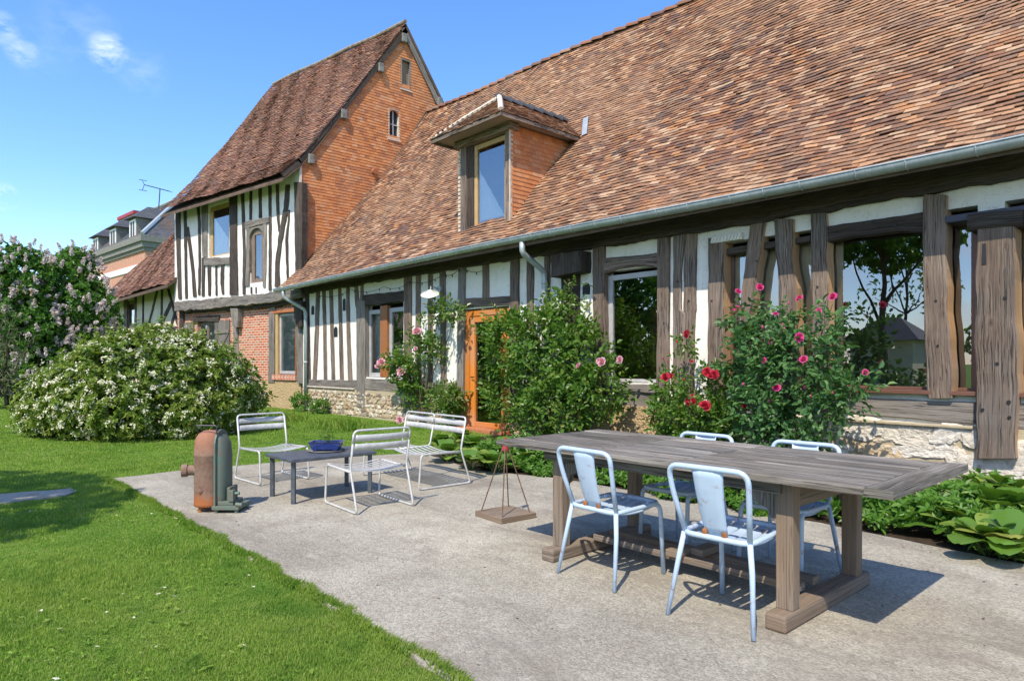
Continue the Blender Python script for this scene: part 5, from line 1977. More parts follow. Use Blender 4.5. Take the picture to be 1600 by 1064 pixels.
# ------------------------------------------------------------------ grey slatted garden seats
def slat_seat(name, label, cat, loc, rz, hw, seats=1, group=None):
    t = thing(name, label, cat, loc, rz, group, local=True)
    gm = M['grey_chair_metal']
    r = .0105
    for x in (-hw, hw):
        mb = MB()
        mb.tube(arc_pts([(x, -.27, .70), (x, -.205, .385), (x, -.335, .0125), (x, .335, .0125), (x * .99, .30, .372), (x * .99, -.19, .360)], .045, 6), r, 9)
        mb.build('side_frame', gm, t, smooth=True)
    n_ = seats
    mb = MB()
    for s_ in range(n_):
        x0 = -hw + 2 * hw * s_ / n_; x1 = -hw + 2 * hw * (s_ + 1) / n_
        mb.tube(arc_pts([(x0, -.255, .62), (x0 + .0, -.277, .735), (x1 - .0, -.277, .735), (x1, -.255, .62)], .05, 6), r, 9)
    mb.build('back_rail', gm, t, smooth=True)
    for i in range(1, n_):
        x = -hw + 2 * hw * i / n_
        mb = MB(); mb.tube(arc_pts([(x, -.262, .65), (x, -.205, .375), (x, .28, .365)], .04, 5), .009, 8); mb.build('middle_rail', gm, t, smooth=True)
    for (z, y) in ((.665, -.266), (.585, -.25)):
        for s_ in range(n_):
            x0 = -hw + 2 * hw * s_ / n_; x1 = -hw + 2 * hw * (s_ + 1) / n_
            mb = MB(); V = []; F = []
            for j in range(13):
                f = j / 12
                x = x0 + (x1 - x0) * f
                yy = y - .035 * math.sin(math.pi * f)
                V += [(x, yy + .006, z - .03), (x, yy, z), (x, yy - .006, z + .03)]
            for j in range(12):
                F += [(j * 3, j * 3 + 3, j * 3 + 4, j * 3 + 1), (j * 3 + 1, j * 3 + 4, j * 3 + 5, j * 3 + 2)]
            mb.add(V, F)
            o = mb.build('back_slat', gm, t, smooth=True)
            sm = o.modifiers.new('thick', 'SOLIDIFY'); sm.thickness = .003
    mb = MB()
    ns = 9
    for s_ in range(n_):
        x0 = -hw + 2 * hw * s_ / n_; x1 = -hw + 2 * hw * (s_ + 1) / n_
        for i in range(ns):
            y = -.185 + .47 * i / (ns - 1)
            V = []; F = []
            zb = .372 + .012 * math.cos((y + .19) / .49 * 2 * math.pi) * .5 + .008 * (i == ns - 1)
            for j in range(13):
                f = j / 12
                x = x0 + (x1 - x0) * f
                zz = zb - .032 * math.sin(math.pi * f)
                V += [(x, y - .0160, zz), (x, y + .0160, zz)]
            for j in range(12):
                F.append((j * 2, j * 2 + 2, j * 2 + 3, j * 2 + 1))
            mb.add(V, F)
    o = mb.build('seat', gm, t, smooth=True)
    sm = o.modifiers.new('thick', 'SOLIDIFY'); sm.thickness = .003
    return t


g0 = slat_seat('garden_chair', 'grey slatted metal garden chair beside the stove, facing the low table', 'chair', (-7.55, 3.13, 0), math.radians(-90 + 3), .285, 1, 'grey slatted garden chairs by the low table')
copy_thing(g0, (-5.57, 3.24, 0), math.radians(90 - 3), 'grey slatted garden chair in front of the low table, its back to the long table')
slat_seat('garden_bench', 'two-seat grey slatted metal garden bench in front of the house wall', 'bench', (-6.42, 4.33, 0), math.radians(180 - 2), .615, 2)

# ------------------------------------------------------------------ low table with the planted bowl
lt = thing('coffee_table', 'low dark grey metal table between the slatted garden seats', 'table', (-6.32, 3.14, 0))
mb = MB(); mb.box((-6.62, 2.68, .395), (-6.03, 3.60, .43)); mb.build('tabletop', M['coffee_table_metal'], lt, bevel=.008)
for x in (-6.59, -6.10):
    for y in (2.71, 3.53):
        mb = MB(); mb.tube([(x + .02, y + .02, .395), (x + .02, y + .02, .0)], .026, 4); mb.build('leg', M['coffee_table_metal'], lt)
pc = on_ground(505, 702, .43); pc = np.array([-6.38, 3.22, .43])
pot = thing('planter', 'blue glazed rectangular planter with a small seedling on the low table', 'planter', tuple(pc), math.radians(50), local=True)
mb = MB()
for (x0, y0, z0, x1, y1, z1) in ((.13, .085, .022, .155, .105, .085), (.155, .105, .085, .165, .115, .10)):
    V = [(sx * x0, sy * y0, z0) for sx, sy in ((-1, -1), (1, -1), (1, 1), (-1, 1))] + [(sx * x1, sy * y1, z1) for sx, sy in ((-1, -1), (1, -1), (1, 1), (-1, 1))]
    mb.add(V, [(0, 1, 5, 4), (1, 2, 6, 5), (2, 3, 7, 6), (3, 0, 4, 7)])
V = [(sx * .165, sy * .115, .10) for sx, sy in ((-1, -1), (1, -1), (1, 1), (-1, 1))] + [(sx * .148, sy * .098, .10) for sx, sy in ((-1, -1), (1, -1), (1, 1), (-1, 1))] + [(sx * .145, sy * .095, .075) for sx, sy in ((-1, -1), (1, -1), (1, 1), (-1, 1))]
mb.add(V, [(0, 1, 5, 4), (1, 2, 6, 5), (2, 3, 7, 6), (3, 0, 4, 7), (4, 5, 9, 8), (5, 6, 10, 9), (6, 7, 11, 10), (7, 4, 8, 11)])
mb.add([(-.13, -.085, .022), (.13, -.085, .022), (.13, .085, .022), (-.13, .085, .022)], [(3, 2, 1, 0)])
for sx in (-.1, .1):
    mb.box((sx - .02, -.08, .013), (sx + .02, .08, .023))
mb.build('bowl', M['blue_glaze'], pot)
mb = MB(); mb.box((-.145, -.095, .06), (.145, .095, .083)); mb.build('soil', M['soil'], pot)
mb = MB(); mb.lathe([(.0, .0), (.17, .0), (.19, .012), (.185, .014), (.165, .006), (.0, .006)], 28); mb.build('saucer', M['slate_stone'], pot)

# ------------------------------------------------------------------ rusty stove
hx = on_ground(328, 797)
stove = thing('old_stove', 'rusty upright cast iron stove with green base standing on the patio edge', 'stove', (hx[0], hx[1] + .02, 0), math.atan2(RGT[1], RGT[0]), local=True)
mb = MB()
prof = [(.0, .045), (.125, .045), (.138, .055), (.136, .075), (.134, .09), (.134, .50), (.136, .505), (.132, .515), (.130, .60), (.118, .66), (.09, .70), (.05, .722), (.0, .728)]
mb.lathe(prof, 36, (-.02, 0, 0), jit=.006)
body = mb.build('body', M['rusty_iron'], stove, smooth=True)
mb = MB()
for a_ in (.5, 2.4, 4.2, 5.6):
    mb.tube([(-.02 + .09 * math.cos(a_), .09 * math.sin(a_), .06), (-.02 + .1 * math.cos(a_), .1 * math.sin(a_), .0)], .02, 8)
mb.build('feet', M['rust'], body)
mb = MB()
mb.tube([(-.12, -.05, .37), (-.19, -.07, .37)], .046, 16)
mb.tube([(-.19, -.07, .37), (-.235, -.083, .37)], .057, 16, caps=False)
mb.tube([(-.192, -.0705, .37), (-.196, -.0717, .37)], .05, 16)
mb.build('flue_spout', M['rusty_iron'], stove, smooth=False)
mb = MB(); mb.tube([(-.05, -.131, .20), (-.05, -.14, .20)], .03, 4); mb.build('label_plate', M['rusty_iron'], body)
mb = MB()
pr = [(0.0, .09)] + [(.0, .10)]
V = []; N = 17
out = [(-.145, .05), (.145, .05), (.145, .60)] + [(.145 * math.cos(t), .60 + .135 * math.sin(t)) for t in np.linspace(.15, math.pi - .15, 11)] + [(-.145, .60)]
V = [(.075, y, z) for y, z in out] + [(.092, y, z) for y, z in out]
N = len(out)
mb.add(V, [tuple(range(N))[::-1], tuple(range(N, 2 * N))] + [(i, (i + 1) % N, (i + 1) % N + N, i + N) for i in range(N)])
mb.build('flange', M['green_iron'], stove, bevel=.003)
mb = MB(); V = []; F = []
zs = [(.09, .06), (.14, .068), (.5, .068), (.60, .058), (.66, .034), (.69, .01)]
for (z, r) in zs:
    for k in range(13):
        t = -math.pi / 2 + math.pi * k / 12
        V.append((.092 + r * math.cos(t) * 1.15, .12 * (r / .068) ** .3 * math.sin(t), z))
for i in range(len(zs) - 1):
    for k in range(12):
        F.append((i * 13 + k, i * 13 + k + 1, i * 13 + 14 + k, i * 13 + 13 + k))
mb.add(V, F)
mb.build('front_casing', M['green_iron'], stove, smooth=True)
mb = MB()
mb.box((.06, -.15, .03), (.30, .13, .065)); mb.box((.10, -.12, .066), (.24, .10, .10))
mb.box((.20, -.13, .101), (.245, -.07, .20)); mb.box((.17, -.09, .101), (.20, .08, .22)); mb.tube([(.24, -.1, .17), (.29, -.1, .17)], .016, 8)
mb.tube([(.27, -.14, .08), (.33, -.14, .075)], .02, 8)
for x, y in ((.09, -.12), (.27, -.12), (.09, .1), (.27, .1)):
    mb.tube([(x, y, .03), (x, y, 0)], .018, 8)
mb.build('base_casting', M['green_iron'], stove, bevel=.004)
mb = MB(); mb.tube(arc_pts([(.085, -.10, .70), (.085, -.10, .775), (-.11, -.10, .775), (-.11, -.02, .70)], .02), .006, 6); mb.build('handle', M['dark_metal'], stove)

# ------------------------------------------------------------------ board with four rods
bc_ = np.array([-4.33, 3.86, 0])
st = thing('rod_stand', 'square weathered board with four thin rusty rods meeting in a red tip', 'stand', tuple(bc_), math.radians(-4), local=True)
mb = MB(); mb.box((-.19, -.19, .0), (.19, .19, .048)); mb.build('base_board', M['trestle_wood'], st, bevel=.006)
for sx, sy in ((-1, -1), (1, -1), (1, 1), (-1, 1)):
    mb = MB(); mb.tube([(sx * .15, sy * .15, .046), (sx * .018, sy * .018, .60)], .0055, 6); mb.build('rod', M['rod_rust'], st)
mb = MB(); mb.lathe([(0, .575), (.03, .575), (.03, .60), (.024, .655), (.012, .66), (.012, .69), (0, .69)], 10); mb.build('tip', M['red_plastic'], st)

# ------------------------------------------------------------------ lamp on the wall, wires, jug behind the window
q = on_y(688, 452, 8.47)
lamp = thing('wall_lamp', 'enamel dish lamp with a glass bulb on a wall arm above the thin rose', 'lamp', tuple(q))
mb = MB(); mb.tube([q + np.array([0, -.0, 0]), q + np.array([0, -.05, 0])], .07, 16); mb.build('wall_plate', M['zinc'], lamp)
hd_ = on_y(672, 457, 8.05)
mb = MB(); mb.tube(arc_pts([q + np.array([0, -.05, 0]), q + np.array([-.02, -.25, .06]), hd_ + np.array([0, .02, .10]), hd_ + np.array([0, 0, .03])], .06), .012, 8); mb.build('arm', M['zinc'], lamp, smooth=True)
tilt = np.array(Matrix.Rotation(math.radians(24), 3, 'X') @ Matrix.Rotation(math.radians(18), 3, 'Y'))
mb = MB(); mb.lathe([(.0, .045), (.05, .045), (.06, .02), (.20, -.03), (.205, -.035), (.195, -.035), (.05, .01), (0, .01)], 28, hd_, tilt.T); mb.build('shade', M['lamp_enamel'], lamp, smooth=True)
mb = MB(); mb.lathe([(.0, -.17), (.04, -.165), (.07, -.13), (.075, -.09), (.055, -.03), (.05, .0), (0, 0)], 18, hd_, tilt.T); mb.build('bulb', M['glass'], lamp, smooth=True)

mb = MB()
pts = []
anch = [(500, 462), (548, 452), (600, 448), (640, 440), (694, 428), (720, 416), (760, 420)]
for (x0, y0), (x1, y1) in zip(anch[:-1], anch[1:]):
    a_ = on_y(x0, y0, 8.40); b_ = on_y(x1, y1, 8.40)
    for t in np.linspace(0, 1, 9)[:-1]:
        p = a_ + (b_ - a_) * t
        pts.append(p - np.array([0, 0, .16 * 4 * t * (1 - t) * .6]))
mb.tube(pts, .006, 5)
for p in pts[::3]:
    mb.tube([p, p - np.array([0, 0, .05])], .012, 5)
tag(mb.build('string_lights', M['black_iron'], None, loc=tuple(pts[0])), 'thin dark string of little lights drooping under the gutter', 'lights')

jc = on_y(1370, 598, 8.95)
jug = thing('metal_jug', 'small bell shaped metal jug on the sill behind the wide window', 'jug', (jc[0], jc[1], ZS - .01))
mb = MB(); mb.box((jc[0] - 1.3, 8.68, .95), (jc[0] + .7, 9.5, ZS - .01)); ws = mb.build('window_bench', M['trestle_wood'], house)
mb = MB(); mb.lathe([(0, 0), (.12, 0), (.125, .02), (.12, .06), (.07, .15), (.05, .17), (.05, .19), (.07, .21), (.07, .25), (.0, .26)], 24, (jc[0], jc[1], ZS - .008)); mb.build('body', M['galvanised'], jug, smooth=True)
mb = MB(); mb.tube(arc_pts([(jc[0] - .06, jc[1], ZS + .22), (jc[0] - .08, jc[1], ZS + .31), (jc[0] + .08, jc[1], ZS + .31), (jc[0] + .06, jc[1], ZS + .22)], .03), .006, 6); mb.build('handle', M['galvanised'], jug)


# ------------------------------------------------------------------ plants
def norm(a):
    return a / (np.linalg.norm(a, axis=-1, keepdims=True) + 1e-9)


def rand_dirs(R, N):
    return norm(R.normal(size=(N, 3)))


def leaf_arrays(C, D, Nn, L, W, fold=.25):
    """folded pointed leaves: base, two shoulders, tip -> 6 verts, 4 tris"""
    D = norm(D); S = norm(np.cross(D, Nn)); Nn = norm(np.cross(S, D))
    L = np.asarray(L)[:, None]; W = np.asarray(W)[:, None]
    t = C + D * L - Nn * L * .12
    q1 = C + D * L * .28; q2 = C + D * L * .66 - Nn * L * .03
    l1 = q1 + S * W * .43 + Nn * W * fold; r1 = q1 - S * W * .43 + Nn * W * fold
    l2 = q2 + S * W * .42 + Nn * W * fold * .9; r2 = q2 - S * W * .42 + Nn * W * fold * .9
    V = np.stack([C, l1, l2, t, r2, r1], axis=1).reshape(-1, 3)
    N = len(C)
    k = np.arange(N)[:, None] * 6
    T = np.concatenate([k + np.array([[0, 2, 1]]), k + np.array([[0, 3, 2]]), k + np.array([[0, 5, 4]]), k + np.array([[0, 4, 3]])], axis=0)
    return V, T


def leaf_mesh(name, parent, C, D, Nn, L, W, m, fold=.25):
    V, T = leaf_arrays(C, D, Nn, L, W, fold)
    return np_mesh(name, V, T, 3, m, parent)


def sample_lumps(R, lumps, N, shell=.45, zmin=.03, ymax=None, keep=None):
    """points spread through a union of ellipsoids, thicker near the surface; returns points and outward directions"""
    wts = np.array([(l[1][0] * l[1][1] * l[1][2]) ** .72 for l in lumps]); wts /= wts.sum()
    P = []; O = []
    got = 0
    while got < N:
        k = R.choice(len(lumps), size=N, p=wts)
        c = np.array([lumps[i][0] for i in k], float); r = np.array([lumps[i][1] for i in k], float)
        d = rand_dirs(R, N)
        rad = 1 - shell * R.rand(N) ** 1.6 + R.normal(0, .05, N)
        p = c + d * r * rad[:, None]
        ok = p[:, 2] > zmin
        if ymax is not None: ok &= p[:, 1] < ymax
        for (lc, lr) in lumps:
            q = np.linalg.norm((p - np.array(lc)) / np.array(lr), axis=1)
            ok &= q > .58
        # clumps and gaps
        g = np.array([nz(x * 2.6, y * 2.6, z * 2.6) + .5 * nz(x * 6, y * 6, z * 6) for x, y, z in p])
        ok &= g > -.20 + R.rand(N) * .15 - .08
        if keep is not None: ok &= keep(p)
        P.append(p[ok]); O.append(norm(d / r)[ok]); got += ok.sum()
    return np.concatenate(P)[:N], np.concatenate(O)[:N]


def sprigs(R, P, O, n_leaf, slen, ll, lw, up=.35, jit=.6):
    """pinnate sprigs: leaflets in pairs along a short twig with one at the tip"""
    N = len(P)
    D = norm(O + R.normal(0, jit, (N, 3)) + np.array([0, 0, up]))
    Nn = norm(O * .6 + np.array([0, 0, .9]) + R.normal(0, .45, (N, 3)))
    S = norm(np.cross(D, Nn))
    C = []; DD = []; NN = []; LL = []; WW = []
    sc = R.uniform(.7, 1.25, N)
    pairs = (n_leaf - 1) // 2
    for i in range(pairs):
        for sg in (-1, 1):
            t = (i + .5) / pairs * .85
            C.append(P + D * (slen * sc * t)[:, None])
            DD.append(norm(S * sg + D * .55 + R.normal(0, .18, (N, 3)))); NN.append(norm(Nn + R.normal(0, .3, (N, 3))))
            s_ = sc * R.uniform(.8, 1.1, N); LL.append(ll * s_); WW.append(lw * s_)
    C.append(P + D * (slen * sc)[:, None]); DD.append(D + R.normal(0, .15, (N, 3))); NN.append(Nn)
    LL.append(ll * sc * 1.15); WW.append(lw * sc * 1.1)
    return np.concatenate(C), np.concatenate(DD), np.concatenate(NN), np.concatenate(LL), np.concatenate(WW)


def whorls(R, P, O, k, ll, lw, up=.3, spread=1.0):
    N = len(P)
    A = norm(O + np.array([0, 0, up]) + R.normal(0, .45, (N, 3)))
    e1 = norm(np.cross(A, rand_dirs(R, N))); e2 = np.cross(A, e1)
    C = []; DD = []; NN = []; LL = []; WW = []
    ph = R.rand(N) * 6.28
    sc = R.uniform(.7, 1.2, N)
    for i in range(k):
        a = (ph + 6.283 * i / k + R.normal(0, .2, N))[:, None]
        rd = e1 * np.cos(a) + e2 * np.sin(a)
        C.append(P); DD.append(norm(rd * spread + A * R.uniform(.2, .8, (N, 1)))); NN.append(norm(A + R.normal(0, .25, (N, 3))))
        s_ = sc * R.uniform(.75, 1.1, N); LL.append(ll * s_); WW.append(lw * s_)
    return np.concatenate(C), np.concatenate(DD), np.concatenate(NN), np.concatenate(LL), np.concatenate(WW)


# ---- rose flowers
def rose_mesh(name, m, R_, seed):
    R = np.random.RandomState(seed)
    V = []; F = []
    for ring, (n_, tilt, rr, hh) in enumerate(((5, .35, 1.0, .15), (5, .8, .78, .45), (5, 1.15, .5, .62), (3, 1.4, .25, .7))):
        for i in range(n_):
            a = 6.283 * i / n_ + ring * .6 + R.uniform(-.15, .15)
            t = tilt + R.uniform(-.15, .15)
            rad = np.array([math.cos(a), math.sin(a), 0]); tan = np.array([-math.sin(a), math.cos(a), 0])
            b = len(V)
            for j in range(3):
                f = j / 2
                c = rad * (rr * (.25 + .75 * f * math.cos(t * .6))) + UPV * (f * math.sin(t) * .75 + .05 * hh)
                w_ = (.25, .55, .42)[j] * (rr * .5 + .5)
                for s_ in (-1, 0, 1):
                    q = c + tan * s_ * w_ - rad * (abs(s_) * -.10 * (1 if ring == 0 else -1)) + UPV * (abs(s_) * .06)
                    V.append(q * R_ + R.normal(0, .03 * R_, 3))
            for j in range(2):
                for s_ in range(2):
                    F.append((b + j * 3 + s_, b + j * 3 + s_ + 1, b + j * 3 + 4 + s_, b + j * 3 + 3 + s_))
    me = bpy.data.meshes.new(name)
    me.from_pydata([tuple(v) for v in V], [], F)
    me.materials.append(m)
    me.update()
    return me


def put_roses(parent, pts, m, size, seed):
    R = np.random.RandomState(seed)
    mes = [rose_mesh('rose', M[m], 1.0, seed + i) for i in range(3)]
    for p in pts:
        o = bpy.data.objects.new('rose', mes[R.randint(3)])
        COL.objects.link(o); o.parent = parent
        o.location = np.array(p) - np.array(parent.location)
        o.rotation_euler = Vector((R.normal(.2, .6), -1 + R.normal(0, .3), .55 + R.normal(0, .5))).to_track_quat('Z', 'Y').to_euler()
        s_ = size * R.choice([.45, .8, 1.0, 1.1, 1.25])
        o.scale = (s_, s_, s_)


def stems(name, parent, paths, m, r0=.012, r1=.004):
    mb = MB()
    for p in paths:
        mb.tube(p, r0, 6, rs=list(np.linspace(r0, r1, len(p))))
    return mb.build(name, m, parent)


def wander(R, a, b, n_=9, j=.06):
    a = np.array(a, float); b = np.array(b, float)
    out = []
    off = R.rand(3) * 30
    for i in range(n_):
        t = i / (n_ - 1)
        w_ = math.sin(math.pi * t)
        out.append(a + (b - a) * t + np.array([nz(t * 3, off[0]), nz(t * 3, off[1]), .4 * nz(t * 3, off[2])]) * j * 2.5 * (w_ + .15 * t))
    return out


def L_(px, py, Y, rx, ry, rz):
    q = on_y(px, py, Y)
    return (tuple(q), (rx, ry, rz))


def px_at(Y, n_px, px=860):
    d = ray(px, 560)
    return n_px / F_PX * (Y / d[1])


def rose_bush(name, label, base, lumps, nspr, leafm, ll, seed, stem_tips, group=None, nleaf=5, ymax=8.42, shell=.5, stemw=.012):
    R = np.random.RandomState(seed)
    t = thing(name, label, 'rose', base, 0, group)
    P, O = sample_lumps(R, lumps, nspr, shell, .05, ymax)
    C, D, Nn, L, W = sprigs(R, P, O, nleaf, ll * 2.1, ll, ll * .66)
    leaf_mesh('leaves', t, C, D, Nn, L, W, M[leafm])
    paths = [wander(R, np.array(base) + np.array([R.uniform(-.12, .12), R.uniform(-.05, .05), -.02]), tip, 10, .07) for tip in stem_tips]
    stems('stems', t, paths, M['stem_brown'], stemw, .004)
    return t


RSD = np.random.RandomState(5)
# big pale-flowered rose between the door and the second window
Yb = 8.0
lum = [L_(800, 545, Yb, .55, .34, .55), L_(790, 630, Yb, .45, .34, .40), L_(850, 560, 7.9, .55, .45, .75), L_(905, 560, 7.95, .48, .4, .55), L_(880, 625, 7.8, .62, .5, .45), L_(935, 610, 7.9, .42, .36, .38),
       L_(850, 645, 7.85, .55, .4, .38), L_(890, 500, 8.1, .34, .24, .42), L_(825, 515, 8.1, .38, .26, .34), L_(893, 465, 8.15, .16, .14, .34), L_(868, 476, 8.2, .14, .12, .28), L_(775, 520, 8.1, .26, .22, .26)]
tips = [on_y(x, y, 8.1) for x, y in ((893, 440), (868, 462), (780, 505), (935, 600), (765, 560), (905, 475), (830, 490), (950, 590), (800, 600))]
b1 = rose_bush('climbing_rose', 'tall dense climbing rose with dark leaves between the orange door and the next window', tuple(on_y(858, 690, 8.1) * np.array([1, 1, 0])), lum, 2050, 'rose_leaf', .078, 41, tips)
put_roses(b1, [on_y(936, 564, 7.6), on_y(941, 566, 7.6), on_y(969, 562, 7.75), on_y(905, 572, 7.5)], 'pale_pink_petal', .055, 3)
R = np.random.RandomState(6)
P = np.concatenate([np.array([on_y(px_, py_, 8.05) for px_, py_ in ((893 + R.normal(0, 9), 450 + R.uniform(-12, 60)) for _ in range(26))]), np.array([on_y(770 + R.normal(0, 20), 500 + R.normal(0, 15), 7.9) for _ in range(16)])])
C, D, Nn, L, W = sprigs(R, P, norm(np.tile([[0, -1, .6]], (len(P), 1))), 5, .11, .05, .032)
leaf_mesh('young_leaves', b1, C, D, Nn, L, W, M['young_rose_leaf'])

# slender climbing rose left of the door
lum = [L_(690, 492, 8.2, .30, .14, .20), L_(704, 490, 8.15, .20, .14, .16), L_(655, 525, 8.2, .22, .16, .30), L_(672, 545, 8.2, .22, .16, .26), L_(640, 560, 8.15, .30, .18, .28), L_(622, 570, 8.1, .26, .18, .20), L_(637, 590, 8.2, .30, .18, .26),
       L_(650, 610, 8.2, .24, .18, .26), L_(634, 620, 8.2, .2, .16, .26), L_(690, 635, 8.2, .26, .2, .34), L_(705, 625, 8.2, .2, .18, .26)]
tips = [on_y(x, y, 8.3) for x, y in ((690, 475), (712, 488), (655, 520), (610, 568), (640, 560), (665, 540), (672, 500))]
b2 = rose_bush('climbing_rose', 'thin climbing rose with pale pink flowers beside the left double window', tuple(on_y(655, 660, 8.3) * np.array([1, 1, 0])), lum, 520, 'rose_leaf', .082, 51, tips, stemw=.02)
R = np.random.RandomState(16)
P, O = sample_lumps(R, lum[:2] + lum[-2:] + lum[5:6], 130, .5, .05, 8.42)
C, D, Nn, L, W = sprigs(R, P, O, 5, .15, .075, .05)
leaf_mesh('young_leaves', b2, C, D, Nn, L, W, M['young_rose_leaf'])
put_roses(b2, [on_y(596, 567, 7.9), on_y(591, 573, 7.9), on_y(628, 580, 8.0), on_y(645, 540, 8.0), on_y(650, 545, 8.0), on_y(625, 656, 7.8), on_y(652, 519, 8.0)], 'pale_pink_petal', .10, 13)

# red rose and magenta rose in front of the wide glazing
lum = [L_(1085, 620, 7.95, .36, .30, .30), L_(1060, 650, 7.9, .36, .32, .28), L_(1100, 660, 7.9, .40, .34, .30), L_(1075, 575, 8.1, .18, .14, .22), L_(1048, 610, 8.05, .2, .18, .22), L_(1115, 610, 8.0, .24, .22, .28), L_(1090, 690, 7.9, .36, .30, .22), L_(1070, 545, 8.15, .08, .07, .18)]
tips = [on_y(x, y, 8.1) for x, y in ((1073, 530), (1040, 600), (1100, 560), (1125, 590), (1060, 570), (1090, 600))]
b3 = rose_bush('red_rose', 'bushy crimson rose under the posts left of the wide glazing', tuple(on_y(1085, 705, 8.1) * np.array([1, 1, 0])), lum, 900, 'rose_leaf', .060, 61, tips)
put_roses(b3, [on_y(x, y, Y) for x, y, Y in ((1074, 522, 8.0), (1081, 565, 7.75), (1105, 582, 7.55), (1116, 586, 7.55), (1120, 580, 7.6), (1082, 618, 7.5), (1076, 628, 7.5), (1101, 633, 7.45), (1105, 636, 7.45), (1050, 588, 7.75), (1040, 590, 7.8), (1163, 637, 7.6), (1085, 626, 7.5), (1110, 588, 7.5))], 'crimson_petal', .052, 23)
lum = [L_(1215, 600, 7.85, .42, .34, .40), L_(1175, 560, 7.95, .32, .26, .34), L_(1250, 560, 7.9, .34, .28, .36), L_(1190, 640, 7.85, .40, .34, .30), L_(1250, 645, 7.8, .42, .34, .30), L_(1285, 615, 7.85, .28, .24, .30), L_(1205, 530, 8.0, .28, .22, .28), L_(1280, 540, 8.0, .22, .18, .24),
       L_(1170, 500, 8.1, .24, .16, .16), L_(1155, 520, 8.1, .16, .13, .16), L_(1215, 500, 8.05, .16, .14, .18), L_(1265, 505, 8.05, .18, .14, .16), L_(1300, 500, 8.0, .14, .12, .1), L_(1325, 630, 7.8, .16, .16, .16), L_(1345, 605, 7.75, .09, .08, .1), L_(1150, 600, 7.95, .22, .2, .24), L_(1220, 680, 7.8, .42, .3, .2)]
tips = [on_y(x, y, 8.05) for x, y in ((1153, 470), (1187, 462), (1250, 480), (1302, 475), (1352, 590), (1215, 490), (1275, 520), (1195, 500), (1320, 620), (1235, 520))]
b4 = rose_bush('pink_rose', 'tall magenta rose with fresh blue-green leaves against the wide glazing', tuple(on_y(1210, 710, 8.1) * np.array([1, 1, 0])), lum, 930, 'blue_rose_leaf', .076, 71, tips)
put_roses(b4, [on_y(x, y, Y) for x, y, Y in ((1153, 456, 8.0), (1187, 449, 8.0), (1250, 467, 8.0), (1302, 464, 7.9), (1352, 582, 7.7), (1248, 527, 7.6), (1206, 533, 7.7), (1194, 563, 7.6), (1152, 483, 7.95), (1212, 491, 7.9), (1256, 562, 7.55), (1214, 606, 7.5), (1279, 486, 7.95), (1180, 540, 7.8))], 'magenta_petal', .043, 33)


def put_buds(parent, lumps, n_, m, seed):
    R = np.random.RandomState(seed)
    P, O = sample_lumps(R, lumps, n_, .05, .4, 8.4)
    V0, F0 = ico(1)
    for p, o in zip(P, O):
        if o[1] > .3: continue
        d_ = o * .3 + np.array([0, -.1, .9]); d_ /= np.linalg.norm(d_)
        q = p + d_ * R.uniform(.03, .09)
        mb = MB(); s_ = R.uniform(.010, .017)
        mb.add(V0 * np.array([s_, s_, s_ * 1.7]) + q, F0, None, 0)
        mb.tube([p - d_ * .05, q - d_ * s_], .0035, 5, mi=1)
        mb.build('bud', [M[m], M['stem_green']], parent)


put_buds(b4, lum, 26, 'magenta_petal', 90)
put_buds(b3, [((-5.0, 7.9, 1.2), (.5, .35, .5)), ((-5.3, 7.9, .9), (.4, .35, .4))], 10, 'crimson_petal', 91)


# ---- ground plants by the wall
def big_leaf(mb, base, ang, tilt, L, W, R):
    """one broad rounded bergenia leaf on a stalk"""
    rad = np.array([math.cos(ang), math.sin(ang), 0]); tan = np.array([-math.sin(ang), math.cos(ang), 0])
    st = L * .55
    p1 = base + rad * st * math.cos(tilt + .35) + UPV * st * math.sin(tilt + .35)
    V = []; F = []
    NJ, NK = 8, 5
    cup = R.uniform(-.1, .25)
    for j in range(NJ + 1):
        f = j / NJ
        a = tilt - f * .75 + .12
        c = p1 + rad * L * (f * math.cos(tilt * .6)) + UPV * L * (math.sin(tilt) * f - .42 * f * f)
        w_ = W * .5 * max(.02, math.sin(math.pi * min(1, .06 + .92 * f))) ** .5
        for k in range(NK):
            s_ = (k / (NK - 1)) * 2 - 1
            V.append(c + tan * s_ * w_ + UPV * (cup * abs(s_) ** 1.5 * w_ + .02 * L * math.sin(f * 7 + s_ * 4)) + R.normal(0, .002, 3))
    for j in range(NJ):
        for k in range(NK - 1):
            F.append((j * NK + k, j * NK + k + 1, (j + 1) * NK + k + 1, (j + 1) * NK + k))
    mb.add(V, F)


def bergenia(label, loc, n_, size, seed, group):
    R = np.random.RandomState(seed)
    t = thing('bergenia', label, 'plant', loc, 0, group)
    mb = MB(); ms = MB()
    for i in range(n_):
        a = R.uniform(0, 6.283); f = i / n_
        b_ = np.array(loc) + np.array([math.cos(a), math.sin(a), 0]) * size * .25 * R.rand()
        tilt = .30 + 1.0 * f + R.uniform(-.2, .25)
        L = size * R.uniform(.65, 1.1)
        big_leaf(mb, b_ + np.array([0, 0, .02]), a, tilt, L, L * .86, R)
        rad = np.array([math.cos(a), math.sin(a), 0])
        ms.tube([b_, b_ + (rad * math.cos(tilt + .35) + UPV * math.sin(tilt + .35)) * L * .58], .006, 5)
    mb.build('leaves', M['bergenia_leaf'], t, smooth=True)
    ms.build('stalks', M['stem_green'], t)
    return t


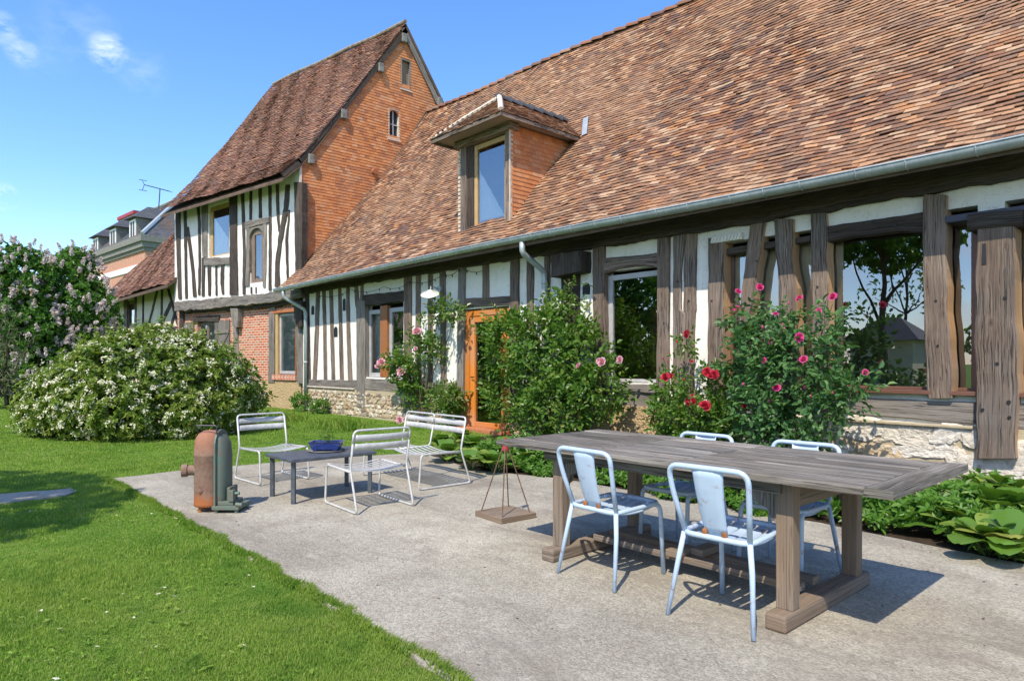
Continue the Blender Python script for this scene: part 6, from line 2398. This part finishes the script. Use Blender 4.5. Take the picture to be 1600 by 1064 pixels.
spots = [((1500, 850), 17, .19), ((1545, 872), 18, .20), ((1590, 880), 18, .22), ((1520, 815), 16, .20), ((1568, 830), 18, .22), ((1610, 840), 16, .22), ((1495, 800), 12, .16), ((1580, 795), 16, .22), ((1540, 785), 14, .19)]
words = ['at the front of the clump by the stone wall', 'in the front middle of the right clump', 'at the front, farthest right where the bed leaves the view', 'behind the front plant of the clump', 'in the middle of the right clump', 'at the far right of the clump', 'low one at the left end of the clump', 'at the back right under the big post', 'at the back against the white stones']
for i, (((x, y), n_, s_), wd) in enumerate(zip(spots, words)):
    q = on_ground(x, y - 6)
    bergenia('broad-leaved green bergenia ' + wd, (q[0], q[1], 0), n_, s_ * 1.18, 80 + i, 'bergenias in the bed by the wall')
spots2 = [((700, 725), .20), ((735, 738), .20), ((775, 742), .20), ((690, 708), .19), ((745, 715), .22), ((790, 722), .20), ((830, 735), .18), ((720, 700), .2)]
words2 = ['at the left tip of the bed by the bench', 'at the front edge beside the bench', 'at the front edge near the rod stand', 'beside the flint wall and the bench', 'in the middle of the bed below the door', 'behind the red tip of the stand', 'left of the table under the big rose', 'close to the orange door']
for i, (((x, y), s_), wd) in enumerate(zip(spots2, words2)):
    q = on_ground(x, y - 4)
    bergenia('broad-leaved plant ' + wd, (q[0], q[1], 0), 18, s_ * 1.15, 120 + i, 'bergenias in the bed by the wall')

R = np.random.RandomState(77)
N = 5200
X = R.uniform(-7.6, 2.5, N); Y = 5.62 + np.abs(R.normal(0, .62, N)) + .12 * np.sin(X * 2.3) + .07 * np.sin(X * 7)
ok = Y < 8.2
X, Y = X[ok], Y[ok]; N = len(X)
hgt = (.16 + .12 * np.array([nz(x * 1.7, y * 1.7) for x, y in zip(X, Y)])) * R.uniform(.2, 1.2, N) + .01
hgt *= np.clip((Y - 5.5) / .3, .35, 1.3)
P = np.stack([X, Y, hgt], 1)
O = norm(np.stack([R.normal(0, .6, N), R.normal(-.3, .6, N), np.full(N, 1.0)], 1))
C, D, Nn, L, W = whorls(R, P, O, 5, .075, .034, .2)
gc = leaf_mesh('ground_cover', None, C, D, Nn, L, W, M['ground_leaf'])
gc['kind'] = 'stuff'; gc['label'] = 'low green leafy ground cover along the foot of the wall'

# young plants and weeds along the wall foot
for i, (x, y, h_, wd, lb) in enumerate(((470, 645, .35, .3, 'leafy green weed at the foot of the left downpipe'), (500, 655, .25, .18, 'small nettle-like weed against the flint wall'), (697, 655, .75, .26, 'young leafy shoot left of the orange door'))):
    q = on_y(x, y, 8.2); q = np.array([q[0], 8.22, 0])
    t = thing('wall_weed', lb, 'plant', tuple(q))
    R = np.random.RandomState(200 + i)
    P, O = sample_lumps(R, [((q[0], q[1], h_ * .55), (wd, .16, h_ * .55))], 150, .8, .02, 8.44)
    C, D, Nn, L, W = sprigs(R, P, O, 5, .12, .06, .036)
    leaf_mesh('leaves', t, C, D, Nn, L, W, M['ground_leaf'])
    stems('stems', t, [wander(R, q, q + np.array([R.uniform(-wd, wd) * .6, -.05, h_ * .9]), 6, .03) for _ in range(5)], M['stem_green'], .006, .003)

# seedling in the blue planter
R = np.random.RandomState(301)
sl = thing('seedling', 'spindly green seedling growing in the blue planter', 'plant', (pc[0], pc[1], pc[2] + .083))
P = np.array([[pc[0] + R.normal(0, .05), pc[1] + R.normal(0, .03), pc[2] + .09 + abs(R.normal(0, .06))] for _ in range(34)])
C, D, Nn, L, W = sprigs(R, P, norm(R.normal(0, .6, (34, 3)) + np.array([0, 0, .7])), 3, .03, .03, .014)
leaf_mesh('leaves', sl, C, D, Nn, L, W, M['rose_leaf'])
stems('stems', sl, [wander(R, (pc[0] + dx, pc[1], pc[2] + .083), (pc[0] + dx * 2, pc[1] + R.normal(0, .03), pc[2] + .2), 5, .01) for dx in (-.03, .0, .03)], M['stem_green'], .003, .002)

# ---- white-flowering shrub on the lawn
R = np.random.RandomState(401)
bc2 = CAM + FWD * 12.8 + RGT * (-7.25); bc2[2] = 0


def at_b(r, f, z):
    q = bc2 + RGT * (r * (.84 if r > 0 else .76) + .12) + FWD * f
    return (q[0], q[1], z)


lum = [(at_b(0, 0, .8), (1.5, 1.5, 1.05)), (at_b(-1.15, -.1, .60), (.98, 1.1, .78)), (at_b(1.1, .1, .8), (1.1, 1.2, 1.0)), (at_b(.35, .2, 1.32), (.85, .95, .74)), (at_b(-.5, .0, 1.1), (.75, .9, .66)), (at_b(1.75, .4, .55), (.62, .8, .72)), (at_b(-1.75, -.2, .4), (.65, .75, .55)),
       (at_b(-.9, -.6, .4), (.9, .7, .5)), (at_b(.3, -.9, .45), (.9, .7, .55)), (at_b(1.2, -.6, .4), (.8, .7, .5)), (at_b(-.2, -.5, 1.2), (.7, .7, .6)), (at_b(1.45, .2, 1.2), (.5, .6, .5)), (at_b(-1.1, -.1, 1.02), (.45, .6, .46))]
bush = thing('flowering_shrub', 'big rounded shrub covered in small white flowers on the lawn', 'shrub', tuple(bc2))
P, O = sample_lumps(R, lum, 9500, .32, .02)
C, D, Nn, L, W = whorls(R, P, O, 6, .095, .042, .5)
leaf_mesh('leaves', bush, C, D, Nn, L, W, M['shrub_leaf'])
S_, SO = sample_lumps(R, lum, 230, .05, .25)
shoots = []
SP = []; SD = []
for p, o in zip(S_, SO):
    d_ = o * .6 + np.array([0, 0, .8]) + R.normal(0, .25, 3); d_ /= np.linalg.norm(d_)
    L_s = R.uniform(.10, .30)
    shoots.append([p - d_ * .15, p + d_ * L_s * .5, p + d_ * L_s])
    for t in np.linspace(.2, 1, 4):
        SP.append(p + d_ * L_s * t); SD.append(d_)
C, D, Nn, L, W = whorls(R, np.array(SP), np.array(SD), 4, .085, .036, .5)
leaf_mesh('shoot_leaves', bush, C, D, Nn, L, W, M['shrub_leaf'])
P, O = sample_lumps(R, lum, 1900, .07, .04)
sel = R.rand(len(P)) < .95
P, O = P[sel] + O[sel] * .03, O[sel]
K = 9
PP = np.repeat(P, K, 0) + R.normal(0, .026, (len(P) * K, 3)); OO = np.repeat(O, K, 0)
C, D, Nn, L, W = whorls(R, PP, OO, 4, .022, .019, .3, 1.4)
bl = leaf_mesh('blossoms', bush, C, D, Nn, L, W, M['white_petal'], .05)
bl['kind'] = 'stuff'
stems('stems', bush, [wander(R, np.array(bc2) + np.append(R.normal(0, .35, 2), -.02), np.array(at_b(R.uniform(-1.7, 1.7), R.uniform(-.6, .6), R.uniform(.8, 1.5))), 8, .1) for _ in range(26)], M['stem_brown'], .022, .006)


# ---- lilacs and the dark trees behind
def lilac(name, label, base, lumps, nleaf, npan, seed, leafm='lilac_leaf', pan='lilac_petal', ll=.11, group=None):
    R = np.random.RandomState(seed)
    t = thing(name, label, 'tree', base, 0, group)
    P, O = sample_lumps(R, lumps, nleaf, .4, .05)
    C, D, Nn, L, W = whorls(R, P, O, 4, ll, ll * .72, .1)
    leaf_mesh('crown', t, C, D, Nn, L, W, M[leafm])
    if npan:
        P, O = sample_lumps(R, lumps, npan, .06, .5)
        P = P + O * .05
        K = 42
        ax = norm(O * .7 + np.array([0, 0, .8]) + R.normal(0, .3, P.shape))
        h = R.rand(len(P), K) ** .8
        rad = (.075 * (1 - h) + .012) * np.sqrt(R.rand(len(P), K))
        rd = rand_dirs(R, len(P) * K).reshape(len(P), K, 3)
        Q = P[:, None, :] + ax[:, None, :] * (h * .24)[..., None] + rd * rad[..., None]
        Q = Q.reshape(-1, 3); OO = norm(rd.reshape(-1, 3) + np.repeat(ax, K, 0) * .3)
        C, D, Nn, L, W = whorls(R, Q, OO, 2, .045, .045, 0, 1.4)
        b_ = leaf_mesh('blossom_panicles', t, C, D, Nn, L, W, M[pan], .05)
        b_['kind'] = 'stuff'
    tips = [np.array(l[0]) for l in lumps for _ in range(2)]
    mb = MB()
    for tip in tips:
        p = wander(R, np.array(base) + np.append(R.normal(0, .12, 2), -.05), tip + R.normal(0, .25, 3), 9, .12)
        mb.tube(p, .06, 7, rs=list(np.linspace(.055, .012, len(p))))
    mb.build('trunk', M['bark'], t)
    return t


def at_v(px, depth, z):
    q = CAM + (FWD + RGT * (px - CX) / F_PX) * depth
    return np.array([q[0], q[1], z])


def V_(px, py, depth, rx, ry, rz):
    q = CAM + ray(px, py) * depth
    return (tuple(q), (rx, ry, rz))


d = 21.0
lilac('lilac', 'mauve lilac tree standing left of the low wing, right of its paler neighbour', tuple(at_v(112, d, 0)),
      [V_(110, 430, d, .8, .8, .65), V_(95, 480, d, 1.0, 1.0, .9), V_(135, 475, d - .3, .6, .8, .75), V_(110, 540, d, 1.1, 1.1, .9), V_(140, 530, d, .6, .7, .9), V_(85, 550, d - .3, .9, .9, .8), V_(112, 600, d, 1.0, 1.0, .6), V_(120, 405, d, .45, .45, .35)], 7200, 480, 501)
lilac('lilac', 'pale-flowered lilac tree at the left edge of the lawn', tuple(at_v(25, d - 1, 0)),
      [V_(25, 420, d - 1, .9, .9, .7), V_(0, 450, d - 1, 1.0, 1.0, .9), V_(50, 440, d - 1, .8, .8, .7), V_(30, 500, d - 1, 1.1, 1.1, .9), V_(60, 520, d - 1, .8, .8, .8), V_(-30, 480, d - 1, 1.2, 1.2, 1.2), V_(15, 570, d - 1, 1.1, 1.1, .7), V_(70, 580, d - 1, .8, .8, .6), V_(-40, 420, d - 1, .9, .9, .8)], 7600, 520, 511)
lilac('evergreen_tree', 'dark evergreen filling the gap between the lilacs and the low wing', tuple(at_v(158, 24, 0)),
      [V_(160, 520, 24, .5, .8, .9), V_(150, 560, 24, .8, .9, .9), V_(152, 480, 24, .45, .7, .7), V_(165, 500, 24.5, .4, .6, .7), V_(140, 590, 24, 1.0, .9, .5)], 2600, 0, 521, 'lilac_leaf', ll=.09)
lilac('hedge', 'dark hedge behind the lilacs at the far end of the lawn', tuple(at_v(30, 27, 0)),
      [V_(x, 560, 27, 1.3, 1.0, 1.5) for x in (-160, -110, -60, -10, 40, 90)], 4200, 0, 531, 'dark_leaf', ll=.13)
# grey-leaved young tree at the left edge, nearer
R = np.random.RandomState(541)
ob = at_v(-25, 12.5, 0)
ol = thing('olive_tree', 'grey-green olive sapling with thin arching twigs at the left picture edge', 'tree', tuple(ob))
paths = []
for (x, y) in ((10, 478), (28, 520), (48, 530), (30, 565), (18, 600), (-20, 470), (-60, 500), (40, 548), (5, 540), (-40, 540), (22, 488)):
    tip = CAM + ray(x, y) * (12.5 + R.normal(0, .3))
    paths.append(wander(R, ob + np.array([0, 0, R.uniform(.3, .9)]), tip, 10, .10))
paths.append(wander(R, ob - np.array([0, 0, .05]), ob + np.array([0, 0, 1.6]), 8, .04))
stems('trunk', ol, paths, M['bark'], .022, .006)
P = np.concatenate([np.array(p)[3:] for p in paths[:-1]]); P = np.repeat(P, 7, 0) + R.normal(0, .07, (len(P) * 7, 3))
C, D, Nn, L, W = whorls(R, P, norm(R.normal(0, 1, P.shape) + np.array([0, 0, .5])), 3, .07, .02)
leaf_mesh('crown', ol, C, D, Nn, L, W, M['olive_leaf'])


# ---- garden behind the photographer: its shade falls on the lawn, its reflection shows in the panes
def leafy_tree(label, base, lumps, n_, seed, leafm='lilac_leaf', ll=.16, trunk=.12, shell=.9):
    R = np.random.RandomState(seed)
    t = thing('garden_tree', label, 'tree', base)
    P, O = sample_lumps(R, lumps, n_, shell, .5)
    C, D, Nn, L, W = whorls(R, P, O, 4, ll, ll * .6, .1)
    leaf_mesh('crown', t, C, D, Nn, L, W, M[leafm])
    mb = MB()
    top = np.mean([l[0] for l in lumps], axis=0)
    p = wander(R, np.array(base) - np.array([0, 0, .1]), top, 9, .08); mb.tube(p, trunk, 9, rs=list(np.linspace(trunk, trunk * .35, len(p))))
    for l in lumps:
        k = p[R.randint(4, 8)]
        q = wander(R, k, np.array(l[0]) + R.normal(0, .2, 3), 7, .08); mb.tube(q, .04, 6, rs=list(np.linspace(trunk * .4, .012, len(q))))
    mb.build('trunk', M['bark'], t)
    return t


leafy_tree('round leafy tree left of the camera, casting the patch of shade on the lawn', (-6.6, -2.3, 0),
           [((-6.2, -2.5, 4.9), (.9, .7, .5)), ((-7.3, -2.5, 5.0), (.9, .6, .5)), ((-5.4, -2.6, 4.6), (.6, .5, .4)), ((-8.3, -2.8, 4.6), (.8, .6, .5)), ((-6.8, -3.3, 4.4), (.9, .6, .5))], 1300, 601, 'lilac_leaf', .15)
leafy_tree('tall airy tree mirrored in the wide window', (-10.1, -15.5, 0),
           [((-10.1 + dx, -15.5 + dy, z), (r, r, r)) for dx, dy, z, r in ((0, 0, 7.0, .8), (.8, 0, 6.0, .9), (-.9, .4, 5.6, .9), (.3, -.4, 4.6, 1.1), (1.3, .3, 4.4, .9), (-1.5, 0, 4.2, .8), (-.5, 0, 7.8, .45))], 260, 611, 'rose_leaf', .15, .10)
for i, (x, y, hh, r, lm) in enumerate(((-18.5, -17, 4.6, 2.2, 'lilac_leaf'), (-5, -17, 4.4, 2.2, 'rose_leaf'), (-23, -12, 8.0, 3.0, 'lilac_leaf'), (2, -15, 5.0, 2.2, 'lilac_leaf'), (8, -13, 5, 2.3, 'rose_leaf'), (-31, -9, 6, 2.6, 'lilac_leaf'))):
    leafy_tree(['rounded dense tree', 'low broad tree', 'dark tall tree', 'bushy tree', 'spreading tree', 'large far tree'][i] + ' of the garden facing the house', (x, y, 0),
               [((x + dx * r, y + dy * r, z), (r * .75, r * .75, hh * .24)) for dx, dy, z in ((0, 0, hh * .75), (.7, 0, hh * .5), (-.7, .2, hh * .5), (0, -.4, hh * .35), (.6, .2, hh * .28), (-.6, 0, hh * .26))], 3200 if hh > 7 else 1500, 620 + i, lm, .30 if hh > 7 else .24, .16, .6)
# garden hut opposite
hut = thing('garden_hut', 'small grey garden hut mirrored in the wide window', 'hut', (-9.7, -12, 0))
mb = MB(); mb.box((-10.9, -13.4, 0), (-8.6, -11.2, 2.3)); mb.build('wall', M['cream_plaster'], hut)
mb = MB()
mb.add([(-11.2, -13.8, 2.2), (-8.3, -13.8, 2.2), (-8.3, -10.9, 2.2), (-11.2, -10.9, 2.2), (-10.1, -12.3, 3.2), (-9.4, -12.3, 3.2)], [(0, 1, 5, 4), (1, 2, 5), (2, 3, 4, 5), (3, 0, 4), (3, 2, 1, 0)])
mb.build('roof', M['slate_tile'], hut)

# ------------------------------------------------------------------ grass
R = np.random.RandomState(900)


def grass(name, N, dmin, dmax, lw, lh, label):
    # spread so that nearer turf is denser
    out = []
    need = N
    while need > 0:
        dd = dmin * (dmax / dmin) ** R.rand(need * 2)
        th = R.uniform(math.radians(-42), math.radians(30), need * 2)
        P = FWD[None, :] * dd[:, None] + RGT[None, :] * (dd * np.tan(th))[:, None]
        x, y = P[:, 0], P[:, 1]
        edge = np.array([.035 * nz(a * 2.1, b * 2.1, 3) + .02 * nz(a * 7, b * 7, 9) for a, b in zip(x, y)])
        lawn = y < np.interp(x, [-8.85, -4.6, -2.2, 6], [1.78, 1.79, 1.75, 1.80]) - edge
        lawn |= (x < -8.86 + edge + np.where(y > 4, (y - 4) * .38, 0)) & (y < 8.3)
        lawn &= (y < 8.38 + 0 * x) | (x < -27)
        pth = (x > -8.58) & (x < -8.05) & (y < 1.30)
        wear = np.array([nz(a * 2.2, b * 2.2, 5) for a, b in zip(x, y)])
        lawn &= ~(pth & (wear < .12))
        ok = np.where(lawn)[0][:need]
        out.append(P[ok]); need -= len(ok)
    P = np.concatenate(out)
    n_ = len(P)
    d_ = np.linalg.norm(P[:, :2], axis=1)
    pat = np.array([nz(a * .9, b * .9, 2) + .5 * nz(a * 3.1, b * 3.1, 8) for a, b in P[:, :2]])
    sc = np.clip(d_ / 4.5, 1, 4)
    L = lh * R.uniform(.55, 1.25, n_) * np.clip(1 + .8 * pat, .35, 1.9) * (1 + .12 * (sc - 1))
    W = lw * R.uniform(.7, 1.3, n_) * sc
    an = R.rand(n_) * 6.283
    lean = np.abs(R.normal(.35, .3, n_))
    D = np.stack([np.cos(an) * lean, np.sin(an) * lean, np.ones(n_)], 1); D = norm(D)
    S = np.stack([-np.sin(an + R.normal(0, .5, n_)), np.cos(an), np.zeros(n_)], 1); S = norm(S)
    base = P.copy(); base[:, 2] = -.024
    mid = base + D * (L * .55)[:, None]
    tip = base + D * L[:, None] + np.stack([np.cos(an), np.sin(an), np.full(n_, -.5)], 1) * (L * .22 * lean / .4)[:, None]
    V = np.stack([base - S * (W / 2)[:, None], base + S * (W / 2)[:, None], mid + S * (W * .42)[:, None], mid - S * (W * .42)[:, None], tip], 1).reshape(-1, 3)
    k = np.arange(n_)[:, None] * 5
    T = np.concatenate([k + np.array([[0, 1, 2]]), k + np.array([[0, 2, 3]]), k + np.array([[3, 2, 4]])], 0)
    o = np_mesh(name, V, T, 3, M['grass_blade'])
    o['kind'] = 'stuff'; o['label'] = label
    return o


grass('grass', 360000, 2.3, 26, .0030, .023, 'short sunlit lawn grass with worn patches beside the patio')
# blades leaning out over the edge of the slab
RE = np.random.RandomState(977)
N = 11000
x = -8.9 + 8.9 * RE.rand(N)
ov_ = np.array([max(0, nz(a * 3.3, 4.0) + .6 * nz(a * 9, 7.0)) for a in x])
y = np.interp(x, [-8.85, -4.6, -2.2, 6], [1.77, 1.78, 1.74, 1.79])
y = y + np.array([.035 * nz(a * 2.1, b * 2.1, 3) + .02 * nz(a * 7, b * 7, 9) for a, b in zip(x, y)]) * -1 + RE.rand(N) * (.05 + .10 * ov_) - .055
P = np.stack([x, y, np.full(N, -.012)], 1)
D = norm(np.stack([RE.normal(0, .5, N), RE.normal(.55, .4, N), np.full(N, .8)], 1))
o = leaf_mesh('grass_edge', None, P, D, norm(np.stack([np.zeros(N), RE.normal(-.5, .5, N), np.ones(N)], 1)), RE.uniform(.022, .06, N), np.full(N, .0045), M['grass_blade'])
o['kind'] = 'stuff'; o['label'] = 'ragged grass fringe creeping over the slab edge'
# clover and plantain rosettes in the turf, a few fallen white petals
RW = np.random.RandomState(955)
N = 1500
dd = 2.5 * (14 / 2.5) ** RW.rand(N); th_ = RW.uniform(math.radians(-42), math.radians(5), N)
P = FWD[None, :] * dd[:, None] + RGT[None, :] * (dd * np.tan(th_))[:, None]
pt = np.array([nz(a * .8, b * .8, 31) for a, b in P[:, :2]])
P = P[(P[:, 1] < 1.7) & (pt > .05) & ~((P[:, 0] > -8.7) & (P[:, 0] < -8))]
P[:, 2] = -.006
C, D, Nn, L, W = whorls(RW, P, np.tile([[0, 0, 1.0]], (len(P), 1)), 4, .020, .013, .8, 1.2)
o = leaf_mesh('lawn_weeds', None, C, D, Nn, L, W, M['grass_blade'])
o['kind'] = 'stuff'; o['label'] = 'small clover and plantain leaves in the lawn'
sel = RW.choice(len(P), 26, replace=False)
Q = P[sel] + RW.normal(0, .15, (26, 3)) * np.array([1, 1, 0]) + np.array([0, 0, .012])
C, D, Nn, L, W = whorls(RW, Q, np.tile([[0, 0, 1.0]], (26, 1)), 6, .014, .010, 1.0, 1.6)
o = leaf_mesh('fallen_petals', None, C, D, Nn, L, W, M['white_petal'])
o['kind'] = 'stuff'; o['label'] = 'few tiny white petals lying in the grass'
# a taller tuft below the flint wall
R2 = np.random.RandomState(910)
for i, (x, y, lb) in enumerate(((535, 668, 'taller grass tuft at the foot of the flint wall'), (440, 655, 'taller grass tuft near the downpipe behind the garden chair'))):
    q = on_ground(x, y)
    N = 900
    t_ = np.stack([q[0] + R2.normal(0, .45, N), np.minimum(8.35, q[1] + R2.normal(0, .22, N)), np.full(N, -.02)], 1)
    D = norm(np.stack([R2.normal(0, .4, N), R2.normal(-.1, .4, N), np.ones(N)], 1))
    o = leaf_mesh('grass_tuft', None, t_, D, rand_dirs(R2, N), R2.uniform(.08, .24, N), np.full(N, .012), M['grass_blade'])
    o['kind'] = 'stuff'; o['label'] = lb
# fallen petals and crumbs of earth on the slab
mb = MB()
R3 = np.random.RandomState(77)
for _ in range(420):
    x = R3.uniform(-8.6, -.3); y = R3.uniform(1.85, 5.6)
    if R3.rand() < .5: y = 5.6 - abs(R3.normal(0, .25))
    s_ = R3.uniform(.004, .014); a = R3.rand() * 6.28
    c = np.array([x, y, .003]); e = np.array([math.cos(a), math.sin(a), 0]) * s_; g = np.array([-math.sin(a), math.cos(a), 0]) * s_ * R3.uniform(.2, .7)
    mb.add([c - e, c - g, c + e + UPV * .004, c + g], [(0, 1, 2, 3)])
o = mb.build('leaf_litter', M['stem_brown']); o['kind'] = 'stuff'; o['label'] = 'scattered dry crumbs and leaf bits on the concrete'
